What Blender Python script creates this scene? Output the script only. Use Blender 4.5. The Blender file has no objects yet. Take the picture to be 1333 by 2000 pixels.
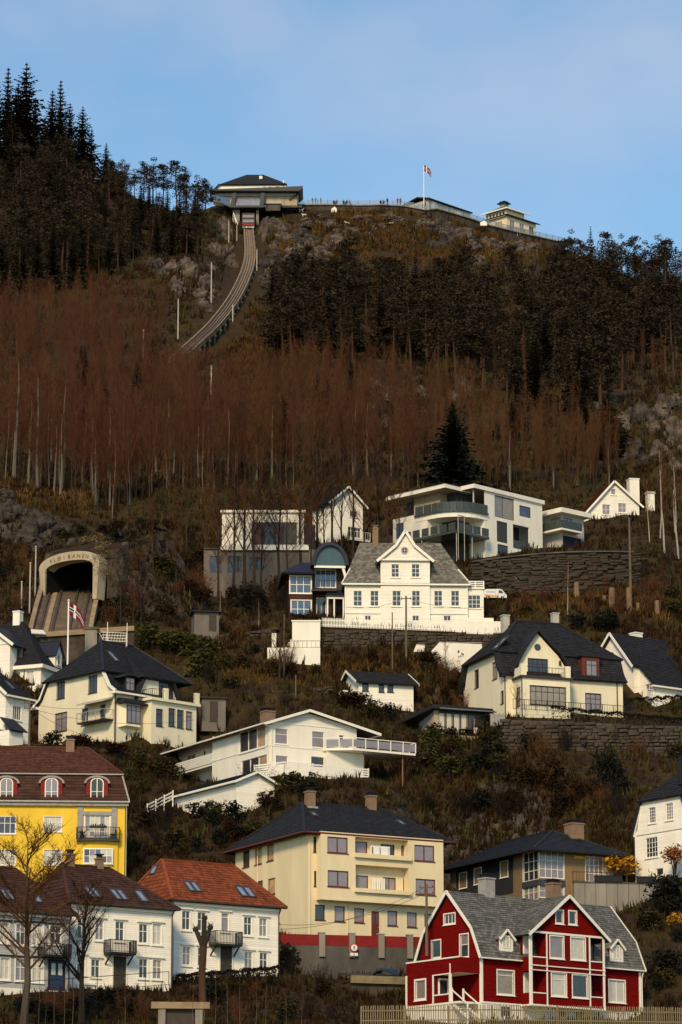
import bpy, math, random
import numpy as np
from mathutils import Vector, Matrix
from mathutils.geometry import delaunay_2d_cdt
R = math.radians
scene = bpy.context.scene
COL = scene.collection
rnd = random.Random(7)

# ------------------------------------------------------------------ camera, sky, sun, exposure
FPX = 7000.0                       # focal length in photo pixels (photo 1333 x 2000)
PITCH = R(13.0)
CAM = Vector((0.0, 0.0, 5.0))
cam_d = bpy.data.cameras.new('camera'); cam = bpy.data.objects.new('camera', cam_d); COL.objects.link(cam)
cam_d.sensor_fit = 'VERTICAL'; cam_d.sensor_height = 36.0; cam_d.lens = FPX / 2000 * 36.0
cam_d.clip_start = 1.0; cam_d.clip_end = 6000
cam.location = CAM; cam.rotation_euler = (R(90) + PITCH, 0, 0)
scene.camera = cam

SUN_EL, SUN_AZ = R(34), R(13)     # azimuth measured from straight behind the camera, + = to the left
world = bpy.data.worlds.new('World'); scene.world = world; world.use_nodes = True
wt = world.node_tree; wn = wt.nodes; wl = wt.links
for n in list(wn): wn.remove(n)
wo = wn.new('ShaderNodeOutputWorld'); bg = wn.new('ShaderNodeBackground'); sky = wn.new('ShaderNodeTexSky')
sky.sky_type = 'NISHITA'; sky.sun_disc = False; sky.sun_elevation = SUN_EL
sun_dir = Vector((-math.sin(SUN_AZ) * math.cos(SUN_EL), -math.cos(SUN_AZ) * math.cos(SUN_EL), math.sin(SUN_EL)))
sky.sun_rotation = math.atan2(sun_dir.x, sun_dir.y)
sky.air_density = 1.0; sky.dust_density = 0.3; sky.ozone_density = 1.6; sky.altitude = 0
tc = wn.new('ShaderNodeTexCoord'); mp = wn.new('ShaderNodeMapping'); mp.inputs['Scale'].default_value = (9, 9, 14); mp.inputs['Location'].default_value = (3.1, 0.4, 1.7)
nz = wn.new('ShaderNodeTexNoise'); nz.inputs['Scale'].default_value = 1.0; nz.inputs['Detail'].default_value = 4; nz.inputs['Roughness'].default_value = 0.45
rp = wn.new('ShaderNodeValToRGB'); rp.color_ramp.elements[0].position = 0.47; rp.color_ramp.elements[1].position = 0.75
sx = wn.new('ShaderNodeSeparateXYZ')
mr = wn.new('ShaderNodeMapRange'); mr.inputs['From Min'].default_value = 0.27; mr.inputs['From Max'].default_value = 0.40; mr.inputs['To Min'].default_value = 0.0; mr.inputs['To Max'].default_value = 0.85
mm = wn.new('ShaderNodeMath'); mm.operation = 'MULTIPLY'
mix = wn.new('ShaderNodeMix'); mix.data_type = 'RGBA'
mix.inputs['B'].default_value = (5.0, 4.7, 5.0, 1)
wl.new(tc.outputs['Generated'], mp.inputs['Vector']); wl.new(mp.outputs[0], nz.inputs['Vector']); wl.new(nz.outputs['Fac'], rp.inputs['Fac'])
wl.new(tc.outputs['Generated'], sx.inputs[0]); wl.new(sx.outputs['Z'], mr.inputs['Value'])
wl.new(rp.outputs['Color'], mm.inputs[0]); wl.new(mr.outputs[0], mm.inputs[1]); wl.new(mm.outputs[0], mix.inputs['Factor'])
tint = wn.new('ShaderNodeMix'); tint.data_type = 'RGBA'; tint.blend_type = 'MULTIPLY'; tint.inputs['Factor'].default_value = 1; tint.inputs['B'].default_value = (.84, .99, .99, 1)
wl.new(sky.outputs['Color'], tint.inputs['A']); wl.new(tint.outputs['Result'], mix.inputs['A']); wl.new(mix.outputs['Result'], bg.inputs['Color']); wl.new(bg.outputs[0], wo.inputs['Surface'])
bg.inputs['Strength'].default_value = 0.15

sun_d = bpy.data.lights.new('sun', 'SUN'); sun = bpy.data.objects.new('sun', sun_d); COL.objects.link(sun)
sun_d.energy = 3.3; sun_d.angle = R(12); sun_d.color = (1.0, 0.77, 0.46)
sun.rotation_euler = sun_dir.to_track_quat('Z', 'Y').to_euler()
scene.view_settings.view_transform = 'Standard'; scene.view_settings.look = 'None'
scene.view_settings.exposure = 0.0; scene.view_settings.gamma = 1.0; scene.view_settings.use_curve_mapping = False
scene.cycles.max_bounces = 5; scene.cycles.transparent_max_bounces = 6

# ------------------------------------------------------------------ helpers
def ray(px, py):
    dx = (px - 666.5) / FPX; dz = (1000 - py) / FPX
    return Vector((dx, math.cos(PITCH) - dz * math.sin(PITCH), math.sin(PITCH) + dz * math.cos(PITCH)))
def at(px, py, Y):
    d = ray(px, py); return CAM + d * (Y / d.y)

MATS = {}
def mat(name, col, rough=0.7, var=0.12, scale=3.0, siding=0.0, bump=0.0, bscale=20.0, island=0.0, spec=0.18, metal=0.0, streak=0.0, col2=None, vert=False):
    m = bpy.data.materials.new(name); m.use_nodes = True; t = m.node_tree; N = t.nodes; L = t.links
    b = N['Principled BSDF']; b.inputs['Roughness'].default_value = rough; b.inputs['Metallic'].default_value = metal
    b.inputs['Specular IOR Level'].default_value = spec
    c = N.new('ShaderNodeTexCoord'); n1 = N.new('ShaderNodeTexNoise'); n1.inputs['Scale'].default_value = scale; n1.inputs['Detail'].default_value = 6
    n1.inputs['Roughness'].default_value = 0.65
    if streak:
        mpn = N.new('ShaderNodeMapping'); mpn.inputs['Scale'].default_value = (1.0, 1.0, streak); L.new(c.outputs['Object'], mpn.inputs['Vector']); L.new(mpn.outputs[0], n1.inputs['Vector'])
    else: L.new(c.outputs['Object'], n1.inputs['Vector'])
    mx = N.new('ShaderNodeMix'); mx.data_type = 'RGBA'
    a = [max(0, x * (1 - var)) for x in col]; d = col2 or [x * (1 + var) for x in col]
    mx.inputs['A'].default_value = (*a, 1); mx.inputs['B'].default_value = (*d, 1)
    cr = N.new('ShaderNodeMapRange'); cr.inputs['From Min'].default_value = 0.3; cr.inputs['From Max'].default_value = 0.7
    L.new(n1.outputs['Fac'], cr.inputs['Value']); L.new(cr.outputs[0], mx.inputs['Factor'])
    out = mx.outputs['Result']
    def mul(out, val_socket, lo, hi):
        r = N.new('ShaderNodeMapRange'); r.inputs['To Min'].default_value = lo; r.inputs['To Max'].default_value = hi; L.new(val_socket, r.inputs['Value'])
        k = N.new('ShaderNodeMix'); k.data_type = 'RGBA'; k.blend_type = 'MULTIPLY'; k.inputs['Factor'].default_value = 1
        L.new(out, k.inputs['A']); L.new(r.outputs[0], k.inputs['B']); return k.outputs['Result']
    if island:
        g = N.new('ShaderNodeNewGeometry'); out = mul(out, g.outputs['Random Per Island'], 1 - island, 1 + island)
    nrm = None
    if siding:
        sp = N.new('ShaderNodeSeparateXYZ'); L.new(c.outputs['Object'], sp.inputs[0])
        dv = N.new('ShaderNodeMath'); dv.operation = 'DIVIDE'; dv.inputs[1].default_value = siding
        if vert:
            ad = N.new('ShaderNodeMath'); ad.operation = 'ADD'; L.new(sp.outputs['X'], ad.inputs[0]); L.new(sp.outputs['Y'], ad.inputs[1]); L.new(ad.outputs[0], dv.inputs[0])
        else: L.new(sp.outputs['Z'], dv.inputs[0])
        fr = N.new('ShaderNodeMath'); fr.operation = 'FRACT'; L.new(dv.outputs[0], fr.inputs[0])
        fl = N.new('ShaderNodeMath'); fl.operation = 'FLOOR'; L.new(dv.outputs[0], fl.inputs[0])
        wnz = N.new('ShaderNodeTexWhiteNoise'); wnz.noise_dimensions = '1D'; L.new(fl.outputs[0], wnz.inputs['W'])
        out = mul(out, wnz.outputs['Value'], 0.93, 1.05)
        bp = N.new('ShaderNodeBump'); bp.inputs['Strength'].default_value = 0.9; bp.inputs['Distance'].default_value = siding * 0.45; bp.invert = True
        L.new(fr.outputs[0], bp.inputs['Height']); nrm = bp.outputs[0]
    if bump:
        n2 = N.new('ShaderNodeTexNoise'); n2.inputs['Scale'].default_value = bscale; n2.inputs['Detail'].default_value = 5; L.new(c.outputs['Object'], n2.inputs['Vector'])
        bq = N.new('ShaderNodeBump'); bq.inputs['Strength'].default_value = 0.8; bq.inputs['Distance'].default_value = bump; L.new(n2.outputs['Fac'], bq.inputs['Height'])
        if nrm: L.new(nrm, bq.inputs['Normal'])
        nrm = bq.outputs[0]
    L.new(out, b.inputs['Base Color'])
    if nrm: L.new(nrm, b.inputs['Normal'])
    MATS[name] = m; return m

class MB:
    def __init__(s): s.v = []; s.f = []
    def add(s, vs, fs):
        k = len(s.v); s.v += [tuple(v) for v in vs]; s.f += [tuple(i + k for i in f) for f in fs]; return s
    def box(s, x0, x1, y0, y1, z0, z1):
        if x0 > x1: x0, x1 = x1, x0
        if y0 > y1: y0, y1 = y1, y0
        if z0 > z1: z0, z1 = z1, z0
        return s.add([(x0,y0,z0),(x1,y0,z0),(x1,y1,z0),(x0,y1,z0),(x0,y0,z1),(x1,y0,z1),(x1,y1,z1),(x0,y1,z1)],
                     [(0,3,2,1),(4,5,6,7),(0,1,5,4),(1,2,6,5),(2,3,7,6),(3,0,4,7)])
    def prism(s, pts, vec):
        n = len(pts); vec = Vector(vec); p = [Vector(q) for q in pts]
        return s.add(p + [q + vec for q in p], [tuple(range(n))[::-1], tuple(range(n, 2*n))] + [(i, (i+1) % n, (i+1) % n + n, i + n) for i in range(n)])
    def beam(s, a, b, w, h=None, up=(0,0,1)):
        h = h or w; a = Vector(a); b = Vector(b); d = (b - a).normalized(); u = Vector(up)
        if abs(d.dot(u)) > 0.98: u = Vector((0,1,0))
        e = d.cross(u).normalized(); u = e.cross(d).normalized(); e *= w/2; u *= h/2
        return s.add([a-e-u,a+e-u,a+e+u,a-e+u,b-e-u,b+e-u,b+e+u,b-e+u], [(0,3,2,1),(4,5,6,7),(0,1,5,4),(1,2,6,5),(2,3,7,6),(3,0,4,7)][::1])
    def tube(s, a, b, r0, r1=None, n=8, caps=True):
        r1 = r0 if r1 is None else r1; a = Vector(a); b = Vector(b); d = (b - a).normalized(); u = Vector((0,0,1)) if abs(d.z) < .95 else Vector((1,0,0))
        e = d.cross(u).normalized(); u = e.cross(d)
        vs = []
        for p, r in ((a, r0), (b, r1)):
            for i in range(n):
                t = 2*math.pi*i/n; vs.append(p + e*(math.cos(t)*r) + u*(math.sin(t)*r))
        fs = [(i, (i+1) % n, (i+1) % n + n, i + n) for i in range(n)]
        if caps: fs += [tuple(range(n))[::-1], tuple(range(n, 2*n))]
        return s.add(vs, fs)
    def slab(s, pts, th):
        p = [Vector(q) for q in pts]; n = (p[1]-p[0]).cross(p[2]-p[0]).normalized()
        if n.z > 0: n = -n
        return s.prism(p, n * th)
    def islands(s, name, m, parent):
        """build every separate piece but the last as an object of its own; return the last"""
        par = list(range(len(s.v)))
        def fd(i):
            while par[i] != i: par[i] = par[par[i]]; i = par[i]
            return i
        for f in s.f:
            for i in f[1:]: par[fd(i)] = fd(f[0])
        g = {}
        for f in s.f: g.setdefault(fd(f[0]), []).append(f)
        out = []
        for fs in g.values():
            ids = sorted({i for f in fs for i in f}); k = {i: n for n, i in enumerate(ids)}; q = MB(); q.v = [s.v[i] for i in ids]; q.f = [tuple(k[i] for i in f) for f in fs]; out.append(q)
        for q in out[:-1]: q.build(name, m, parent)
        return out[-1]
    def build(s, name, m, parent=None, smooth=False):
        me = bpy.data.meshes.new(name); me.from_pydata(s.v, [], s.f); me.validate()
        import bmesh
        bm = bmesh.new(); bm.from_mesh(me); bmesh.ops.recalc_face_normals(bm, faces=bm.faces); bm.to_mesh(me); bm.free()
        if m is not None: me.materials.append(MATS[m] if isinstance(m, str) else m)
        if smooth:
            for p in me.polygons: p.use_smooth = True
        o = bpy.data.objects.new(name, me); COL.objects.link(o)
        if parent is not None: o.parent = parent
        return o

def tag(o, label=None, cat=None, group=None, kind=None):
    if label: o['label'] = label
    if cat: o['category'] = cat
    if group: o['group'] = group
    if kind: o['kind'] = kind
    return o
def empty(name, loc, yaw=0, label=None, cat=None, group=None):
    o = bpy.data.objects.new(name, None); COL.objects.link(o); o.location = loc; o.rotation_euler = (0, 0, yaw); o.empty_display_size = 0.5
    return tag(o, label, cat, group)
def copy_tree(o, parent=None):
    c = o.copy(); COL.objects.link(c)
    if parent is not None: c.parent = parent
    for ch in o.children: copy_tree(ch, c)
    return c
def inside(p, poly):
    x, y = p; r = False; j = len(poly) - 1
    for i in range(len(poly)):
        xi, yi = poly[i]; xj, yj = poly[j]
        if (yi > y) != (yj > y) and x < (xj - xi) * (y - yi) / (yj - yi) + xi: r = not r
        j = i
    return r
def clip_poly(sub, poly):
    # Sutherland-Hodgman, poly convex and counter-clockwise
    out = sub
    for i in range(len(poly)):
        a = poly[i]; b = poly[(i+1) % len(poly)]; inp = out; out = []
        if not inp: break
        def sd(p): return (b[0]-a[0])*(p[1]-a[1]) - (b[1]-a[1])*(p[0]-a[0])
        for k in range(len(inp)):
            p = inp[k]; q = inp[k-1]; sp_, sq = sd(p), sd(q)
            if sp_ >= 0:
                if sq < 0: t = sq/(sq-sp_); out.append((q[0]+t*(p[0]-q[0]), q[1]+t*(p[1]-q[1])))
                out.append(p)
            elif sq >= 0: t = sq/(sq-sp_); out.append((q[0]+t*(p[0]-q[0]), q[1]+t*(p[1]-q[1])))
    return out

SPLIT = {'rake','downpipe','parapet_pillar','pilaster','gutter','eave_trim','partition','step_wall','porch_post','balcony_ledge'}
class Thing:
    """A building or other thing in a local frame: x along its front, y away into the hill, z up."""
    def __init__(s, name, label, cat, px, py, Y, yaw=0, group=None, loc=None):
        s.O = Vector(loc) if loc is not None else at(px, py, Y); s.a = R(yaw)
        s.ex = Vector((math.cos(s.a), math.sin(s.a), 0)); s.ey = Vector((-math.sin(s.a), math.cos(s.a), 0))
        s.o = empty(name, s.O, s.a, label, cat, group); s.walls = []; s.wins = []; s.holes = []
    def hit(s, px, py, n, c):
        d = ray(px, py); k = CAM - s.O; t = (c - k.dot(n)) / d.dot(n); p = k + d * t
        return p.dot(s.ex), p.dot(s.ey), p.z
    def F(s, px, py, c=0.0): h = s.hit(px, py, s.ey, c); return h[0], h[2]
    def S(s, px, py, c=0.0): h = s.hit(px, py, s.ex, c); return h[1], h[2]
    def uz(s, pl, c, px, py): return s.F(px, py, c) if pl in 'FK' else s.S(px, py, c)
    @staticmethod
    def mp(pl, c, u, z, d): return {'F': (u, c-d, z), 'K': (u, c+d, z), 'L': (c-d, u, z), 'R': (c+d, u, z)}[pl]
    def wb(s, m, pl, c, u0, u1, z0, z1, d0, d1):
        a = s.mp(pl, c, u0, z0, d0); b = s.mp(pl, c, u1, z1, d1); return m.box(a[0], b[0], a[1], b[1], a[2], b[2])
    def wall(s, pl, c, outline, m='white', depth=0.14): s.walls.append((pl, c, outline, m, depth))
    def rect(s, pl, c, r):
        mx = (r[0]+r[2])/2; my = (r[1]+r[3])/2
        u0 = s.uz(pl, c, r[0], my)[0]; u1 = s.uz(pl, c, r[2], my)[0]; z0 = s.uz(pl, c, mx, r[3])[1]; z1 = s.uz(pl, c, mx, r[1])[1]
        return min(u0, u1), max(u0, u1), z0, z1
    def win(s, pl, c, r, cols=2, rows=1, fm='wtrim', gm='glass', tw=0.09, sw=0.055, mw=0.05, sill=True, hole=True, inset=0.10, parent=None, name='window', px=True, gms=None, label=None):
        u0, u1, z0, z1 = s.rect(pl, c, r) if px else r
        if hole: s.holes.append((pl, c, u0, u1, z0, z1))
        if not hole: inset = -0.02
        m = MB(); pr = 0.03
        if tw > 0:
            for q in ((u0-tw, u0, z0-tw, z1+tw), (u1, u1+tw, z0-tw, z1+tw), (u0, u1, z1, z1+tw), (u0, u1, z0-tw, z0)): s.wb(m, pl, c, *q, 0.002, pr)
            if sill: s.wb(m, pl, c, u0-tw-.05, u1+tw+.05, z0-tw-.05, z0-tw, 0.002, 0.10)
        elif sill: s.wb(m, pl, c, u0-.05, u1+.05, z0-.07, z0-.002, 0.002, 0.08)
        a0, a1 = -inset-.02, -inset+.05
        for q in ((u0, u0+sw, z0, z1), (u1-sw, u1, z0, z1), (u0+sw, u1-sw, z1-sw, z1), (u0+sw, u1-sw, z0, z0+sw)): s.wb(m, pl, c, *q, a0, a1)
        cf = [i/cols for i in range(1, cols)] if isinstance(cols, int) else list(cols)
        rf = [i/rows for i in range(1, rows)] if isinstance(rows, int) else list(rows)
        U = [u0+sw] + [u0+(u1-u0)*f for f in cf] + [u1-sw]; Z = [z0+sw] + [z0+(z1-z0)*f for f in rf] + [z1-sw]
        for u in U[1:-1]: s.wb(m, pl, c, u-mw/2, u+mw/2, z0+sw, z1-sw, a0+.01, a1-.01)
        for z in Z[1:-1]: s.wb(m, pl, c, u0+sw, u1-sw, z-mw/2, z+mw/2, a0+.012, a1-.012)
        par = parent or s.o
        w = m.build(name if parent is None else 'window_frame', fm, par)
        if label: w['label'] = label
        sub = w if parent is None else parent
        k = FPX / s.O.y; sep = (U[1]-U[0])*k > 8.5 and (Z[1]-Z[0])*k > 8.5
        g = MB(); idx = 0
        if gms is None and gm in ('glass','glass_mauve') and rnd.random() < .3: gms = rnd.choice([['curtain_dim'],['glass_mauve','curtain_dim'],['glass','glass_mauve'],['glass']])
        for i in range(len(U)-1):
            for j in range(len(Z)-1):
                s.wb(g, pl, c, U[i], U[i+1], Z[j], Z[j+1], -inset-.012, -inset+.004)
                if sep:
                    g.build('pane', (gms[idx % len(gms)] if gms else gm), sub); g = MB()
                idx += 1
        if not sep: g.build('pane', gms[0] if gms else gm, sub)
        return w
    def door(s, pl, c, r, m='dkwood', fm='wtrim', tw=0.1, px=True, pane=None):
        u0, u1, z0, z1 = s.rect(pl, c, r) if px else r
        b = MB(); s.wb(b, pl, c, u0, u1, z0, z1, 0.004, 0.03)
        for i in range(3):
            for j in range(2):
                w = (u1-u0)/2; h = (z1-z0)/3; s.wb(b, pl, c, u0+w*j+.08, u0+w*j+w-.08, z0+h*i+.08, z0+h*i+h-.08, 0.03, 0.05)
        d = b.build('door', m, s.o); f = MB()
        for q in ((u0-tw, u0, z0, z1+tw), (u1, u1+tw, z0, z1+tw), (u0, u1, z1, z1+tw)): s.wb(f, pl, c, *q, 0.004, 0.07)
        f.build('door_frame', fm, d)
        if pane:
            g = MB()
            for j in range(2):
                w = (u1-u0)/2; s.wb(g, pl, c, u0+w*j+.12, u0+w*j+w-.12, z0+(z1-z0)*.55, z1-.18, 0.052, 0.06)
            g.build('pane', pane, d)
        h = MB(); s.wb(h, pl, c, u1-.14, u1-.06, z0+.95, z0+1.02, 0.05, 0.10); h.build('handle', 'steel', d)
        return d
    def hole(s, pl, c, r, px=True):
        q = s.rect(pl, c, r) if px else r; s.holes.append((pl, c) + tuple(q)); return q
    def finish(s, name='wall'):
        bym = {}
        for pl, c, outl, m, depth in s.walls:
            mb = bym.setdefault(m, MB())
            hs = [h[2:] for h in s.holes if h[0] == pl and abs(h[1]-c) < 1e-6]
            hs = [h for h in hs if inside(((h[0]+h[1])/2, (h[2]+h[3])/2), outl)]
            vs = [Vector(p) for p in outl]; n = len(vs); es = [(i, (i+1) % n) for i in range(n)]
            for (u0, u1, z0, z1) in hs:
                k = len(vs); vs += [Vector((u0,z0)), Vector((u1,z0)), Vector((u1,z1)), Vector((u0,z1))]; es += [(k,k+1),(k+1,k+2),(k+2,k+3),(k+3,k)]
            ov, oe, of = delaunay_2d_cdt(vs, es, [], 0, 1e-5)[:3]
            fs = []
            for f in of:
                cx = sum(ov[i].x for i in f)/len(f); cz = sum(ov[i].y for i in f)/len(f)
                if inside((cx, cz), outl) and not any(h[0] < cx < h[1] and h[2] < cz < h[3] for h in hs): fs.append(f)
            mb.add([s.mp(pl, c, p.x, p.y, 0) for p in ov], fs)
            for (u0, u1, z0, z1) in hs:
                q = [(u0,z0),(u1,z0),(u1,z1),(u0,z1)]
                for i in range(4):
                    a, b = q[i], q[(i+1) % 4]
                    mb.add([s.mp(pl, c, *a, 0), s.mp(pl, c, *b, 0), s.mp(pl, c, *b, -depth), s.mp(pl, c, *a, -depth)], [(0,1,2,3)])
        for m, mb in bym.items(): mb.build(name, m, s.o)
    def body(s, W, Dp, z0, z1, m='white', front=True):
        if front: s.wall('F', 0, [(0,z0),(W,z0),(W,z1),(0,z1)], m)
        s.wall('L', 0, [(0,z0),(Dp,z0),(Dp,z1),(0,z1)], m); s.wall('R', W, [(0,z0),(Dp,z0),(Dp,z1),(0,z1)], m)
        s.wall('K', Dp, [(0,z0),(W,z0),(W,z1),(0,z1)], m)
    def roof(s, polys, m='slate', th=0.18, name='roof', tiles=None, parent=None, ridge=None):
        """polys: planar convex polygons, first edge = eave"""
        b = MB()
        for p in polys: b.slab(p, th)
        o = b.build(name, m, parent or s.o)
        if tiles:
            tm, tw, thh = tiles; t = MB()
            for p in polys: tile_poly(t, p, tw, thh)
            tag(t.build('tile', tm, o if parent is None else parent), kind='stuff')
        if ridge:
            r = MB()
            for a, c_ in ridge[1]: r.beam(Vector(a)+Vector((0,0,.04)), Vector(c_)+Vector((0,0,.04)), .26, .12)
            r.build('ridge_cap', ridge[0], o if parent is None else parent)
        return o
    def chimney(s, pxs, y, Y=0.7, m='stucco', cap='black', x=None, flash=None):
        """pxs = px rectangle in the photo measured at local depth y"""
        x0, _ = s.F(pxs[0], pxs[1], y); x1, _ = s.F(pxs[2], pxs[1], y); z1 = s.F(pxs[0], pxs[1], y)[1]; z0 = s.F(pxs[0], pxs[3], y)[1] - 1.2
        w = abs(x1-x0) * (0.72 if abs(s.a) > .3 else 1.0); xm = (x0+x1)/2
        b = MB(); b.box(xm-w/2, xm+w/2, y-w/2, y+w/2, z0, z1-.25); b.box(xm-w/2-.06, xm+w/2+.06, y-w/2-.06, y+w/2+.06, z1-.25, z1-.12)
        o = b.build('chimney', m, s.o); c = MB(); c.box(xm-w/2+.08, xm+w/2-.08, y-w/2+.08, y+w/2-.08, z1-.12, z1+.12); c.box(xm-w/2-.02, xm+w/2+.02, y-w/2-.02, y+w/2+.02, z1+.12, z1+.2)
        c.build('cap', cap, o)
        if flash:
            f = MB(); f.box(xm-w/2-.12, xm+w/2+.12, y-w/2-.25, y+w/2+.05, z0+.95, z0+1.12); f.build('flashing', flash, o)
        return o
    def skylight(s, poly, pxq, n=1):
        """poly: roof polygon (3+ local points); pxq: photo quad corners tl,tr,br,bl"""
        p = [Vector(q) for q in poly]; nl = (p[1]-p[0]).cross(p[2]-p[0]).normalized(); nl = nl if nl.z > 0 else -nl
        pts = []
        for (px, py) in pxq:
            d = ray(px, py); dl = Vector((d.dot(s.ex), d.dot(s.ey), d.z)); k = CAM - s.O; kl = Vector((k.dot(s.ex), k.dot(s.ey), k.z))
            t = (p[0]-kl).dot(nl) / dl.dot(nl); pts.append(kl + dl*t)
        cen = sum(pts, Vector()) / 4
        e = Vector((nl.y, -nl.x, 0)); e = e.normalized() if e.length > 1e-4 else Vector((1,0,0))
        if (pts[1]-pts[0]).dot(e) < 0: e = -e
        up = nl.cross(e); up = up if up.z > 0 else -up
        w = abs(((pts[1]-pts[0]) + (pts[2]-pts[3])).dot(e)) / 2; h = abs(((pts[0]-pts[3]) + (pts[1]-pts[2])).dot(up)) / 2
        w = max(w, .5); h = max(h, .7); wi = w/n
        for i in range(n):
            c0 = cen + e * (-w/2 + wi*(i+.5)); f = MB(); hw, hh = wi/2*.94, h/2
            for (a0, a1, b0, b1) in ((-hw, -hw+.09, -hh, hh), (hw-.09, hw, -hh, hh), (-hw+.09, hw-.09, hh-.1, hh), (-hw+.09, hw-.09, -hh, -hh+.1)):
                f.prism([c0+e*a0+up*b0, c0+e*a1+up*b0, c0+e*a1+up*b1, c0+e*a0+up*b1], nl*.14)
            o = f.build('skylight', 'dkmetal', s.o); g = MB()
            g.prism([c0+e*(-hw+.09)+up*(-hh+.1)+nl*.05, c0+e*(hw-.09)+up*(-hh+.1)+nl*.05, c0+e*(hw-.09)+up*(hh-.1)+nl*.05, c0+e*(-hw+.09)+up*(hh-.1)+nl*.05], nl*.03)
            g.build('pane', 'skyglass', o)
    def part(s, name, m, fn, parent=None, smooth=False, kind=None, label=None):
        b = MB(); fn(b)
        if name in SPLIT and not kind: b = b.islands(name, m, parent or s.o)
        o = b.build(name, m, parent or s.o, smooth)
        if kind: o['kind'] = kind
        if label: o['label'] = label
        return o

def tile_poly(t, poly, tw, th, lift=0.05):
    p = [Vector(q) for q in poly]; e = (p[1]-p[0]).normalized(); n = e.cross(p[2]-p[0]).normalized()
    if n.z < 0: n = -n
    up = n.cross(e); up = up if up.z > 0 else -up
    q = [((x-p[0]).dot(e), (x-p[0]).dot(up)) for x in p]
    ar = sum(q[i][0]*q[(i+1) % len(q)][1]-q[(i+1) % len(q)][0]*q[i][1] for i in range(len(q)))
    if ar < 0: q = q[::-1]
    u0 = min(a for a, b in q); u1 = max(a for a, b in q); v1 = max(b for a, b in q); v0 = min(b for a, b in q)
    j = 0; v = v0
    while v < v1:
        off = (j % 2) * tw * .5; u = u0 - off
        while u < u1:
            r = [(u+.012, v), (u+tw-.012, v), (u+tw-.012, v+th), (u+.012, v+th)]; c = clip_poly(r, q)
            if len(c) >= 3:
                jit = rnd.uniform(-.006, .006)
                top = [p[0]+e*a+up*b+n*(lift+jit-(b-v)/th*(lift-.008)) for a, b in c]
                k = len(c); low = [i for i in range(k) if c[i][1] < v+1e-4]
                t.v += [tuple(x) for x in top]; base = len(t.v)-k; t.f.append(tuple(range(base, base+k)))
                if len(low) == 2:
                    a, b = low; b0 = len(t.v); t.v += [tuple(p[0]+e*c[a][0]+up*c[a][1]), tuple(p[0]+e*c[b][0]+up*c[b][1])]; t.f.append((base+a, base+b, b0+1, b0))
            u += tw
        v += th; j += 1

def railing(s, pts, h=0.95, m='iron', step=0.14, posts=1.2, name='railing', r=.012, parent=None, top=.05):
    b = MB()
    for a, c in zip(pts[:-1], pts[1:]):
        a = Vector(a); c = Vector(c); L = (c-a).length; n = max(1, int(L/step))
        b.beam(a+Vector((0,0,h)), c+Vector((0,0,h)), top, top); b.beam(a+Vector((0,0,.08)), c+Vector((0,0,.08)), top*.7, top*.7)
        for i in range(n+1):
            q = a.lerp(c, i/n); b.beam(q, q+Vector((0,0,h)), r*2, r*2, up=(0,1,0))
        k = max(1, int(L/posts))
        for i in range(k+1):
            q = a.lerp(c, i/k); b.beam(q, q+Vector((0,0,h+.03)), .05, .05, up=(0,1,0))
    return b.build(name, m, parent or s.o)

# ------------------------------------------------------------------ materials
mat('white', (.80,.74,.63), .6, .07, .9, siding=.17, streak=.22)
mat('white_smooth', (.80,.74,.63), .7, .09, .8, streak=.25)
mat('wtrim', (.82,.77,.67), .5, .04, 3)
mat('grey_siding', (.36,.35,.34), .6, .08, 1.2, siding=.17)
mat('cream', (.74,.61,.385), .8, .10, .6, streak=.2, bump=.004, bscale=30)
mat('villa', (.78,.69,.50), .8, .09, .6, streak=.2, bump=.004, bscale=30)
mat('yellow', (.78,.50,.045), .75, .10, .5, streak=.2, bump=.004, bscale=30)
mat('red', (.135,.0035,.003), .8, .22, 1.2, spec=.04, siding=.15, streak=6)
mat('redtrim', (.20,.012,.01), .6, .2, 2)
mat('redbrown', (.13,.03,.022), .6, .2, 3)
mat('slate', (.020,.020,.024), .75, .25, 2, bump=.01, bscale=14)
mat('slate_tile', (.13,.125,.115), .7, .25, 2, island=.35)
mat('grey_tile', (.17,.155,.13), .75, .25, 1.5, island=.45)
mat('black', (.013,.013,.015), .7, .2, 2, spec=.3)
mat('black_tile', (.015,.0148,.018), .75, .25, 1, island=.35, spec=.3)
mat('blue_tile', (.013,.016,.024), .65, .25, 1, island=.3, spec=.35)
mat('brown_tile', (.085,.030,.018), .75, .25, 1.2, island=.35)
mat('dkbrown_tile', (.055,.024,.017), .75, .3, 1.2, island=.35)
mat('orange_tile', (.21,.052,.019), .75, .22, 1.0, island=.3)
mat('stucco', (.42,.39,.34), .85, .15, 2)
mat('chim_grey', (.30,.28,.26), .85, .2, 2)
mat('chim_brown', (.22,.14,.09), .85, .2, 2)
mat('tan', (.36,.23,.11), .7, .1, 1.5, siding=.2, vert=True)
mat('darkwall', (.022,.022,.025), .6, .2, 2, siding=.18)
mat('brownwood', (.085,.03,.02), .7, .25, 2, siding=.16, vert=True)
mat('palewood', (.40,.30,.19), .7, .2, 2, siding=.15)
mat('dkwood', (.055,.040,.032), .6, .25, 3)
mat('fencewood', (.20,.16,.09), .8, .35, 1.5, island=.3)
mat('bluedoor', (.025,.04,.085), .4, .15, 3)
mat('iron', (.018,.018,.02), .5, .2, 5)
mat('steel', (.45,.45,.45), .35, .1, 5, metal=.8)
mat('dkmetal', (.05,.05,.055), .45, .15, 5)
mat('copper', (.055,.10,.12), .35, .15, 1.5)
mat('bluemetal', (.011,.012,.026), .6, .2, 2, spec=.35)
mat('glass', (.035,.036,.042), .08, .3, 2, spec=.8)
mat('glass_blue', (.06,.08,.13), .06, .3, 1, spec=1.0)
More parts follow.
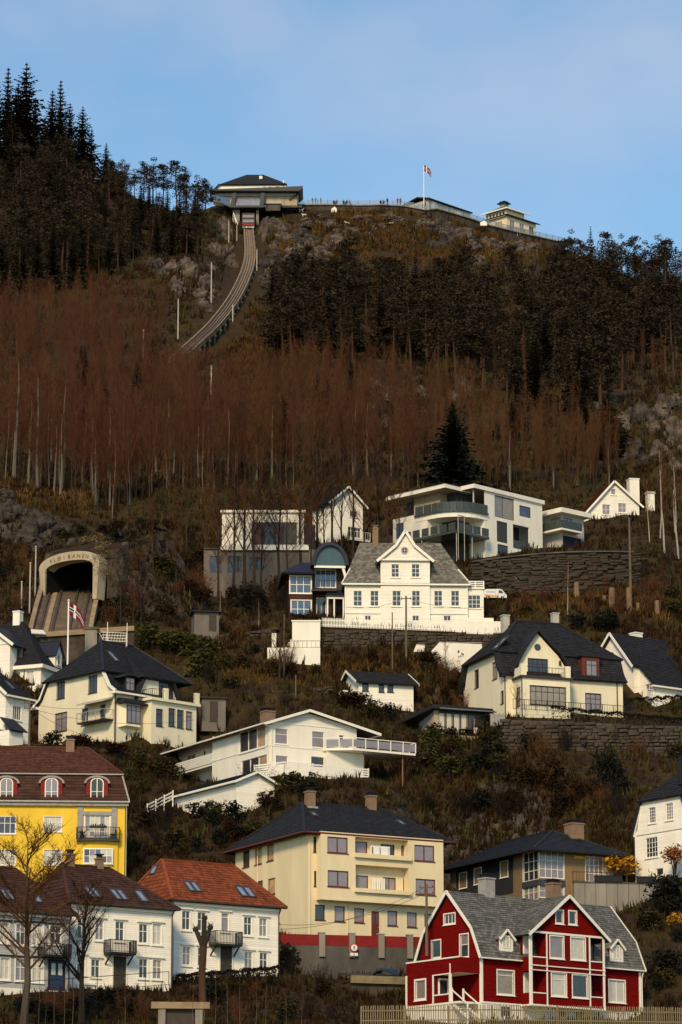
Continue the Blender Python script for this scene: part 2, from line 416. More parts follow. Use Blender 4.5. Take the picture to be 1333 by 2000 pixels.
mat('skyglass', (.20,.24,.34), .10, .2, 1, spec=1.0)  # blue of the reflected sky is put into the base colour
mat('glass_mauve', (.23,.19,.20), .12, .15, 1.2, spec=.9)  # curtains and reflected sky both put into the base colour
mat('curtain', (.55,.51,.44), .25, .12, 4, spec=.6)
mat('curtain_dim', (.27,.24,.20), .3, .2, 3, spec=.5)
mat('warmglass', (.42,.28,.17), .15, .35, 1.5, spec=.8)
mat('glass_green', (.050,.058,.048), .25, .2, 2, spec=.35)
mat('stone', (.026,.020,.013), .9, .3, .4, island=.5, col2=(.075,.058,.043), bump=.05, bscale=6)
mat('stone_dark', (.032,.024,.016), .9, .3, .5, island=.5, col2=(.095,.073,.054), bump=.05, bscale=6)
mat('concrete', (.24,.21,.175), .9, .3, .6, bump=.02, bscale=6, streak=.2)
mat('concrete_dark', (.085,.076,.066), .9, .5, .5, bump=.04, bscale=4, streak=.3)
mat('concrete_tan', (.28,.20,.12), .9, .35, .6, bump=.03, bscale=4)
mat('portal', (.40,.33,.235), .9, .3, .7, bump=.03, bscale=4, streak=.3)
mat('deck', (.115,.082,.056), .9, .35, .6)
mat('railsteel', (.050,.035,.028), .6, .3, 1, spec=.6)
mat('pole', (.42,.37,.32), .6, .2, 1)
mat('utilpole', (.13,.095,.065), .85, .3, 1, streak=.2)
mat('gold', (.20,.12,.04), .6, .2, 3)
mat('tunnel', (.006,.005,.005), .95, .3, 1)  # darkness of the unlit inside is put into this near-black colour
mat('flagred', (.15,.010,.014), .7, .1, 2)
mat('flagblue', (.012,.018,.07), .7, .1, 2)
mat('flagwhite', (.65,.62,.58), .7, .05, 2)
mat('carwhite', (.75,.74,.72), .3, .03, 2)
mat('orange', (.75,.34,.03), .45, .05, 2)
mat('blueprint', (.10,.11,.35), .45, .1, 2)
mat('tyre', (.012,.012,.012), .8, .2, 3)
mat('tarp', (.016,.033,.06), .45, .3, 2)
mat('signred', (.45,.02,.02), .5, .05, 2)
mat('goat', (.62,.56,.46), .95, .1, 4)
mat('skin', (.45,.28,.20), .7, .05, 4)
mat('hair', (.04,.025,.015), .8, .2, 6)
for i, c in enumerate([(.02,.022,.03), (.05,.05,.06), (.25,.03,.03), (.03,.05,.10), (.20,.19,.17), (.12,.07,.04)]): mat('cloth%d' % i, c, .85, .15, 5)
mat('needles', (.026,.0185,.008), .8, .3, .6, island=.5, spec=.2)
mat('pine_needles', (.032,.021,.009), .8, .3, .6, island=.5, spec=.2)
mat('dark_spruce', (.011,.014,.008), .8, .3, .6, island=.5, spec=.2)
mat('bark', (.035,.026,.020), .95, .3, 1.5, streak=.2, bump=.03, bscale=6)
mat('pine_bark', (.065,.033,.020), .95, .35, .4, streak=.15, bump=.03, bscale=6)
mat('pale_bark', (.13,.105,.082), .9, .35, 1.2, streak=.3, bump=.03, bscale=6)
mat('birch_bark', (.34,.29,.24), .9, .4, 1.5, streak=.25, bump=.02, bscale=6)
mat('twig', (.084,.036,.017), .95, .3, .15, island=.3, spec=.1)
mat('twig_red', (.100,.038,.020), .95, .3, .12, island=.3, spec=.1)
mat('twig_brown', (.108,.050,.021), .95, .3, .15, island=.3, spec=.1)
mat('twig_dark', (.022,.015,.012), .95, .3, .15, island=.2, spec=.1)
mat('leaf_green', (.038,.036,.004), .8, .4, 2, island=.6, spec=.2)
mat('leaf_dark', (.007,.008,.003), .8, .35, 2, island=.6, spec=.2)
mat('leaf_olive', (.034,.026,.004), .8, .35, 2, island=.6, spec=.2)
mat('leaf_brown', (.021,.010,.0035), .85, .35, 2, island=.6, spec=.1)
mat('leaf_yellow', (.42,.20,.012), .8, .35, 2, island=.5, spec=.2)
mat('leaf_orange', (.26,.09,.02), .8, .35, 2, island=.5, spec=.2)
mat('grassy', (.026,.016,.004), .95, .4, .15, island=.5, spec=.1)
mat('gold_grass', (.085,.045,.012), .95, .45, .12, island=.5, spec=.1)
mat('blossom', (.55,.42,.38), .8, .2, 4, island=.3)
mat('cutwood', (.34,.22,.12), .9, .3, 3)
mat('stump_bark', (.20,.125,.075), .9, .35, 2, streak=.3)

def ground_material():
    m = bpy.data.materials.new('hillside'); m.use_nodes = True; t = m.node_tree; N = t.nodes; L = t.links; b = N['Principled BSDF']
    b.inputs['Roughness'].default_value = .95; b.inputs['Specular IOR Level'].default_value = .15
    c = N.new('ShaderNodeTexCoord')
    def noise(s, d=6, r=.6):
        n = N.new('ShaderNodeTexNoise'); n.inputs['Scale'].default_value = s; n.inputs['Detail'].default_value = d; n.inputs['Roughness'].default_value = r; L.new(c.outputs['Object'], n.inputs['Vector']); return n.outputs['Fac']
    def ramp(v, stops):
        r = N.new('ShaderNodeValToRGB'); e = r.color_ramp.elements
        e[0].position, e[0].color = stops[0][0], (*stops[0][1], 1); e[1].position, e[1].color = stops[-1][0], (*stops[-1][1], 1)
        for p, cc in stops[1:-1]: q = e.new(p); q.color = (*cc, 1)
        L.new(v, r.inputs['Fac']); return r.outputs['Color']
    def mixc(f, a, b2):
        x = N.new('ShaderNodeMix'); x.data_type = 'RGBA'; L.new(f, x.inputs['Factor']); L.new(a, x.inputs['A']); L.new(b2, x.inputs['B']); return x.outputs['Result']
    earth = ramp(noise(.35, 8, .7), [(.30, (.016,.009,.006)), (.48, (.040,.022,.011)), (.58, (.050,.034,.011)), (.72, (.085,.045,.020))])
    grass = ramp(noise(.9, 6, .7), [(.30, (.018,.013,.004)), (.55, (.048,.033,.008)), (.75, (.085,.047,.016))])
    base = mixc(ramp(noise(.06, 3, .5), [(.45, (0,0,0)), (.58, (1,1,1))]), earth, grass)
    rock = ramp(noise(.8, 8, .75), [(.30, (.014,.010,.008)), (.45, (.045,.033,.026)), (.60, (.095,.074,.060)), (.75, (.18,.145,.12))])
    g = N.new('ShaderNodeNewGeometry'); sp = N.new('ShaderNodeSeparateXYZ'); L.new(g.outputs['True Normal'], sp.inputs[0])
    ad = N.new('ShaderNodeMath'); ad.operation = 'MULTIPLY_ADD'; ad.inputs[1].default_value = .35; L.new(noise(.25, 5, .65), ad.inputs[0]); L.new(sp.outputs['Z'], ad.inputs[2])
    f = N.new('ShaderNodeMapRange'); f.inputs['From Min'].default_value = .82; f.inputs['From Max'].default_value = .70; L.new(ad.outputs[0], f.inputs['Value'])
    L.new(mixc(f.outputs[0], base, rock), b.inputs['Base Color'])
    bp = N.new('ShaderNodeBump'); bp.inputs['Strength'].default_value = 1; bp.inputs['Distance'].default_value = .5; L.new(noise(.9, 8, .7), bp.inputs['Height']); L.new(bp.outputs[0], b.inputs['Normal'])
    MATS['hillside'] = m
ground_material()

# ------------------------------------------------------------------ the hillside: a height field through surveyed points
G = [(0,2000,255),(300,2000,255),(600,2000,260),(800,2003,266),(1000,2004,264),(1333,2004,268),(0,2150,232),(666,2150,235),(1333,2150,235),
 (0,1962,261),(136,1946,266),(340,1930,274),(545,1908,281),(941,1994,281),(1251,1994,291),(797,1994,286),
 (640,1915,291),(800,1930,289),(640,1965,276),(720,1985,270),(570,1890,287),
 (602,1850,299),(866,1862,306),(0,1728,316),(243,1728,316),(300,1690,322),(400,1690,322),(300,1612,340),(450,1606,333.5),
 (336,1602,344.5),(470,1596,336.5),(525,1532,347),(700,1534,351),(318,1514,364),(222,1446,366),(384,1462,370.5),(300,1452,366),(340,1458,368),(400,1526,355.5),(455,1532,350.5),(80,1448,374),
 (120,1462,356),(250,1478,361),(350,1524,360),(600,1552,337),(780,1548,344),(800,1600,342),(900,1610,350),(1000,1530,351),(1100,1575,350),(1200,1585,346),(1200,1650,338),(1000,1610,350),
 (1053,1792,325),(1200,1775,330),(880,1770,344),(1240,1712,331),(1333,1706,325),(1280,1785,314),(1300,1900,299),
 (985,1490,362.5),(1333,1494,362.5),(985,1402,372),(1333,1414,374),(985,1398,376),(1217,1394,382),(1320,1380,386),
 (804,1456,367),(928,1458,369),(870,1476,362),(690,1378,379),(815,1380,383),(600,1352,377),(450,1340,379),(560,1305,388),(700,1296,388),(850,1302,388),(920,1296,391),(890,1384,387),
 (630,1286,390),(980,1288,389),(630,1226,394),(977,1238,395),(676,1218,396),(945,1214,398),(565,1212,394),(530,1288,389),
 (450,1242,394),(400,1242,394),(330,1296,388),(250,1252,391),(130,1302,387),(60,1358,379),
 (400,1160,424),(420,1205,408),(330,1215,400),(330,1150,412),(614,1156,426),(500,1205,408),(120,1256,388),(134,1168,407),(80,1215,392),(175,1215,392),(250,1160,412),(280,1112,424),(390,1150,426),(380,1118,436),(470,1115,438),(580,1112,438),(40,1005,426),(60,1080,412),(215,1090,412),(40,1190,396),(150,1050,424),
 (894,1097,428),(1060,1088,440),(770,1074,440),(1060,1070,424),(1200,1078,421),(940,1094,418),(950,1172,408),(1060,1172,407.5),(1230,1158,407.5),(965,1172,404),(1150,1205,397),(1300,1205,399),(1300,1085,420),(1250,1020,446),
 (1140,1024,452),(1250,1002,456),(650,1068,440),
 (0,950,450),(100,950,452),(300,955,456),(500,945,462),(700,945,466),(900,945,472),(1100,945,474),(1333,905,482),
 (0,850,520),(300,850,520),(600,850,522),(900,850,522),(1150,885,500),(1250,880,496),(1333,875,496),(1250,780,512),(1333,765,516),
 (720,835,535),(720,742,562),(600,760,590),(850,745,575),(0,750,590),(250,750,592),(1000,750,592),
 (100,690,640),(355,698,642),(650,690,640),(1000,690,640),(1333,700,625),(0,600,712),(250,600,712),(425,632,690),(650,600,712),(1000,600,715),(1333,620,705),
 (200,520,800),(330,560,752),(470,567,752),(600,520,800),(800,520,815),(1000,520,850),(489,506,862),(430,520,815),(410,470,900),(380,500,800),(330,500,800),
 (0,350,900),(100,345,900),(200,350,905),(300,400,920),(390,415,950),(430,420,985),(485,450,985),(530,470,950),(560,430,985),(700,425,992),(800,425,995),(850,440,1000),(950,475,1015),(1050,500,1030),(1100,510,1030),(1000,500,960),(700,470,930),(600,480,930),
 (420,401,1003),(450,402,1004),(520,402,1004),(580,405,1003),(640,413,998),(700,413,999),(760,413,1001),(830,422,1002),(900,438,1011),(960,453,1019),(1050,477,1036),(1110,487,1044),(1150,565,930),(1200,570,940),(1333,575,935)]
GP = [at(*g) for g in G] + [Vector(p) for p in [(-90,0,1),(90,0,1),(0,0,1),(-90,120,3),(90,120,3),(0,120,3),(-60,190,12),(60,190,12),
  (-60,1035,329.5),(0,1035,330.5),(60,1090,329),(-20,1080,330),(20,1080,330),(-100,1150,300),(0,1150,318),(110,1150,270),(-130,1500,280),(0,1500,290),(130,1500,250),(-60,985,306),(-300,300,35),(300,300,35),(-300,700,190),(300,700,190),(-300,1000,300),(300,1000,270)]]
GA = np.array([(p.x, p.y, p.z) for p in GP]); NP_ = len(GA)
def _phi(a, b): return np.sqrt(((a[:,None,:]-b[None,:,:])**2).sum(-1) + 4.0)
_S = np.array([1.0, 1.0])
_A = np.zeros((NP_+3, NP_+3)); _A[:NP_,:NP_] = _phi(GA[:,:2], GA[:,:2]); _A[:NP_,NP_] = 1; _A[:NP_,NP_+1:] = GA[:,:2]; _A[NP_,:NP_] = 1; _A[NP_+1:,:NP_] = GA[:,:2].T
_A[:NP_,:NP_] += np.eye(NP_) * -0.15
_W = np.linalg.solve(_A, np.concatenate([GA[:,2], np.zeros(3)]))
def hgt(xy):
    xy = np.asarray(xy, float).reshape(-1, 2); out = np.empty(len(xy))
    for i in range(0, len(xy), 20000):
        q = xy[i:i+20000]; out[i:i+20000] = _phi(q, GA[:,:2]) @ _W[:NP_] + _W[NP_] + q @ _W[NP_+1:]
    return out
from mathutils import noise as mn
YS = np.concatenate([np.linspace(-60, 200, 14)[:-1], np.linspace(200, 235, 8)[:-1], np.linspace(235, 480, 260)[:-1], np.linspace(480, 1060, 300)[:-1], np.linspace(1060, 1500, 30)])
US = np.concatenate([np.linspace(-.5, -.13, 12)[:-1], np.linspace(-.13, .13, 190), np.linspace(.13, .5, 12)[1:]])
UU, YY = np.meshgrid(US, YS); XX = UU * np.maximum(YY, 220.0)
HH = hgt(np.stack([XX.ravel(), YY.ravel()], 1)).reshape(XX.shape)
NZ = np.zeros(XX.shape)
for i in range(XX.shape[0]):
    y = YY[i,0]
    if y < 225: continue
    a = .35 if y < 440 else (1.6 if y < 960 else .7)
    for j in range(XX.shape[1]):
        x = XX[i,j]
        NZ[i,j] = a * (mn.noise((x*.07, y*.07, 0)) * 1.0 + mn.noise((x*.25, y*.25, 3)) * .6) - .15
HT = HH + NZ
# cuttings: the ground lies under the two railway tracks, and the bank rises over the tunnel portal
UPPER = [(345,700,626),(372,676,642),(425,625,680),(466,566,742),(488,505,850),(486,447,975)]
LOWER = [(134,1165,406),(126,1198,397),(116,1245,389)]
LINES = []
def cut(pts, half, slope, drop):
    global HT
    P = [at(*p) for p in pts]; LINES.append(P)
    for a, c in zip(P[:-1], P[1:]):
        d = np.array([c.x-a.x, c.y-a.y]); L2 = (d*d).sum()
        t = np.clip(((XX-a.x)*d[0]+(YY-a.y)*d[1])/L2, 0, 1)
        dist = np.hypot(XX-(a.x+t*d[0]), YY-(a.y+t*d[1])); z = a.z+(c.z-a.z)*t
        HT = np.where(dist < half+14, np.minimum(HT, z-drop+np.maximum(0, dist-half)*slope), HT)
cut(UPPER, 4.0, .75, 1.6); cut(LOWER, 4.2, .8, .75)
PO = at(88,1163,407); pa = R(-33); lx = (XX-PO.x)*math.cos(pa)+(YY-PO.y)*math.sin(pa); ly = -(XX-PO.x)*math.sin(pa)+(YY-PO.y)*math.cos(pa)
HT = np.where((lx > -.8)&(lx < 8.2)&(ly > .3)&(ly < 8.6), np.minimum(HT, PO.z-1.6+ly*.38), HT)
mound = PO.z+5.9-np.where(lx > 3.6, np.maximum(0, lx-9.0)*1.7, np.maximum(0, .1-lx)*.7)+np.minimum(0,(ly-3.4))*3+np.clip(ly-3.4,0,5)*.4
HT = np.where((ly > np.where((lx > -1.0)&(lx < 8.4), 8.6, 1.3))&(ly < 13)&(np.abs(lx-3.6) < 18), np.maximum(HT, mound), HT)
def bil(x, y):
    i = int(np.clip(np.searchsorted(YS, y) - 1, 0, len(YS)-2)); u = x / max(y, 220.0); j = int(np.clip(np.searchsorted(US, u) - 1, 0, len(US)-2))
    fy = (y - YS[i])/(YS[i+1]-YS[i]); fu = (u - US[j])/(US[j+1]-US[j])
    return (HT[i,j]*(1-fu)+HT[i,j+1]*fu)*(1-fy) + (HT[i+1,j]*(1-fu)+HT[i+1,j+1]*fu)*fy
def ground(px, py, y0=225, y1=1060):
    d = ray(px, py); y = y0; st = 3.0
    while y < y1:
        p = CAM + d * (y / d.y)
        if p.z < bil(p.x, y):
            lo, hi = y - st, y
            for _ in range(8):
                md = (lo+hi)/2; p = CAM + d*(md/d.y)
                if p.z < bil(p.x, md): hi = md
                else: lo = md
            p = CAM + d*(hi/d.y); return Vector((p.x, hi, bil(p.x, hi)))
        y += st
    return None
nv, nu = XX.shape
me = bpy.data.meshes.new('hillside'); V = np.stack([XX.ravel(), YY.ravel(), HT.ravel()], 1)
idx = np.arange(nv*nu).reshape(nv, nu); Q = np.stack([idx[:-1,:-1], idx[:-1,1:], idx[1:,1:], idx[1:,:-1]], -1).reshape(-1, 4)
me.from_pydata(V.tolist(), [], Q.tolist()); me.materials.append(MATS['hillside'])
hill = bpy.data.objects.new('hillside', me); COL.objects.link(hill); hill['kind'] = 'structure'

# ================================================================== BUILDINGS
def gambrel_slabs(W, Dp, ze, zk, zr, k, ox=.3, oy=.3):
    f = Dp/2
    return [[(-ox,-oy,ze-.25),(W+ox,-oy,ze-.25),(W+ox,k,zk),(-ox,k,zk)], [(-ox,k,zk),(W+ox,k,zk),(W+ox,f,zr),(-ox,f,zr)],
            [(W+ox,Dp+oy,ze-.25),(-ox,Dp+oy,ze-.25),(-ox,Dp-k,zk),(W+ox,Dp-k,zk)], [(W+ox,Dp-k,zk),(-ox,Dp-k,zk),(-ox,f,zr),(W+ox,f,zr)]]
def hip_slabs(W, Dp, ze, zr, r0, r1, o=.4, yr=None):
    yr = Dp/2 if yr is None else yr
    A=(-o,-o,ze); B=(W+o,-o,ze); C=(W+o,Dp+o,ze); D=(-o,Dp+o,ze); P=(r0,yr,zr); Q=(r1,yr,zr)
    return [[A,B,Q,P],[D,A,P],[C,D,P,Q],[B,C,Q]], [(A,P),(B,Q),(C,Q),(D,P),(P,Q)]

# ---- red gambrel house -------------------------------------------------
def red_house():
    H = Thing('red_house', 'dark red wooden gambrel house with white trim and grey slate roof behind the picket fence', 'house', 941, 1993, 282, 38)
    W = H.F(1251, 1925)[0]; Dp = H.S(819, 1885)[0]; zf = H.F(941,1957)[1]; ze = H.F(941,1864)[1]
    k, zk = H.S(926, 1811); k = max(k, .8); zr = H.S(873, 1741)[1]; f = Dp/2
    gout = [(0,zf),(Dp,zf),(Dp,ze),(Dp-k,zk),(f,zr-.1),(k,zk),(0,ze)]
    H.wall('F',0,[(0,zf),(W,zf),(W,ze),(0,ze)],'red'); H.wall('L',0,gout,'red'); H.wall('R',W,gout,'red'); H.wall('K',Dp,[(0,zf),(W,zf),(W,ze),(0,ze)],'red')
    H.part('foundation','white_smooth',lambda b: b.box(-.08,W+.08,-.08,Dp+.08,-2.5,zf))
    rs = gambrel_slabs(W,Dp,ze,zk,zr,k,.3,.28)
    H.roof(rs,'slate',.14,tiles=('slate_tile',.36,.26))
    # projecting bay with corner balconies and gable
    P = 1.25; x0 = H.F(1037,1880,-P)[0]; x1 = H.F(1180,1880,-P)[0]; xm = (x0+x1)/2; zg = H.F(1037,1817,-P)[1]; za = H.F(1107,1750,-P)[1]
    H.wall('F',-P,[(x0,zf),(x1,zf),(x1,zg),(xm,za),(x0,zg)],'red')
    for pl, c in (('L',x0),('R',x1)): H.wall(pl,c,[(-P,zf),(0,zf),(0,zg),(-P,zg)],'red')
    H.part('bay_floor','wtrim',lambda b: b.box(x0-.1,x1+.1,-P-.1,0,zf-.14,zf-.003))
    zb = H.F(1090,1889,-P)[1]; H.part('bay_floor','redtrim',lambda b: b.box(x0+.02,x1-.02,-P+.02,-.01,zb-.12,zb))
    xl = H.F(1069,1850,-P)[0]; xr = H.F(1151,1850,-P)[0]
    for (za0, za1) in ((1822,1869),(1897,1939)):
        z1 = H.F(1052,za0,-P)[1]; z0 = H.F(1052,za1,-P)[1]
        for (a, c) in ((x0+.16, xl-.1), (xr+.12, x1-.16)): H.hole('F',-P,(a,c,z0,z1),False)
        for pl, c in (('L',x0),('R',x1)): H.hole(pl,c,(-P+.18,-.12,z0,z1),False)
        m = MB(); m.box(xl-.06,xl,-P+.1,-.02,z0-.9,z1+.2); m.box(xr,xr+.06,-P+.1,-.02,z0-.9,z1+.2); m.islands('partition','red',H.o).build('partition','red',H.o)
        H.win('F',0,(x0+.35,x0+1.15,z0-.2,z1-.1),1,[.75],hole=False,gm='curtain',px=False); H.win('F',0,(xr+.3,x1-.35,z0-.3,z1-.1),1,[.75],hole=False,gm='curtain',px=False)
    for r, g, ro in (((1075,1829,1101,1871),'glass_mauve',1),((1116,1832,1143,1874),'curtain',1),((1078,1901,1106,1945),'curtain',[.72]),((1119,1905,1148,1948),'glass_mauve',1),((1086.5,1778,1100,1803),'glass',1),((1112,1780,1126,1805),'glass',1)):
        H.win('F',-P,r,1,ro,gm=g)
    for r, g, cc in (((972,1896,1004,1942),'glass_mauve',1),((1190,1915,1221,1957),'curtain',2)): H.win('F',0,r,cc,[.8] if cc == 1 else 1,gm=g)
    for r in ((980,1966,997,1984),(1089,1970,1105,1986),(1125,1971,1141,1987)):
        u0,u1,a,b_ = H.rect('F',-.08,r); m = MB(); m.box(u0,u1,-.11,-.07,a,b_); m.build('cellar_window','dkwood',H.o)
    for r, ro in (((868,1785,889,1804),1),((844,1837,861,1870),1),((899,1825,915,1869),[.55])): H.win('L',0,r,3 if ro == 1 and r[0] == 868 else 1,ro,gm='glass')
    # cross gable roof
    yq = f; dz = (za-zg)/(xm-x0); o = .45
    ov = lambda s: [(xm+s*(xm-x0+o), -P-.35, zg-dz*o), (xm+s*(xm-x0+o), yq, zg-dz*o), (xm, yq, za+.02), (xm, -P-.35, za+.02)]
    H.roof([ov(-1), [ov(1)[i] for i in (1,0,3,2)]],'slate',.14,name='gable_roof',tiles=('slate_tile',.36,.26))
    def trim(b):
        for s in (-1,1): b.beam((xm+s*(xm-x0+o),-P-.38,zg-dz*o-.05),(xm,-P-.38,za-.03),.06,.24)
        for x in (-.33,W+.33):
            b.beam((x,-.3,ze-.3),(x,k,zk-.05),.06,.26); b.beam((x,k,zk-.05),(x,f,zr-.05),.06,.26); b.beam((x,Dp+.3,ze-.3),(x,Dp-k,zk-.05),.06,.26); b.beam((x,Dp-k,zk-.05),(x,f,zr-.05),.06,.26)
        b.box(-.05,.16,-.05,-.003,zf,ze); b.box(-.05,-.003,0,.16,zf,ze); b.box(W-.16,W+.05,-.05,-.003,zf,ze); b.box(-.05,-.003,Dp-.16,Dp+.03,zf,ze)
        b.box(x0-.07,x0+.14,-P-.05,-P+.14,zf,zg); b.box(x1-.14,x1+.07,-P-.05,-P+.14,zf,zg)
        for z in (zb,): b.box(x0-.1,x1+.1,-P-.09,-P-.003,z-.03,z+.05); b.box(x0-.1,x1+.1,-P-.09,-P-.003,z-.40,z-.33)
        b.box(x0+.14,x1-.14,-P-.06,-P-.003,zg-.16,zg)
        for x in (xl-.05, xr+.03): b.box(x-.06,x+.06,-P-.05,-P-.003,zf,zg-.16)
        for z1 in (H.F(1052,1869,-P)[1], H.F(1052,1939,-P)[1]):
            b.box(x0+.14,xl-.11,-P-.06,-P+.02,z1-.05,z1+.04); b.box(xr+.09,x1-.14,-P-.06,-P+.02,z1-.05,z1+.04)
        b.box(-.1,W+.1,-.12,-.003,zf-.08,zf+.05)
        for y in (-.12,): b.box(x0-.12,x1+.12,-P-.12,-P-.003,zf-.14,zf-.01)
    H.part('trim','wtrim',trim)
    def gut(b):
        b.tube((-.3,-.36,ze-.30),(x0-.1,-.36,ze-.30),.06); b.tube((x1+.1,-.36,ze-.30),(W+.35,-.36,ze-.30),.06); b.tube((W+.1,-.3,ze-.35),(W+.1,-.1,ze-.9),.045); b.tube((W+.1,-.1,ze-.9),(W+.1,-.1,-.5),.045)
    H.part('gutter','wtrim',gut)
    # two small gabled dormers on the lower slope
    for (px, py, pb) in ((986,1815,1857),(1201.5,1834,1878)):
        c = .0; x, z1 = H.F(px,py,.15); z0 = H.F(px,pb,.15)[1]; w = .62; zt = z1-.62
        b = MB(); b.prism([(x-w,.02,z0),(x+w,.02,z0),(x+w,.02,zt),(x,.02,z1-.08),(x-w,.02,zt)],(0,1.6,0)); d = b.build('dormer','redtrim',H.o)
        r = MB()
        for s in (-1,1): r.slab([(x+s*(w+.22),-.2,zt-.2),(x,-.2,z1),(x,1.8,z1),(x+s*(w+.22),1.8,zt-.2)][::s],.1)
        r.build('dormer_roof','slate_tile',d)
        t = MB()
        for s in (-1,1): t.beam((x+s*(w+.22),-.23,zt-.27),(x,-.23,z1-.06),.05,.17); t.box(x+s*w-.1,x+s*w+.1,-.03,.015,z0,zt)
        t.box(x-w,x+w,-.04,.015,z0-.06,z0+.1); t.build('dormer_trim','wtrim',d)
        H.win('F',.02,(x-.38,x+.38,z0+.2,zt+.05),2,1,hole=False,gm='curtain',px=False,parent=d,sill=False)
    for q in ((938,1711,963,1750),): H.chimney(q, f+.2, m='chim_grey')
    H.chimney((1069,1721,1092,1752), f+.4, m='chim_brown')
    # porch on the gable side with a balcony wall above
    X = -2.1; ya, zt = H.S(794,1883,X); yb = H.S(898,1868,X)[0]; zt = H.S(840,1876,X)[1]; zp0 = zf-.02
    yc = H.S(880,1930,X)[0]; yd = H.S(848,1930,X)[0]; zo1 = H.S(862,1905,X)[1]; zo0 = H.S(862,1943,X)[1]
    H.wall('L',X,[(yc,zp0),(ya,zp0),(ya,zt),(yb,zt),(yb,zo1+.08),(yc,zo1+.08)],'red'); H.hole('L',X,(yc+.12,yd,zo0,zo1),False)
    H.wall('K',ya,[(X,zp0),(0,zp0),(0,zt),(X,zt)],'red'); H.wall('F',yb,[(X,zo1+.08),(0,zo1+.08),(0,zt),(X,zt)],'red')
    H.wall('F',yd,[(X+.1,zp0),(0,zp0),(0,zo1),(X+.1,zo1)],'red')
    H.part('porch_floor','wtrim',lambda b: (b.box(X-.05,-.003,yb,ya,zp0-.16,zp0-.003), b.box(X+.02,-.003,yb+.02,ya-.02,zo1+.1,zo1+.2)))
    H.part('porch_foundation','white_smooth',lambda b: b.box(X,-.1,yc,ya,-2.5,zp0-.16))
    H.win('L',X,(812,1915,831,1951),1,1,gm='glass',tw=.14)
    H.win('F',yd,(X+.5,X+1.4,zo0+.1,zo1-.2),1,1,hole=False,px=False)
    def ptrim(b):
        b.box(X-.06,X+.1,yc-.08,yc+.12,zp0,zo1+.1); b.box(X-.06,X+.08,yd,yd+.14,zp0,zo1+.1); b.box(X-.06,X+.06,ya-.12,ya+.05,zp0,zt-1.0); b.box(X-.06,X+.02,yb,ya,zt-.04,zt+.07)
        b.box(X-.05,X+.03,yc,yd,zo1+.02,zo1+.11); b.box(X-.05,X+.03,yc,yd,zo0-.05,zo0+.05)
        b.box(X-.03,X+.12,yc-.06,yc+.06,zo1+.1,zo1+.85)
    H.part('porch_trim','wtrim',ptrim)
    def stair(b):
        yy = yc-.1; n = 7
        for i in range(n): b.box(X+.1,X+1.2,yy-.28*(i+1),yy-.28*i,zp0-.18*(i+1)-.05,zp0-.18*(i+1))
        for x in (X+.06,X+1.24):
            b.beam((x,yy,zp0+.95),(x,yy-.28*n,zp0-.18*n+.95),.07,.09); b.beam((x,yy,zp0-.1),(x,yy-.28*n,zp0-.18*n-.1),.05,.22); b.box(x-.06,x+.06,yy-.06,yy+.06,zp0-.1,zp0+1.1); b.box(x-.06,x+.06,yy-.28*n-.06,yy-.28*n+.06,zp0-.18*n-.6,zp0-.18*n+1.1)
    H.part('porch_stair','wtrim',stair)
    H.finish()
red_house()

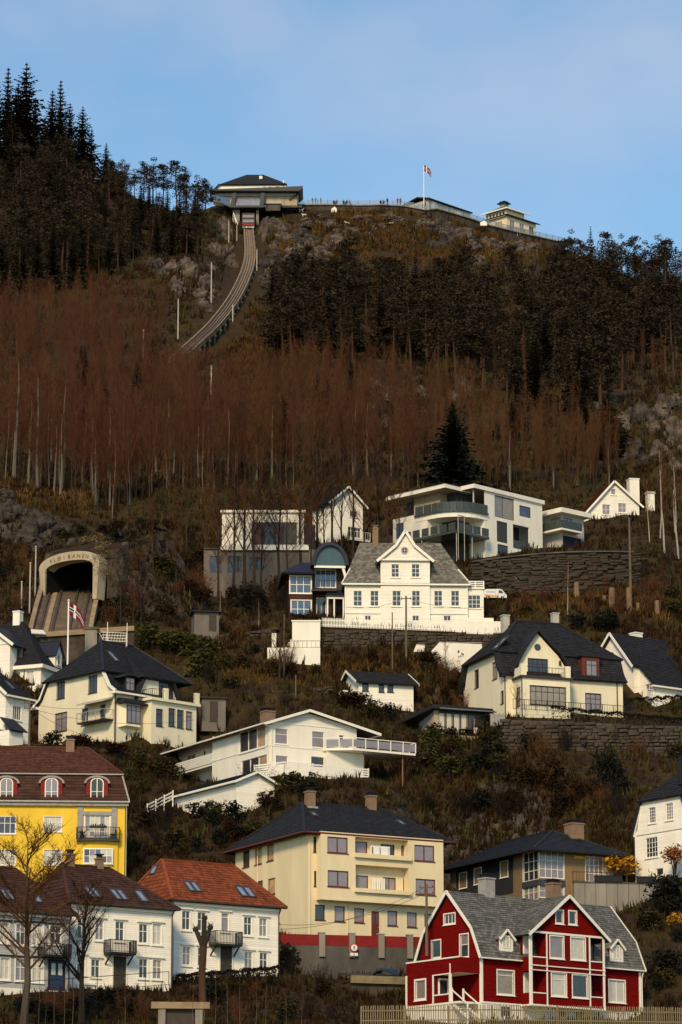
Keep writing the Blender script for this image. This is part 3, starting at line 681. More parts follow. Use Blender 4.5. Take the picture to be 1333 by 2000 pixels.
# ---- cream three-storey apartment block ---------------------------------
def cream_block():
    H = Thing('apartment_block', 'cream rendered three storey apartment block with dark hipped roof and two chimneys', 'apartment building', 602, 1845, 300, 28)
    W = H.F(866,1750)[0]; Dp = H.S(460,1740)[0]; z1 = H.F(602,1630)[1]; P = .85
    xb = H.F(627,1690,-P)[0]; zo = H.F(700,1757,-P)[1]; W2 = H.F(866.5,1690,-P)[0]
    H.body(W,Dp,-3,z1+.3,'cream')
    H.wall('F',-P,[(xb,zo),(W2,zo),(W2,z1+.25),(xb,z1+.25)],'cream',depth=P-.02); H.wall('L',xb,[(-P,zo),(0,zo),(0,z1+.25),(-P,z1+.25)],'cream'); H.wall('R',W2,[(-P,zo),(Dp*.4,zo),(Dp*.4,z1+.25),(-P,z1+.25)],'cream')
    H.part('bay_floor','cream',lambda b: b.box(xb-.02,W2+.02,-P-.02,-.01,zo-.18,zo))
    G = 'glass_mauve'
    for r in ((640,1635,680,1666),(640.5,1700.5,681.5,1732),(810,1651,849,1682),(812.5,1717,851,1748)): H.win('F',-P,r,2,1,'redbrown',G,tw=0,sw=.08,mw=.09,inset=.12)
    for r, in (((694,1638,798,1669),),((695,1692,799,1737),)): H.hole('F',-P,r)
    for r, c in (((695,1644,718,1668),1),((744,1649,771,1673),2),((784,1651,793,1677),1),((696.5,1710,719.6,1736),1),((748,1714,773.6,1740),2),((788,1717,796,1741),1)): H.win('F',0,r,c,1,'redbrown',G if c<2 or r[1]>1700 else 'glass',tw=0,sw=.07,sill=False)
    for a, b_ in ((1670,1679),(1738,1746)):
        u0 = H.F(692,a,-P)[0]; u1 = H.F(802,a,-P)[0]; za = H.F(747,(a+b_)/2,-P)[1]; H.part('balcony_ledge','cream',lambda b: b.box(u0,u1,-P-.28,-P+.1,za-.17,za+.17))
    for r in ((612.5,1634,621,1664),(614,1701,622,1731)): H.win('F',0,r,1,1,'redbrown','glass',tw=0,sw=.06)
    for r in ((616,1767,635,1796.6),(654,1770,674,1800),(692.6,1774,711.7,1802),(757.4,1779,776.5,1808),(795.6,1782,814.7,1811),(829.5,1785,848,1813)): H.win('F',0,r,1,1,'redbrown',G,tw=0,sw=.08)
    H.door('F',0,(725,1780,740.5,1834),'redbrown','cream',.08,pane='glass')
    for r, g in (((474.7,1661.5,487.7,1693.6),'glass'),((498.5,1656,511.8,1688),'warmglass'),((522,1649.6,535,1681),'warmglass'),((501,1720.6,513.6,1752),'glass'),((523.7,1715.5,537.8,1747),'warmglass')): H.win('L',0,r,1,1,'redbrown',g,tw=0,sw=.07)
    ze = z1+.12; r0, zr = H.F(591,1562,Dp/2); r1, zr2 = H.F(744,1585,Dp/2); zr = (zr+zr2)/2
    ps, rg = hip_slabs(W,Dp,ze,zr,max(r0,1.5),r1,.75)
    H.roof(ps,'black',.2,tiles=('black_tile',.34,.36),ridge=('black',rg))
    H.part('gutter','redbrown',lambda b: (b.tube((-.8,-.83,ze-.02),(W+.8,-.83,ze-.02),.08), b.tube((-.83,-.8,ze-.02),(-.83,Dp+.8,ze-.02),.08)))
    H.part('downpipe','cream',lambda b: (b.tube((.15,-.06,z1),(.15,-.06,-2),.05), b.tube((-.06,Dp*.68,z1),(-.06,Dp*.68,-2),.05), b.tube((W*.29,-.06,zo-.2),(W*.29,-.06,-1.5),.04)))
    H.chimney((596,1542,616,1574),Dp/2-.8,m='chim_brown',flash='chim_grey'); H.chimney((715,1551,735,1584),Dp/2-.2,m='chim_brown',flash='chim_grey')
    H.skylight(ps[0],[(606,1588),(616,1588),(621,1595),(611,1595)]); H.skylight(ps[0],[(777,1604),(786,1604),(790,1612),(781,1612)])
    H.finish()
    # things on the balconies
    x,z = H.F(747,1669,-.35); z = H.F(747,1676,-P)[1]
    t = empty('clothes_airer', H.o.matrix_basis @ Vector((H.F(742,1660,-.4)[0],-.4,z)), H.a, 'white laundry rack on the top balcony of the cream block', 'laundry rack')
    b = MB(); b.box(-.9,.9,-.18,.18,.95,1.05); b.box(-.9,-.84,-.15,.15,0,.95); b.box(.84,.9,-.15,.15,0,.95); b.build('rack_frame','wtrim',t)
    b = MB(); b.box(-.7,-.1,-.2,-.16,.35,1.04); b.box(0,.75,-.2,-.16,.2,1.04); b.build('sheet','carwhite',t)
    z = H.F(747,1744,-P)[1]
    t = empty('folding_screen', H.o.matrix_basis @ Vector((H.F(740,1730,-.4)[0],-.4,z)), H.a, 'pale slatted folding screen on the lower balcony of the cream block', 'screen')
    b = MB()
    for i in range(6): b.box(-.65+i*.22,-.5+i*.22,-.04+.03*(i%2),.0+.03*(i%2),0,1.3)
    b.build('screen_slats','wtrim',t)
cream_block()

# ---- row of white and grey clapboard houses ------------------------------
def balcony(H, px0, px1, pyt, pyb, c=0, depth=1.1, m='iron', brackets=True):
    u0 = H.F(px0,(pyt+pyb)/2,c-depth)[0]; u1 = H.F(px1,(pyt+pyb)/2,c-depth)[0]; zt = H.F((px0+px1)/2,pyt,c-depth)[1]; zb = H.F((px0+px1)/2,pyb,c-depth)[1]
    b = MB(); b.box(u0,u1,c-depth,c-.003,zb,zb+.16)
    if brackets:
        for u in (u0+.15,u1-.15): b.beam((u,c-.02,zb-.7),(u,c-depth*.8,zb),.09)
    o = b.build('balcony',m,H.o)
    railing(H,[(u0,c,zb+.16),(u0,c-depth,zb+.16),(u1,c-depth,zb+.16),(u1,c,zb+.16)],h=zt-zb-.16,m=m,step=.13,parent=o,r=.018,name='balcony_railing')
    return o
YAW = 33
def row_house(name, label, px, py, Y, pxr, eave, ridgeL, ridgeR, wallm, tiles, wins, doors, balc, skies, chims, hipL, fnd, deps=8.6, fm='wtrim', gm='glass', trimm=None, group=None):
    H = Thing(name,label,'house',px,py,Y,YAW,group); W = H.F(pxr,py-60)[0]; Dp = deps; z1 = H.F(*eave)[1]
    H.body(W,Dp,-2.5,z1,wallm)
    if fnd is not None: zf = H.F(px+60,fnd)[1]; H.part('foundation','white_smooth',lambda b: b.box(-.04,W+.04,-.1,.3,-2.5,zf))
    r0,zr = H.F(*ridgeL,Dp/2); r1,zr2 = H.F(*ridgeR,Dp/2); zr = (zr+zr2)/2
    ps, rg = hip_slabs(W,Dp,z1,zr,r0,r1,.42)
    H.roof(ps,'dkwood',.16,tiles=(tiles,.30,.36),ridge=(tiles,rg))
    H.part('gutter','dkwood',lambda b: b.tube((-.4,-.5,z1-.06),(W+.4,-.5,z1-.06),.07)); H.part('cornice','wtrim',lambda b: b.box(-.06,W+.06,-.16,-.003,z1-.34,z1-.17))
    H.part('downpipe','dkmetal',lambda b: (b.tube((W-.12,-.4,z1-.1),(W-.12,-.1,z1-.6),.05), b.tube((W-.12,-.1,z1-.6),(W-.12,-.1,-1),.05)))
    for r, c, ro, g in wins:
        H.win('F',0,r,c,ro,fm,g or gm,tw=.1); 
        if trimm != 0:
            u0,u1,a,b_ = H.rect('F',0,r); q = MB(); q.box(u0-.22,u1+.22,-.14,-.003,b_+.12,b_+.24); q.build('window_hood',trimm or 'wtrim',H.o)
    for r, m, pane in doors: H.door('F',0,r,m,fm if trimm in (None,0) else trimm,.12,pane=pane)
    for q in balc: balcony(H,*q)
    for side, q, n in skies: H.skylight(ps[side],q,n)
    for q in chims: H.chimney(q,Dp/2,m='chim_brown')
    H.finish(); return H
w2 = [.62]
row_house('row_house','grey clapboard row house with black window surrounds and a dark blue door',-20,1958,264,136,(120,1786),(-30,1690),(30,1699),'grey_siding','dkbrown_tile',
  [((1,1803,17.6,1841),2,w2,'curtain'),((32,1805,50,1845),2,w2,None),((64,1806,84,1845.4),2,w2,'curtain'),((98,1809,120,1843),2,w2,None),((1,1871,19,1912.6),2,w2,'curtain'),((31,1873,51,1915.5),2,w2,'glass_mauve'),((64,1874,84,1917.6),2,w2,'curtain')],
  [((97,1877,124,1938),'bluedoor','curtain')],[(88,140,1843,1869)],[(0,[(0,1738),(20,1738),(28,1759),(8,1759)],2),(0,[(62,1749),(76,1749),(84,1765),(70,1765)],1)],[],False,1931,fm='wtrim',trimm='black')
row_house('row_house','white clapboard row house with brown tiled roof and five skylights, the middle of the row',136,1944,269.5,337,(330,1776),(122,1687),(214,1697),'white','dkbrown_tile',
  [((272,1805,289,1842),2,w2,'glass_mauve'),((299,1805,316,1844.5),2,w2,'curtain'),((226,1800,243,1838),2,w2,None),((152,1793,170,1833),2,w2,None),((187,1797,203,1836),2,w2,'glass_mauve'),((272,1873,289,1910.5),2,w2,None),((299,1875,316,1912),2,w2,'glass_mauve'),((178.6,1874,195.4,1908),2,w2,None),((151,1868,167,1903),2,w2,None),((169,1927,181,1942),1,1,None)],
  [((221,1868,246,1936),'dkwood',None)],[(217,267,1836,1864)],[(0,[(160,1734),(182,1734),(202,1755),(180,1755)],2),(0,[(210,1737),(235,1739),(254,1760),(229,1759)],2),(0,[(261,1741),(276,1741),(291,1763),(276,1763)],1)],[(129.6,1664,146,1684),(187,1672.5,202.5,1692)],True,1938)
row_house('row_house','white row house with orange tiled roof and black iron balcony, right end of the row',339,1924,277,546,(440,1765),(317,1677),(456,1693),'white','orange_tile',
  [((356,1779,372,1816),2,w2,None),((386.5,1782,402.5,1818),2,w2,None),((433,1784,447.5,1819),1,[.78],'glass_mauve'),((477,1791,492.4,1826.5),2,w2,None),((507,1794,522,1829),2,w2,'glass_mauve'),((357,1849,372.7,1885),2,w2,'glass_mauve'),((387,1851,401,1887),2,w2,None),((478,1859,493.7,1894.5),2,w2,None),((507.6,1861,523,1897),2,w2,None)],
  [((430,1850,453,1908),'dkwood',None)],[(422.5,474,1819,1847.5)],[(0,[(356,1723),(380,1723),(396,1743),(372,1743)],2),(0,[(457,1732),(486,1734),(502,1754),(473,1753)],2),(1,[(300,1690),(310,1692),(305,1709),(295,1708)],1)],[],True,None)

# ---- yellow mansard house -------------------------------------------------
def yellow_house():
    H = Thing('yellow_house','bright yellow rendered house with brown tiled mansard roof and red arched dormers','house',243,1722,317,3.5)
    X0 = -14.0; Dp = 11.0; ze = H.F(243,1575)[1]; zb = H.F(241.5,1513,.7)[1]; zr = H.F(172,1461,Dp/2)[1]; xr = H.F(172,1461,Dp/2)[0]
    H.wall('F',0,[(X0,-3),(0,-3),(0,ze),(X0,ze)],'yellow'); H.wall('R',0,[(0,-3),(Dp,-3),(Dp,ze),(0,ze)],'yellow'); H.wall('L',X0,[(0,-3),(Dp,-3),(Dp,ze),(0,ze)],'yellow'); H.wall('K',Dp,[(X0,-3),(0,-3),(0,ze),(X0,ze)],'yellow')
    H.part('cornice','chim_grey',lambda b: (b.box(X0-.3,.3,-.3,-.003,ze-.02,ze+.30), b.box(.003,.3,-.003,Dp,ze-.02,ze+.30)))
    low = [[(X0-.35,-.35,ze+.3),(.35,-.35,ze+.3),(-.35,.7,zb),(X0,.7,zb)],[(.35,-.35,ze+.3),(.35,Dp,ze+.3),(-.35,Dp-.7,zb),(-.35,.7,zb)]]
    H.roof(low,'dkwood',.15,name='mansard',tiles=('dkbrown_tile',.9,.30))
    up = [[(X0,.55,zb-.05),(-.2,.55,zb-.05),(xr,Dp/2,zr),(X0,Dp/2,zr)],[(-.2,.55,zb-.05),(-.2,Dp-.55,zb-.05),(xr,Dp/2,zr)],[(-.2,Dp-.55,zb-.05),(X0,Dp-.55,zb-.05),(X0,Dp/2,zr),(xr,Dp/2,zr)]]
    H.roof(up,'dkwood',.15,tiles=('brown_tile',.27,.36),ridge=('brown_tile',[((X0,Dp/2,zr),(xr,Dp/2,zr)),((xr,Dp/2,zr),(-.2,.55,zb))]))
    H.part('gutter','stucco',lambda b: (b.tube((X0-.3,-.42,ze+.33),(.4,-.42,ze+.33),.08), b.tube((X0,.45,zb-.03),(-.15,.45,zb-.03),.06), b.beam((.37,-.38,ze+.35),(-.32,.62,zb),.1,.1), b.tube((.12,-.1,ze),(.12,-.1,-2),.05)))
    for cx in (13,101,190):
        x,_ = H.F(cx,1545,-.1); z0 = H.F(cx,1562,-.1)[1]; zt = H.F(cx,1530,-.1)[1]; za = H.F(cx,1517,-.1)[1]; w = .96; y = -.12
        arc = [(x+math.cos(t)*w, zt+math.sin(t)*(za-zt-.1)) for t in [math.pi*i/10 for i in range(11)]]
        b = MB(); b.prism([(x-w,y,z0),(x+w,y,z0)]+[(a,y,z) for a,z in arc],(0,1.6,0)); d = b.build('dormer','redtrim',H.o)
        r = MB()
        for i in range(10):
            a = math.pi*i/10; c = math.pi*(i+1)/10; q = lambda t,k: (x+math.cos(t)*(w+k), zt+math.sin(t)*(za-zt-.1+k))
            A,B,C,D = q(a,.02),q(c,.02),q(c,.2),q(a,.2); r.prism([(A[0],y-.14,A[1]),(B[0],y-.14,B[1]),(C[0],y-.14,C[1]),(D[0],y-.14,D[1])],(0,1.9,0))
        r.build('dormer_roof','chim_grey',d)
        f = MB(); iw = .5; zs = z0+.15; zc = zt+.05
        f.box(x-iw-.09,x+iw+.09,y-.06,y-.003,zs-.1,zs); f.box(x-iw-.09,x-iw,y-.06,y-.003,zs,zc); f.box(x+iw,x+iw+.09,y-.06,y-.003,zs,zc); f.box(x-.04,x+.04,y-.06,y-.003,zs,zc+.33)
        f.box(x-iw,x-.04,y-.055,y-.003,zs+.55,zs+.6); f.box(x+.04,x+iw,y-.055,y-.003,zs+.55,zs+.6)
        for i in range(8):
            a = math.pi*i/8; c = math.pi*(i+1)/8; f.prism([(x+math.cos(t)*kx,y-.06,zc+math.sin(t)*kz) for t,kx,kz in ((a,iw,.36),(c,iw,.36),(c,iw+.09,.45),(a,iw+.09,.45))],(0,.057,0))
        f.build('window_frame','wtrim',d)
        g = MB(); g.prism([(x-iw,y-.02,zs),(x+iw,y-.02,zs)]+[(x+math.cos(math.pi*i/8)*iw,y-.02,zc+math.sin(math.pi*i/8)*.36) for i in range(9)],(0,.012,0)); g.build('pane','glass_green' if cx>150 else 'glass_mauve',d)
        s = MB(); s.box(x-w-.1,x+w+.1,y-.12,y+.2,z0-.07,z0); s.build('sill','redtrim',d)
    for r,c,g in (((-12,1595,31,1628),4,'glass_mauve'),((86,1595,121,1624),3,'curtain'),((86,1660,121,1689),3,'curtain'),((-12,1660,31,1689),4,'curtain')): H.win('F',0,r,c,[.62],gm=g,tw=.05)
    # bow with balcony doors above
    y = -.55; u0 = H.F(153,1640,y)[0]; u1 = H.F(231,1640,y)[0]; zt = H.F(190,1643,y)[1]
    n = 9; arc = [(u0+(u1-u0)*i/n, -.55*math.sin(math.pi*(.12+.76*i/n))/math.sin(math.pi/2)-.05) for i in range(n+1)]
    H.part('bow','yellow',lambda b: b.prism([(u0,.0,-3)]+[(a,c,-3) for a,c in arc]+[(u1,.0,-3)],(0,0,zt+3)))
    H.win('F',-.58,(164,1658,220,1686),5,[.5],hole=False,gms=['glass_blue','glass','curtain','glass_mauve','curtain'],tw=.06,inset=.0)
    H.win('F',0,(166.5,1593,215,1634),5,[.25],gms=['curtain','glass_mauve','glass_mauve','curtain','curtain'],tw=.08)
    H.part('pilaster','chim_grey',lambda b: [b.box(H.F(a,1600)[0],H.F(c,1600)[0],-.12,-.003,H.F(157,1640)[1],ze-.03) for a,c in ((151.5,162.5),(218,229))] + [b.box(H.F(162.5,1600)[0]+.003,H.F(218,1600)[0]-.003,-.12,-.003,H.F(190,1592)[1],H.F(190,1585)[1])])
    bz = zt; arc2 = [(u0-.15+(u1-u0+.3)*i/n, -.95*math.sin(math.pi*(.2+.6*i/n))-.1) for i in range(n+1)]
    b = MB(); b.prism([(u0-.15,0,bz)]+[(a,c,bz) for a,c in arc2]+[(u1+.15,0,bz)],(0,0,.18)); o = b.build('balcony','dkmetal',H.o)
    railing(H,[(u0-.12,-.02,bz+.18)]+[(a,c,bz+.18) for a,c in arc2]+[(u1+.12,-.02,bz+.18)],h=1.05,step=.13,parent=o,r=.014,name='balcony_railing',posts=3)
    for nm,lab,cat,u,fn in (('flower_box','dark flower box hung on the railing of the yellow house balcony','flower box',.5,lambda b: (b.box(-.75,.75,-.14,.14,.95,1.12), [b.box(-.7+i*.2,-.56+i*.2,-.1,.1,1.12,1.22+.05*(i%3)) for i in range(7)])),
                            ('chair','dark chair at the right end of the yellow house balcony','chair',.86,lambda b: (b.box(-.25,.25,-.25,.25,.42,.48), b.box(.2,.26,-.25,.25,.48,1.0), b.box(-.25,-.2,-.25,-.2,0,.42), b.box(.2,.25,-.25,-.2,0,.42), b.box(-.25,-.2,.2,.25,0,.42), b.box(.2,.25,.2,.25,0,.42))),
                            ('plant_pot','dark plant in a pot at the left end of the yellow house balcony','plant pot',.1,lambda b: (b.tube((0,0,0),(0,0,.4),.18,.24), [b.tube((0,0,.4),(math.cos(i)*.32,math.sin(i)*.3,.7+.06*(i%3)),.05,.01,4) for i in range(14)]))):
        bb = MB(); fn(bb); q = bb.build(nm,'iron',None); q.location = H.o.matrix_basis @ Vector((u0+(u1-u0)*u, -.45 if nm != 'flower_box' else -1.0, bz+.18)); q.rotation_euler.z = H.a; tag(q,lab,cat)
    H.chimney((129.6,1442,146,1470),Dp/2-.4,m='chim_brown')
    H.finish()
yellow_house()

# ---- dark and tan modern house -------------------------------------------
def dark_house():
    H = Thing('dark_house','dark clad house with tan panels, white gridded corner window and blue-black tiled roof','house',1053,1800,326,28)
    W = H.F(1200,1720)[0]; Dp = H.S(880,1740)[0]; z1 = H.F(1053,1661)[1]
    ys = H.S(1021,1700)[0]; yt = H.S(1003,1700)[0]
    H.wall('F',0,[(0,-2),(W,-2),(W,z1),(0,z1)],'tan'); H.wall('L',0,[(0,-2),(yt,-2),(yt,z1),(0,z1)],'tan'); zd = H.S(940,1757)[1]
    H.wall('L',-.04,[(yt,zd),(Dp-1.2,zd),(Dp-1.2,z1),(yt,z1)],'darkwall'); H.wall('L',0,[(yt,-2),(Dp,-2),(Dp,z1),(yt,z1)],'tan'); H.wall('R',W,[(0,-2),(Dp,-2),(Dp,z1),(0,z1)],'darkwall'); H.wall('K',Dp,[(0,-2),(W,-2),(W,z1),(0,z1)],'darkwall')
    for r in ((898,1705,912,1734),(927,1696,941,1726),(978,1682.5,992.4,1712.6)): H.win('L',-.04,r,2,2,gm='glass',tw=.07)
    for (a,b_) in ((1664,1719),(1729,1758)):
        H.win('L',0,(1022,a,1051.5,b_+1),3,[.33,.66] if a<1700 else 2,gm='glass',tw=.05,sill=False); H.win('F',0,(1054.5,a-1,1102,b_-4),4,[.33,.66] if a<1700 else 2,gm='glass_mauve',tw=.05,sill=False)
    za = H.F(1075,1723)[1]; H.part('band','dkmetal',lambda b: (b.box(-.06,H.F(1104,1723)[0],-.08,-.003,za-.35,za+.2), b.box(-.08,-.003,-.003,ys,za-.35,za+.2)))
    H.win('F',0,(1144,1674,1178.7,1722),4,[.33,.66],gm='glass_mauve',tw=.05)
    H.part('panel','stucco',lambda b: b.box(H.F(1181,1690)[0],W-.1,-.05,-.003,H.F(1190,1725)[1],z1-.2)); H.part('panel','yellow',lambda b: b.box(H.F(1121,1690)[0],H.F(1140,1690)[0],-.05,-.003,H.F(1130,1677)[1],z1-.25))
    ax,az = H.F(1080,1623,3.6); o = 1.1; ze = z1-.02; L2 = Dp-4
    A=(-o,-o,ze);B=(W+o,-o,ze);C=(W+o,Dp+o,ze);D=(-o,Dp+o,ze);P=(ax,3.6,az);Q=(ax,L2,az)
    H.roof([[D,A,P,Q],[A,B,P],[B,C,Q,P],[C,D,Q]],'blue_tile',.2,tiles=('blue_tile',.5,.34),ridge=('black',[(A,P),(B,P),(P,Q)]))
    H.part('gutter','black',lambda b: (b.tube((-o,-o-.06,ze-.1),(W+o,-o-.06,ze-.1),.08), b.tube((-o-.06,-o,ze-.1),(-o-.06,Dp+o,ze-.1),.08)))
    H.chimney((1105,1605,1138,1656),2.6,m='chim_brown',flash='stucco')
    H.finish()
    # concrete terrace wall in front
    T = Thing('terrace_wall','weathered grey concrete terrace wall below the tan house','wall',1122,1775,321,10)
    w = T.F(1292,1745)[0]; zt = T.F(1200,1723)[1]
    T.part('wall_panel','concrete',lambda b: [b.box(w/8*i+.02,w/8*(i+1)-.02,0,.35,-3,zt-.12) for i in range(8)]); T.part('coping','concrete_dark',lambda b: b.box(-.05,w+.05,-.06,.4,zt-.12,zt))
    b = MB(); q = T.o.matrix_basis
    R_ = empty('terrace_railing',q@Vector((0,.3,zt)),T.a,'thin iron railing on the concrete terrace of the tan house','railing')
    railing(T,[(0,0,0),(w*.5,0,0)],h=.9,parent=R_,step=.3,name='railing_bars')
    for i,(px,wd) in enumerate(((1176,1.5),(1196,1.6),(1252,.9),(1270,.9))):
        u = T.F(px,1712,.3)[0]; b = MB(); b.box(-wd/2,wd/2,-.2,.2,0,.5); b.box(-wd/2-.04,wd/2+.04,-.24,.24,.5,.56)
        o = b.build('planter','iron',None); o.location = q@Vector((u,.0,zt+.004)); o.rotation_euler.z = T.a; tag(o,['wide dark planter box left of the white panel on the terrace','wide dark planter box under the white panel on the terrace','small dark planter box below the yellow bush','small dark planter box at the right end of the concrete terrace'][i],'planter',group='planters on the concrete terrace')
dark_house()

# ---- white clapboard house at the right edge ------------------------------
def right_house():
    H = Thing('white_house','white clapboard house with dark hipped roof cut off by the right edge of the photo','house',1352,1712,324,37)
    Dp = H.S(1241,1670)[0]; W = 9; zt = H.S(1285,1561)[1]; zm = H.S(1285,1625)[1]; k = 1.0
    out = [(0,-2),(Dp,-2),(Dp,zm),(Dp-.35,zm+.5),(Dp-k,zt),(k,zt),(0,zm)]
    H.wall('L',0,out,'white'); H.wall('F',0,[(0,-2),(W,-2),(W,zm),(0,zm)],'white'); H.wall('R',W,out,'white'); H.wall('K',Dp,[(0,-2),(W,-2),(W,zm),(0,zm)],'white')
    H.part('trim','wtrim',lambda b: (b.box(-.08,-.003,0,Dp-.3,zm-.05,zm+.1), b.beam((-.06,Dp+.1,zm-.1),(-.06,Dp-k,zt),.1,.25), b.beam((-.06,-.1,zm-.1),(-.06,k,zt),.1,.25), b.box(-.2,-.003,k-.2,Dp-k+.2,zt-.05,zt+.12)))
    zr = H.S(1321,1500,3)[1]; f = Dp/2
    H.roof([[(-.4,Dp-k+.3,zt),(-.4,k-.3,zt),(3.4,f,zr)],[(-.4,k-.3,zt),(W+.4,k-.3,zt),(W-3,f,zr),(3.4,f,zr)],[(W+.4,Dp-k+.3,zt),(-.4,Dp-k+.3,zt),(3.4,f,zr),(W-3,f,zr)],[(-.3,-.3,zm-.1),(W+.3,-.3,zm-.1),(W+.3,k,zt+.02),(-.3,k,zt+.02)],[(W+.3,Dp+.3,zm-.1),(-.3,Dp+.3,zm-.1),(-.3,Dp-k,zt+.02),(W+.3,Dp-k,zt+.02)]],'slate',.15,tiles=('black_tile',.34,.34))
    for r,c,ro in (((1268,1577,1281,1607),3,5),((1301,1569,1315,1601),3,5),((1262,1636,1285,1674),4,[.25,.5,.75])): H.win('L',0,r,c,ro,gm='glass',mw=.04)
    H.win('L',0,(1282,1696,1296,1709),1,1,gm='glass')
    H.chimney((1326,1478,1345,1506),2,m='black')
    H.finish()
right_house()

# ---- long white gabled house with terraces --------------------------------
def plank_fence(H, name, label, cat, pts, h, n, m='wtrim', group=None, posts=1.6):
    """horizontal plank fence along local points: each plank and post a part"""
    o = empty(name, H.o.matrix_basis @ Vector(pts[0]), H.a, label, cat, group); p0 = Vector(pts[0])
    for a, c in zip(pts[:-1], pts[1:]):
        a = Vector(a)-p0; c = Vector(c)-p0; ln = (c-a).length; k = max(1, round(ln/posts)); d = (c-a).normalized(); nn = Vector((d.y,-d.x,0))*.05
        for i in range(n):
            z = h*(i+.5)/n; b = MB(); b.beam(a+nn+Vector((0,0,z)), c+nn+Vector((0,0,z)), .03, h/n*.62); b.build('plank', m, o)
        for i in range(k+1):
            q = a.lerp(c, i/k); b = MB(); b.box(q.x-.05,q.x+.05,q.y-.05,q.y+.05,0,h+.03); b.build('post', m, o)
    return o
def long_house():
    H = Thing('long_white_house','long low white house with wide gable and black roof above two white terraces','house',525,1535,347,30)
    yc, ze = H.S(519,1414); ze = H.F(525,1411)[1]; W = H.F(697,1470)[0]; xa, za = H.F(600,1389); Dp = H.S(323,1500)[0]; ym = H.S(415,1480)[0]
    xe, zE = H.F(735,1436); zw = H.F(697,1426)[1]
    out = [(0,-3),(W,-3),(W,za-(W-xa)*(za-zE)/(xe-xa)),(xa,za-.15),(0,ze)]
    H.wall('F',0,out,'white_smooth'); H.wall('L',0,[(0,-3),(ym,-3),(ym,ze),(0,ze)],'white_smooth'); H.wall('L',1.3,[(ym,-3),(Dp,-3),(Dp,ze+.5),(ym,ze+.5)],'white_smooth'); H.wall('F',ym,[(0,-3),(1.3,-3),(1.3,ze+.3),(0,ze+.3)],'white_smooth'); H.wall('R',W,[(0,-3),(Dp,-3),(Dp,ze),(0,ze)],'white_smooth'); H.wall('K',Dp,out,'white_smooth')
    sl = (za-ze)/xa; o = .75; zl = ze-sl*o
    H.roof([[(-o,-.6,zl+.14),(-o,Dp+.6,zl+.14),(xa,Dp+.6,za+.1),(xa,-.6,za+.1)],[(xe+.2,-.6,zE+.1),(xe+.2,Dp,zE+.1),(xa,Dp,za+.1),(xa,-.6,za+.1)]],'black',.16,tiles=('black_tile',.34,.36))
    def trim(b):
        b.beam((-o,-.63,zl+.02),(xa,-.63,za-.02),.07,.26); b.beam((xa,-.63,za-.02),(xe+.2,-.63,zE-.02),.07,.26); b.tube((-o-.07,-.6,zl+.05),(-o-.07,Dp+.6,zl+.05),.09); b.box(xe+.1,xe+.3,-.6,3,zE-.1,zE+.06)
        b.tube((.25,-.1,ze-.1),(.25,-.1,-1),.05); b.tube((-o,-.3,zl),(.2,-.1,ze-.5),.05)
        z = H.F(610,1463)[1]; b.box(-.03,W,-.05,-.003,z-.06,z+.06); b.box(-.05,-.003,-.003,ym,z-.06,z+.06)
        z = H.F(610,1418)[1]; b.box(.2,W-.1,-.05,-.003,z-.04,z+.04)
    H.part('trim','wtrim',trim)
    H.part('gable_boards','white',lambda b: b.prism([(.3,-.04,ze+.12),(W-1,-.04,ze-.05),(xa,-.04,za-.25)],(0,.037,0)))
    for r,c,g in (((538,1423,562.6,1453),1,'glass_mauve'),((610,1429,633.5,1460),1,'glass_mauve'),((662.7,1436,672,1453),1,'glass'),((539,1476,562.6,1496),1,'glass_mauve'),((608,1478,634,1500),1,'glass')): H.win('F',0,r,c,[.62] if r[0] in (538,610) else 1,gm=g,tw=.06)
    for r,c in (((468,1424,519,1465),3),((472,1480,522,1507),3)): H.win('L',0,r,c,1,gms=['warmglass','glass','glass'],tw=.06,mw=.14)
    for r in ((364,1474,382,1492),(397,1465,402,1479)): H.win('L',1.3,r,2 if r[0]==364 else 1,1,gm='glass',tw=.05)
    # loggia parapet of boards on the side
    z0 = H.S(380,1500)[1]; 
    H.part('loggia_floor','wtrim',lambda b: b.box(.0,1.28,ym+.02,Dp-.1,z0-.25,z0-.1))
    for i in range(6): H.part('plank','wtrim',lambda b: b.box(-.05,-.01,ym,Dp-.3,z0+i*.17,z0+i*.17+.13))
    H.part('pier','white_smooth',lambda b: b.box(0,.25,Dp-.3,Dp,-3,ze))
    H.chimney((510,1386,537,1406),7,m='chim_brown')
    H.finish()
    q = H.o.matrix_basis
    # upper right deck with glass rail
    yd = -2.2; x0 = H.F(690,1460,yd)[0]; x1 = H.F(812,1462,yd)[0]; zd = H.F(750,1466,yd)[1]; xl = H.F(664,1470,yd+1.5)[0]
    D = empty('upper_deck',q@Vector((x0,yd,zd)),H.a,'white upper deck with glass railing panels right of the long white house','deck'); w = x1-x0
    b = MB(); b.prism([(0,0,-.22),(w,0,-.22),(w,4,-.22),(-2.2,4,-.22),(-2.2,1.6,-.22)],(0,0,.22)); b.build('deck_floor','wtrim',D)
    pts = [Vector((-2.2,1.6,0)),Vector((0,0,0)),Vector((w,0,0)),Vector((w,3.5,0))]
    for a,c in zip(pts[:-1],pts[1:]):
        k = max(2, round((c-a).length/1.35))
        for i in range(k):
            p_,r_ = a.lerp(c,i/k),a.lerp(c,(i+1)/k); g = MB(); g.beam(p_.lerp(r_,.06)+Vector((0,0,.5)),p_.lerp(r_,.94)+Vector((0,0,.5)),.02,.72); g.build('glass_panel','glass_mauve',D)
            g = MB(); g.box(p_.x-.045,p_.x+.045,p_.y-.045,p_.y+.045,0,1.02); g.build('post','wtrim',D)
        g = MB(); g.beam(a+Vector((0,0,1.02)),c+Vector((0,0,1.02)),.09,.07); g.build('handrail','wtrim',D)
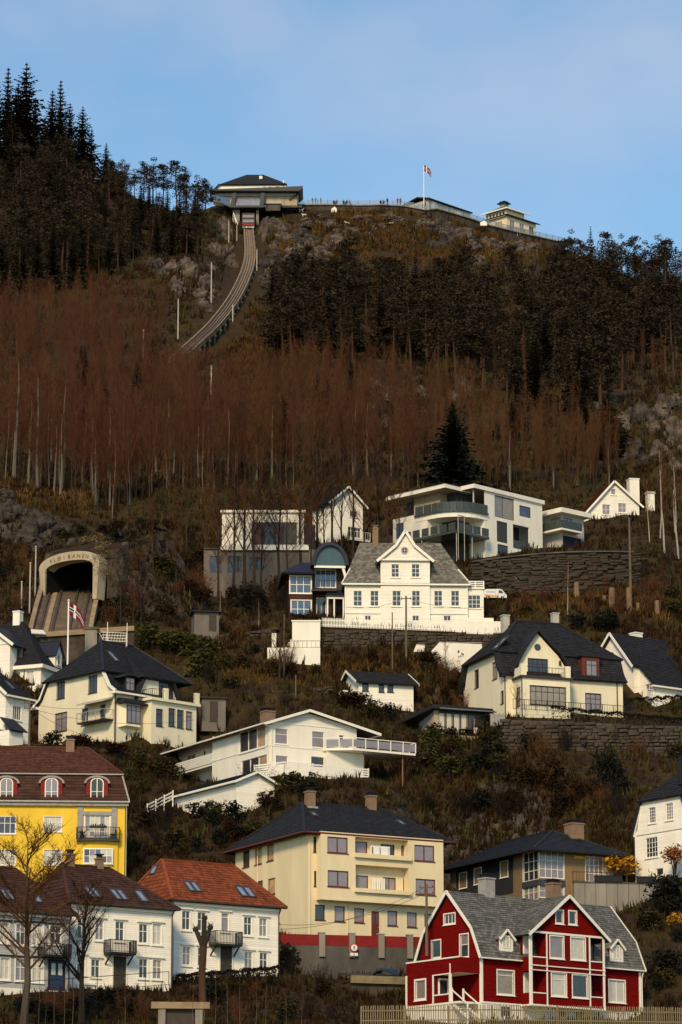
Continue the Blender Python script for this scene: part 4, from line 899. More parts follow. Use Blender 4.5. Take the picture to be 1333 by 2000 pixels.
    for x in (1.5,w-1.2): g = MB(); g.tube((x,.5,-.22),(x,.5,-3.4),.06); g.build('support','chim_brown',D)
    g = MB(); g.box(-2.0,2.2,1.6,4,-2.6,-.24); g.build('base_wall','white_smooth',D)
    # lower terrace
    yd = -3.6; zt = H.F(640,1517,yd)[1]; x1 = H.F(720,1510,yd)[0]; x0 = H.F(556,1505,yd)[0]; xl, z_ = H.F(501,1520,-.6)
    D = empty('lower_terrace',q@Vector((x0,yd,zt)),H.a,'white lower terrace slab in front of the long white house','terrace'); w = x1-x0
    b = MB(); b.prism([(0,0,-.2),(w,0,-.2),(w,3.4,-.2),(xl-x0,3.4,-.2)],(0,0,.19)); b.build('terrace_floor','wtrim',D)
    for x in (.6,w/2,w-.4): b = MB(); b.tube((x,.4,-.2),(x,.4,-4),.1); b.build('support','stucco',D)
    plank_fence(H,'terrace_fence','white horizontal plank fence along the lower terrace of the long house','fence',[(xl,yd+3.4,zt),(x0,yd,zt),(x1,yd,zt)],1.15,5)
    plank_fence(H,'stair_fence','short white plank fence under the corner of the lower terrace','fence',[(xl+.4,yd+2.6,zt-1.6),(x0+.2,yd-.1,zt-1.1),(x0+2.2,yd-.1,zt-1.0)],.9,4)
    for nm,px,lab in (('chair',676,'dark garden chair on the white upper deck near the house'),('chair',704,'pale garden chair behind the glass railing of the upper deck')):
        b = MB(); b.box(-.25,.25,-.25,.25,.4,.46); b.box(-.25,.25,.2,.26,.46,.95); [b.box(x-.03,x+.03,y-.03,y+.03,0,.4) for x in (-.22,.22) for y in (-.22,.22)]
        o = b.build(nm,'iron' if px==676 else 'stucco',None); p = q@Vector((H.F(px,1460,-.8)[0],-.8,H.F(750,1466,-2.2)[1])); o.location = p; tag(o,lab,'chair')
long_house()

def garage():
    H = Thing('garage','small white garage with dark gabled roof half hidden by shrubs below the long house','garage',462,1592,338,32)
    Dp = H.S(336,1570)[0]; W = 4.2; ze = H.S(400,1540)[1]; za = ze+.95
    out = [(0,-1.5),(W,-1.5),(W,ze),(W/2,za),(0,ze)]
    H.wall('F',0,out,'white'); H.wall('L',0,[(0,-1.5),(Dp,-1.5),(Dp,ze),(0,ze)],'white_smooth'); H.wall('R',W,[(0,-1.5),(Dp,-1.5),(Dp,ze),(0,ze)],'white'); H.wall('K',Dp,out,'white')
    o = .4; s = (za-ze)/(W/2)
    H.roof([[(-o,-.4,ze-s*o+.1),(-o,Dp+.4,ze-s*o+.1),(W/2,Dp+.4,za+.1),(W/2,-.4,za+.1)],[(W+o,-.4,ze-s*o+.1),(W+o,Dp+.4,ze-s*o+.1),(W/2,Dp+.4,za+.1),(W/2,-.4,za+.1)]],'black',.14,tiles=('black_tile',.34,.36))
    def trim(b):
        b.box(-o-.1,-o,-.4,Dp+.4,ze-s*o-.1,ze-s*o+.1)
        for k in (-1,1): b.beam((W/2+k*(W/2+o),-.43,ze-s*o),(W/2,-.43,za-.02),.06,.22)
        b.box(-.05,-.003,0,Dp,ze-.75,ze-.67)
    H.part('trim','wtrim',trim); H.finish()
    S = empty('stair_rail',at(288,1592,341),0,'white plank railing of the sloping stair left of the garage','railing'); v = at(338,1566,344)-at(288,1592,341)
    for k in range(3): b = MB(); b.beam(Vector((0,0,.3+k*.33)),v+Vector((0,0,.3+k*.33)),.04,.13); b.build('plank','wtrim',S)
    for t in (0,.33,.66,1): p = v*t; b = MB(); b.box(p.x-.05,p.x+.05,p.y-.05,p.y+.05,p.z-.5,p.z+1.12); b.build('post','wtrim',S)
garage()

# ---- flat roofed house with glazed front --------------------------------------
def glazed_house():
    H = Thing('glazed_house','low flat roofed house with grey cladding, large pale glazed front and roof terrace','house',849,1436,371,23)
    W = H.F(946,1410)[0]; ys = H.S(802,1410)[0]; z1 = H.F(849,1386)[1]; Dp = 9
    H.wall('L',0,[(0,-.2),(ys,-.2),(ys,z1),(0,z1)],'chim_grey'); H.wall('K',ys,[(0,-.2),(W,-.2),(W,z1),(0,z1)],'darkwall'); H.wall('R',W,[(0,-.2),(ys,-.2),(ys,z1),(0,z1)],'darkwall')
    H.wall('L',-.6,[(ys,-2),(Dp-.5,-2),(Dp-.5,z1-1.6),(ys,z1-1.2)],'brownwood'); H.wall('F',ys+.05,[(-2.4,-2),(1.2,-2),(1.2,z1-1),(-2.4,z1-1)],'brownwood')
    H.part('corner_panel','palewood',lambda b: b.box(-.02,.5,-.06,.35,-.2,z1))
    # glazed front: dark frame, pale panes and wooden curtains
    H.part('front_frame','dkwood',lambda b: (b.box(.5,W+.1,-.02,.12,z1-.32,z1), b.box(.5,W,-.02,.12,-.2,.02), b.box(W-.15,W+.1,-.02,.12,.02,z1-.32)))
    n = 6
    for i in range(n):
        a = .5+(W-.65)*i/n; c = .5+(W-.65)*(i+1)/n
        o = H.part('front_window','dkwood',lambda b: (b.box(a,a+.06,.0,.1,.02,z1-.32), b.box(c-.06,c,.0,.1,.02,z1-.32)))
        g = MB(); g.box(a+.06,c-.06,.04,.06,.02,z1-.32); g.build('pane','curtain' if i < 4 else 'glass',o)
        if i < 5: g = MB(); g.box(c-.22,c-.07,-.01,.035,.02,z1-.33); g.build('curtain_edge','tan',o)
    o = .7
    H.roof([[(-.5,-o,z1+.42),(W+o,-o,z1+.42),(W+o,Dp,z1-1.28),(-3.2,Dp,z1-1.28)]],'black',.4)
    H.part('gutter','steel',lambda b: b.tube((.3,-o-.06,z1+.08),(W+o,-o-.06,z1+.08),.07))
    H.part('plinth','concrete_tan',lambda b: (b.box(-.9,W+2.3,-2.2,ys,-1.15,-.22)))
    H.part('lawn','grassy',lambda b: b.box(-.8,W+2.2,-2.1,-.05,-.217,-.12))
    H.finish()
    q = H.o.matrix_basis; zt = -.12
    tag(H.part('brace','wtrim',lambda b: b.beam((H.S(738,1441,-.3)[0]*0-1.2,ys+.3,-1.3),(-.2,ys-.2,.6),.1,.35)),None)
    W2 = Thing('side_wall','plain grey rendered garden wall right of the glazed house','wall',959,1438,371,10); w = W2.F(987,1415)[0]; zz = W2.F(970,1396)[1]; W2.part('wall_panel','chim_grey',lambda b: b.box(0,w,0,.3,-1.5,zz)); W2.part('coping','stucco',lambda b: b.box(-.04,w+.04,-.04,.34,zz,zz+.08))
    def chair(b): b.box(-.26,.26,-.26,.26,.4,.47); b.box(-.26,.26,.2,.27,.47,1.05); [b.box(x-.03,x+.03,y-.03,y+.03,0,.4) for x in (-.22,.22) for y in (-.22,.22)]
    for px,m,lab in ((850,'iron','dark armchair at the left end of the glazed house terrace'),(932,'carwhite','white chair beside the table, nearer the glass corner'),(949,'carwhite','white chair at the right end of the glazed house terrace')):
        b = MB(); chair(b); o = b.build('terrace_chair',m,None); o.location = q@Vector((H.F(px,1425,-1.2)[0],-1.2,zt+.002)); o.rotation_euler.z = H.a+(.6 if m=='iron' else 0); tag(o,lab,'chair',group='chairs on the glazed house terrace')
    b = MB(); b.box(-.8,.8,-.4,.4,.68,.74); [b.box(x-.03,x+.03,y-.03,y+.03,0,.68) for x in (-.7,.7) for y in (-.3,.3)]; o = b.build('terrace_table','iron',None); o.location = q@Vector((H.F(911,1425,-1.1)[0],-1.1,zt+.002)); o.rotation_euler.z = H.a; tag(o,'dark slim table on the glazed house terrace','table')
    b = MB(); [b.tube((i*.3-.6,0,0),(i*.3-.6+rnd.uniform(-.15,.15),rnd.uniform(-.1,.1),.5+.2*(i%2)),.16,.02,5) for i in range(5)]; o = b.build('terrace_plants','leaf_dark',None); o.location = q@Vector((H.F(818,1425,-.5)[0],-.5,zt+.002)); tag(o,'low dark green plants by the grey side wall of the glazed house','plants')
glazed_house()

def cabin():
    H = Thing('white_cabin','small white cabin with black gabled roof among dark shrubs below the big white house','cabin',701,1378,380,18)
    W = H.F(808,1350)[0]; ze = H.F(702,1330)[1]; Dp = 6.2; za = H.S(686,1311)[1]; za = min(za, ze+2.0)
    out = [(0,-1.5),(Dp,-1.5),(Dp,ze),(Dp/2,za),(0,ze)]
    H.wall('L',0,out,'white'); H.wall('R',W,out,'white'); H.wall('F',0,[(0,-1.5),(W,-1.5),(W,ze),(0,ze)],'white'); H.wall('K',Dp,[(0,-1.5),(W,-1.5),(W,ze),(0,ze)],'white')
    s = (za-ze)/(Dp/2); o = .5; ps = [[(-.45,-o,ze-s*o+.1),(W+.45,-o,ze-s*o+.1),(W+.45,Dp/2,za+.1),(-.45,Dp/2,za+.1)],[(W+.45,Dp+o,ze-s*o+.1),(-.45,Dp+o,ze-s*o+.1),(-.45,Dp/2,za+.1),(W+.45,Dp/2,za+.1)]]
    H.roof(ps,'black',.14,tiles=('black_tile',.34,.36))
    def trim(b):
        for x in (-.48,W+.48):
            for k in (-1,1): b.beam((x,Dp/2+k*(Dp/2+o),ze-s*o+.06),(x,Dp/2,za+.05),.06,.26)
    H.part('trim','wtrim',trim)
    for r in ((708,1334,720.7,1350),(740,1336,751,1352),(757,1337.5,769,1352)): H.win('F',0,r,1,1,gm='glass',fm='dkwood',tw=0)
    b = H.part('annex','white',lambda b: b.box(-1.6,-.01,.5,Dp-.5,-1.5,ze-1.0))
    H.finish()
cabin()

# ---- cream villa with black mansard roof -----------------------------------------
def villa():
    H = Thing('villa','cream rendered villa with black mansard roof, curved gable and balcony over a bay','villa',985,1398,376,20)
    W = H.F(1217,1360)[0]; Dp = H.S(906.5,1360)[0]; ze = H.F(985,1314)[1]; zb, k = H.S(975,1285)[1], 1.2
    zb = H.F(1150,1284,k)[1]; f = Dp/2
    H.wall('F',0,[(0,-2),(W,-2),(W,ze),(0,ze)],'villa'); H.wall('R',W,[(0,-2),(Dp,-2),(Dp,ze),(Dp-k,zb),(k,zb),(0,ze)],'villa'); H.wall('K',Dp,[(0,-2),(W,-2),(W,ze),(0,ze)],'villa')
    H.wall('L',0,[(0,-2),(Dp,-2),(Dp,ze-.4),(Dp-.5,ze+.5),(Dp-k,zb),(k,zb),(.5,ze+.9),(0,ze)],'villa')
    r0,zr = H.F(1009,1213,f); r1,_ = H.F(1094,1216,f); o = .5
    # steep lower slopes (flared) and hipped top
    zl = ze-.12
    H.roof([[(-.35,-.55,zl-.12),(W+.35,-.55,zl-.12),(W+.35,.35,ze+.75),(-.35,.35,ze+.75)],[(-.35,.35,ze+.75),(W+.35,.35,ze+.75),(W+.35,k,zb+.06),(-.35,k,zb+.06)],
            [(W+.35,Dp+.55,zl-.12),(-.35,Dp+.55,zl-.12),(-.35,Dp-.35,ze+.75),(W+.35,Dp-.35,ze+.75)],[(W+.35,Dp-.35,ze+.75),(-.35,Dp-.35,ze+.75),(-.35,Dp-k,zb+.06),(W+.35,Dp-k,zb+.06)]],'slate',.16,name='mansard',tiles=('black_tile',.32,.3))
    P=(r0,f,zr);Q=(r1,f,zr); A=(-.6,k-.35,zb-.1);B=(W+.5,k-.35,zb-.1);C=(W+.5,Dp-k+.35,zb-.1);D=(-.6,Dp-k+.35,zb-.1)
    ps=[[A,B,Q,P],[D,A,P],[C,D,P,Q],[B,C,Q]]
    H.roof(ps,'slate',.16,tiles=('black_tile',.32,.3),ridge=('slate',[(P,Q),(A,P),(B,Q),(D,P)]))
    def rim(b):
        for (a,c) in (((-.3,-.5,zl-.15),(-.3,.35,ze+.72)),((-.3,.35,ze+.72),(-.3,k,zb)),((-.3,Dp+.5,zl-.15),(-.3,Dp-.35,ze+.72)),((-.3,Dp-.35,ze+.72),(-.3,Dp-k,zb))): b.beam(a,c,.7,.3)
        b.box(-.5,-.0,-.65,.1,zl-.35,zl-.13); b.box(-.5,0,Dp-.1,Dp+.65,zl-.7,zl-.45)
    H.part('rake','black',rim)
    # curved front gable
    g = -.12; G = [H.F(px,py,g) for px,py in ((1011,1312),(1013,1297),(1026,1272),(1049,1236),(1074,1264),(1090,1281),(1104,1303))]
    H.wall('F',g,[(G[0][0],ze-.05),(G[6][0],ze-.05)]+[G[i] for i in (6,5,4,3,2,1,0)],'villa')
    for a, pl in ((G[0][0],'L'),(G[6][0],'R')): pass
    sl = []; b = MB()
    ov = [(x+(x-G[3][0])*.05, z+.12) for x,z in G]; ov[0]=(ov[0][0]-.75,ov[0][1]-.35); ov[6]=(ov[6][0]+.35,ov[6][1]-.7)
    for i in range(6):
        a,c = ov[i],ov[i+1]; q = [(a[0],g-.55,a[1]),(c[0],g-.55,c[1]),(c[0],f,c[1]),(a[0],f,a[1])]; n = Vector((-(c[1]-a[1]),0,c[0]-a[0])).normalized()*.2; b.prism(q,n)
    b.build('gable_roof','slate',H.o)
    # bay with balcony
    Y = -2.4; x0 = H.F(1021,1360,Y)[0]; x1 = H.F(1114,1360,Y)[0]; zB = H.F(1070,1326,Y)[1]
    H.wall('F',Y,[(x0,-2),(x1,-2),(x1,zB),(x0,zB)],'villa'); H.wall('L',x0,[(Y,-2),(0,-2),(0,zB),(Y,zB)],'villa'); H.wall('R',x1,[(Y,-2),(0,-2),(0,zB),(Y,zB)],'villa')
    H.part('balcony','dkwood',lambda b: b.box(x0-.25,x1+.25,Y-.25,-.14,zB,zB+.22))
    def par(b):
        for x in (x0+.2,x1-.2): b.box(x-.3,x+.3,Y,Y+.5,zB+.22,zB+1.5)
        b.box(x0-.1,x0+.1,Y+.5,-.2,zB+.22,zB+1.2); b.box(x1-.1,x1+.1,Y+.5,-.2,zB+.22,zB+1.2)
    H.part('parapet_pillar','villa',par); railing(H,[(x0+.5,Y+.1,zB+.22),(x1-.5,Y+.1,zB+.22)],h=1.0,step=.35,name='balcony_railing')
    H.win('F',Y,(1036,1341,1105,1377),6,[.7],fm='dkwood',gm='glass_mauve',tw=.05); H.win('L',x0,(Y+.6,Y+1.7,.9,H.F(1070,1342,Y)[1]),1,[.7],fm='dkwood',gm='glass',tw=0,px=False)
    H.win('F',g,(1032,1287,1070,1323),4,[.72],fm='dkwood',gm='glass',tw=.04); H.win('F',0,(1144.4,1355,1174,1390),3,[.72],fm='dkwood',gm='glass_mauve',tw=.05)
    x,z = H.F(1050,1264,g); b = MB(); b.tube((x,g-.003,z),(x,g-.07,z),.36,.36,16); w_ = b.build('window','dkwood',H.o); b = MB(); b.tube((x,g-.065,z),(x,g-.08,z),.27,.27,16); b.build('pane','glass',w_)
    for r in ((927.6,1308.5,935.4,1343),(962.6,1293,971.7,1326),(979,1350,984,1374)): H.win('L',0,r,1,[.7],fm='dkwood',gm='glass',tw=.03)
    for px in (1011.5,1093.5):
        x,z = H.F(px,1296,g); b = MB(); b.box(x-.1,x+.1,g-.22,g-.003,z-.2,z+.2); b.tube((x,g-.12,z+.2),(x,g-.12,z+.34),.12,.02); b.build('wall_lamp','dkwood',H.o)
    # red-brown dormer
    x0d = H.F(1137,1300,-.1)[0]; x1d = H.F(1171,1300,-.1)[0]; z0d = H.F(1155,1320,-.1)[1]; z1d = H.F(1155,1283,-.1)[1]
    b = MB(); b.box(x0d,x1d,-.1,2,z0d,z1d); d = b.build('dormer','redbrown',H.o); b = MB(); b.box(x0d-.2,x1d+.2,-.3,2.2,z1d,z1d+.14); b.build('dormer_roof','slate',d)
    H.win('F',-.1,(1145,1290,1166,1320),2,[.7],hole=False,fm='dkwood',gm='glass_mauve',tw=.03,parent=d)
    H.part('downpipe','dkmetal',lambda b: (b.tube((.1,-.08,ze),(.1,-.08,-1.5),.06), b.tube((W-.7,-.08,ze-.2),(W-.7,-.08,-1.5),.06), b.tube((x0-.06,Y-.0,zB),(x0-.06,Y-.0,-1),.06)))
    H.chimney((978,1199,995.5,1243),f+1,m='stucco'); H.chimney((1076,1195,1092,1217),f+1,m='stucco')
    H.skylight(ps[1],[(983,1247),(989,1247),(974,1267),(968,1266)])
    H.finish()
    q = H.o.matrix_basis; zf = H.F(1100,1391,-3)[1]
    F_ = empty('garden_railing',q@Vector((-.2,-3,zf)),H.a,'thin black iron railing along the villa garden','railing'); railing(H,[(0,0,0),(W+.3,0,0)],h=1.1,step=.3,parent=F_,name='railing_bars')
    # retaining wall below the villa: blocks of weathered stone
villa()

def stone_wall(name, label, p0, p1, zt, zb, course=.34, m='stone', th=.5, cap=None, lmin=.7, lmax=1.6, bulge=0):
    """free-standing stone wall between two world points, its stones separate parts over a dark core"""
    p0 = Vector(p0); p1 = Vector(p1); d = p1-p0; ln = Vector((d.x,d.y)).length; a = math.atan2(d.y,d.x); o = empty(name,(p0.x,p0.y,0),a,label,'wall')
    N = 12; fy = lambda x: -bulge*(1-(2*x/ln-1)**2)
    b = MB()
    for i in range(N):
        x0,x1 = ln*i/N, ln*(i+1)/N; zz = [zt(x/ln) for x in (x0,x1)]; zq = [zb(x/ln) for x in (x0,x1)]
        b.prism([(x0,fy(x0)+.08,zq[0]-2),(x1,fy(x1)+.08,zq[1]-2),(x1,fy(x1)+.08,zz[1]-.05),(x0,fy(x0)+.08,zz[0]-.05)],(0,th,0))
    b.build('core','stone_dark',o)
    var = []
    for k in range(8):
        mb = MB(); r = random.Random(k); j = lambda: r.uniform(-.07,.07)
        vs = [(0+j()*.5,0,-.5+j()),(1+j()*.5,0,-.5+j()),(1+j()*.5,0,.5+j()),(0+j()*.5,0,.5+j())]; fr = [(x*.9+.05,-.45-r.random()*.4,z*.85) for x,_,z in vs]
        mb.add(vs+fr,[(4,5,6,7),(0,1,5,4),(1,2,6,5),(2,3,7,6),(3,0,4,7)]); e = mb.build('stone',m,None); var.append(e.data); bpy.data.objects.remove(e)
    cnt = 0; extra = MB(); r = random.Random(len(name))
    zlo = min(zb(0),zb(.5),zb(1)); zhi = max(zt(0),zt(.5),zt(1)); z = zhi-course/2
    while z > zlo:
        x = -r.random()*.5
        while x < ln:
            w = r.uniform(lmin,lmax); xm = min(max(x+w/2,0),ln)
            if z < zt(xm/ln) - course*.4 and z > zb(xm/ln)-.3:
                h = course*r.uniform(.7,1.2)
                if cnt < 290:
                    s = bpy.data.objects.new('stone',var[r.randrange(8)]); COL.objects.link(s); s.parent = o; s.location = (x,fy(xm)+.1,z+r.uniform(-.05,.05)); s.rotation_euler = (0,r.uniform(-.05,.05),0); s.scale = (w*.96,r.uniform(.25,.5),h); cnt += 1
                else:
                    extra.box(x+.03,x+w-.03,fy(xm)-.12*r.random()-.03,fy(xm)+.1,z-h/2,z+h/2)
            x += w
        z -= course
    if extra.v: tag(extra.build('stone_rows',m,o),kind='stuff')
    if cap:
        b = MB()
        for i in range(N):
            x0,x1 = ln*i/N+.01, ln*(i+1)/N-.01; b.prism([(x0,fy(x0)-.25,zt(x0/ln)),(x1,fy(x1)-.25,zt(x1/ln)),(x1,fy(x1)+th+.15,zt(x1/ln)),(x0,fy(x0)+th+.15,zt(x0/ln))],(0,0,.16))
        b.build('coping',cap,o)
    return o
def zpt(px,py,Y): return at(px,py,Y).z
def wall_px(name,label,pl,pr,Yl,Yr,**kw):
    """pl=(px,ytop,ybot) at left, pr at right"""
    a,b = at(pl[0],pl[1],Yl),at(pr[0],pr[1],Yr); la,lb = zpt(pl[0],pl[2],Yl),zpt(pr[0],pr[2],Yr)
    return stone_wall(name,label,a,b,lambda t: a.z+(b.z-a.z)*t,lambda t: la+(lb-la)*t,**kw)
wall_px('villa_retaining_wall','long mossy stone retaining wall under the villa garden and hedge',(985,1404,1470),(1345,1418,1478),365.5,365.5,course=.36,m='stone_dark',lmin=.5,lmax=1.5)
wall_px('garden_wall','dark stone terrace wall under the white picket fence',(624,1226,1284),(981,1239,1288),391.5,391,course=.33,m='stone_dark',lmin=.45,lmax=1.3)
wall_px('rock_wall','bulging dry stone wall below the modern white house',(922,1099,1170),(1238,1080,1156),411.5,410.5,course=.30,m='stone',lmin=.9,lmax=2.2,bulge=2.2,cap='concrete_dark')

# ---- white clapboard house right of the villa -----------------------------------
def side_house():
    H = Thing('white_house','white clapboard house with steep white gable and black roof right of the villa','house',1240,1378,387,36)
    Dp = H.S(1166,1300)[0]; W = 7.2; ze = H.S(1240,1297)[1]; f, za = H.S(1186,1241); f = Dp*.55; zlow = H.F(1255,1334,-2.5)[1]
    out = [(0,-2),(Dp,-2),(Dp,ze+1.2),(f,za),(0,ze)]
    H.wall('L',0,out,'white'); H.wall('R',W,out,'white'); H.wall('K',Dp,[(0,-2),(W,-2),(W,ze),(0,ze)],'white'); H.wall('F',0,[(0,-2),(W,-2),(W,ze),(0,ze)],'white')
    s = (za-ze)/f; o = .5
    H.roof([[(-o,-.3,ze-s*.3+.1),(W+o,-.3,ze-s*.3+.1),(W+o,f,za+.1),(-o,f,za+.1)],[(W+o,Dp+.4,ze+.9),(-o,Dp+.4,ze+.9),(-o,f,za+.1),(W+o,f,za+.1)]],'black',.14,tiles=('black_tile',.32,.32))
    H.wall('F',-2.5,[(.6,-2),(W,-2),(W,zlow),(.6,zlow)],'white'); H.wall('L',.6,[(-2.5,-2),(0,-2),(0,ze),(-2.5,zlow)],'white'); H.wall('R',W,[(-2.5,-2),(0,-2),(0,ze),(-2.5,zlow)],'white')
    H.roof([[(.3,-2.9,zlow-.05),(W+.4,-2.9,zlow-.05),(W+.4,-.1,ze+.12),(.3,-.1,ze+.12)]],'black',.13,name='lean_to_roof',tiles=('black_tile',.32,.32))
    H.part('trim','wtrim',lambda b: (b.beam((-o-.03,-.35,ze-s*.35),(-o-.03,f,za+.02),.07,.28), b.beam((-o-.03,Dp+.4,ze+.8),(-o-.03,f,za+.02),.07,.28), b.box(.2,W+.4,-3.0,-2.5,zlow-.3,zlow-.12)))
    for r in ((1265,1348,1285,1364),): H.win('F',-2.5,r,2,1,gm='curtain',tw=.07)
    H.win('L',.6,(-2.3,-1.2,.6,2.2),2,2,gm='glass_mauve',px=False); x = f; b = MB(); b.tube((-.003,f+.2,ze+1.6),(-.06,f+.2,ze+1.6),.32,.32,14); w_ = b.build('window','dkwood',H.o); b = MB(); b.tube((-.055,f+.2,ze+1.6),(-.07,f+.2,ze+1.6),.24,.24,14); b.build('pane','glass',w_)
    H.chimney((1233,1233,1252,1256),f+.5,m='white_smooth')
    b = MB(); b.box(W-.1,W+3.5,-2,3.5,-2,zlow+.6); b2 = b.build('annex','white',H.o); b = MB(); b.box(W-.3,W+3.9,-2.4,3.9,zlow+.6,zlow+.8); b.build('annex_roof','wtrim',b2)
    H.finish()
side_house()
def red_screen():
    H = Thing('red_wall','rust red rendered retaining wall with mesh fence on top behind the white gable','wall',1259,1282,402,-4)
    w = H.F(1328,1260)[0]; zt = H.F(1290,1245)[1]
    H.part('wall_panel','redbrown',lambda b: b.box(0,w,0,.4,-2,zt)); b = MB(); b.box(-.1,w+.1,-.1,.5,zt,zt+.15); b.build('coping','chim_grey',H.o)
    railing(H,[(0,.2,zt+.15),(w,.2,zt+.15)],h=.85,step=.3,m='chim_grey',name='mesh_fence',posts=2.0)
red_screen()

# ---- white villa on the left with black roof -----------------------------------
def left_villa():
    H = Thing('left_villa','white rendered villa with black curved mansard roof and white lattice on its ridge','villa',222,1444,365,43)
    W = H.F(384,1410)[0]; Dp = H.S(76,1400)[0]; ze = H.F(222,1348)[1]; k = 1.6; zb = H.S(198,1311)[1]
    f = Dp/2
    H.wall('F',0,[(0,-2),(W,-2),(W,ze),(0,ze)],'villa'); H.wall('R',W,[(0,-2),(Dp,-2),(Dp,ze),(0,ze)],'villa'); H.wall('K',Dp,[(0,-2),(W,-2),(W,ze),(0,ze)],'villa')
    H.wall('L',0,[(0,-2),(Dp,-2),(Dp,ze-.2),(Dp-.45,ze+.5),(Dp-k,zb),(k,zb),(.9,ze+.9),(.4,ze+.25),(0,ze)],'villa')
    r0,zr = H.F(198,1252,f); r1,_ = H.F(262,1261,f); zl = ze
    H.roof([[(-.35,-.6,zl-.1),(W*.62,-.6,zl-.1),(W*.62,.55,ze+.55),(-.35,.55,ze+.55)],[(-.35,.55,ze+.55),(W*.62,.55,ze+.55),(W*.62,k,zb+.05),(-.35,k,zb+.05)],[(W+.35,Dp+.6,zl-.1),(-.35,Dp+.6,zl-.1),(-.35,Dp-.5,ze+.5),(W+.35,Dp-.5,ze+.5)],[(W+.35,Dp-.5,ze+.5),(-.35,Dp-.5,ze+.5),(-.35,Dp-k,zb+.05),(W+.35,Dp-k,zb+.05)]],'slate',.16,name='mansard',tiles=('black_tile',.32,.3))
    A=(-.6,k-.5,zb-.1);B=(W+.5,k-.5,zb-.1);C=(W+.5,Dp-k+.5,zb-.1);D=(-.6,Dp-k+.5,zb-.1);P=(r0,f,zr);Q=(r1,f,zr); ps=[[A,B,Q,P],[D,A,P],[C,D,P,Q],[B,C,Q]]
    H.roof(ps,'slate',.16,tiles=('black_tile',.32,.3),ridge=('bluemetal',[(P,Q),(A,P),(B,Q)]))
    def eave(b):
        b.box(-.55,.25,-.85,-.003,zl-.42,zl-.18); b.box(.25,W*.6,-.7,-.003,zl-.36,zl-.16); b.box(-.55,.0,Dp-.003,Dp+.8,zl-.45,zl-.2)
        for (a,c) in (((-.25,-.55,zl-.12),(-.25,.5,ze+.55)),((-.25,.5,ze+.55),(-.25,k,zb)),((-.25,Dp+.55,zl-.12),(-.25,Dp-.5,ze+.5)),((-.25,Dp-.5,ze+.5),(-.25,Dp-k,zb))): b.beam(a,c,.3,.22)
    H.part('eave_trim','wtrim',eave)
    # right wing with curved gable above a bay
    xw = H.F(296,1400,-1.6)[0]; Y = -1.6; zg = H.F(320,1324,Y)[1]; xA = H.F(300,1330,Y)[0]; xB = H.F(357,1330,Y)[0]; x1 = H.F(384,1390,Y)[0]; zs = H.F(340,1374,Y)[1]; xe = H.F(367,1365,Y)[0]
    H.wall('F',Y,[(xw,-2),(x1,-2),(x1,zs),(xw,zs)],'villa'); H.wall('L',xw,[(Y,-2),(0,-2),(0,zs),(Y,zs)],'villa'); H.wall('R',x1,[(Y,-2),(3,-2),(3,zs),(Y,zs)],'villa')
    H.wall('F',-.1,[(xA-1.0,zs),(xe,zs),(xe-.5,zs+1.2),(xB-.3,zg),(xA,zg),(xA-.4,zs+1.6)],'villa'); zz = zs
    H.part('wing_roof','slate',lambda b: (b.prism([(xA-1.3,-.5,zs+.1),(xA-.6,-.5,zs+1.7),(xA-.1,-.5,zg+.1),(xB-.1,-.5,zg+.1),(xe-.2,-.5,zs+1.2),(xe+.3,-.5,zs-.1),(xe+.1,-.5,zs-.1),(xe-.45,-.5,zs+1.15),(xB-.3,-.5,zg-.1),(xA,-.5,zg-.1),(xA-.45,-.5,zs+1.6),(xA-1.1,-.5,zs+.1)],(0,f,0))))
    H.roof([[(xA-.5,-.7,zg+.05),(xB+.3,-.7,zg+.05),((xA+xB)/2+.4,f*.8,zr-.9),((xA+xB)/2-.4,f*.8,zr-.9)],[(xA-.5,f,zg+.05),(xA-.5,-.7,zg+.05),((xA+xB)/2-.4,f*.8,zr-.9)],[(xB+.3,-.7,zg+.05),(xB+.3,f,zg+.05),((xA+xB)/2+.4,f*.8,zr-.9)]],'slate',.15,name='wing_hip',tiles=('black_tile',.32,.3))
    H.part('balcony','villa',lambda b: b.box(xw-.3,x1+.3,Y-.35,-.11,zs,zs+.28)); pz = zs+.28
    H.part('parapet_pillar','villa',lambda b: [b.box(x-.22,x+.22,Y-.25,Y+.2,pz,pz+1.15) for x in (H.F(323.5,1370,Y)[0],x1)])
    railing(H,[(xw,-.1,pz),(xw,Y-.1,pz),(x1,Y-.1,pz)],h=.95,step=.3,name='balcony_railing')
    for r in ((305.6,1385,318,1418),(330,1384,342,1418),(346.6,1387,358.5,1421.5),(364,1390,375,1424)): H.win('F',Y,r,1,[.72],fm='dkwood',gm='glass',tw=.03)
    H.win('F',-.1,(311,1333,339.6,1366),4,[.72],fm='dkwood',gm='glass',tw=.04)
    for r,c in (((112,1332,126.7,1364),2),((174,1320,190,1353),2),((108.7,1392.5,131,1428),2),((161,1385,172,1416),1),((197,1377,206,1408),1)): H.win('L',0,r,c,[.7],fm='dkwood',gm='glass',tw=.04)
    # bay window with dark hood
    y = -.75; u0,u1,z0,z1 = H.rect('F',y,(243,1378,279,1413)); b = MB(); b.prism([(u0-.3,0,z0-.5),(u0+.3,y,z0-.3),(u1-.3,y,z0-.3),(u1+.3,0,z0-.5)],(0,0,z1-z0+.5)); b.build('bay','villa',H.o)
    H.win('F',y,(u0+.32,u1-.32,z0,z1),3,[.72],hole=False,fm='dkwood',gm='glass_mauve',tw=.02,px=False,sill=False)
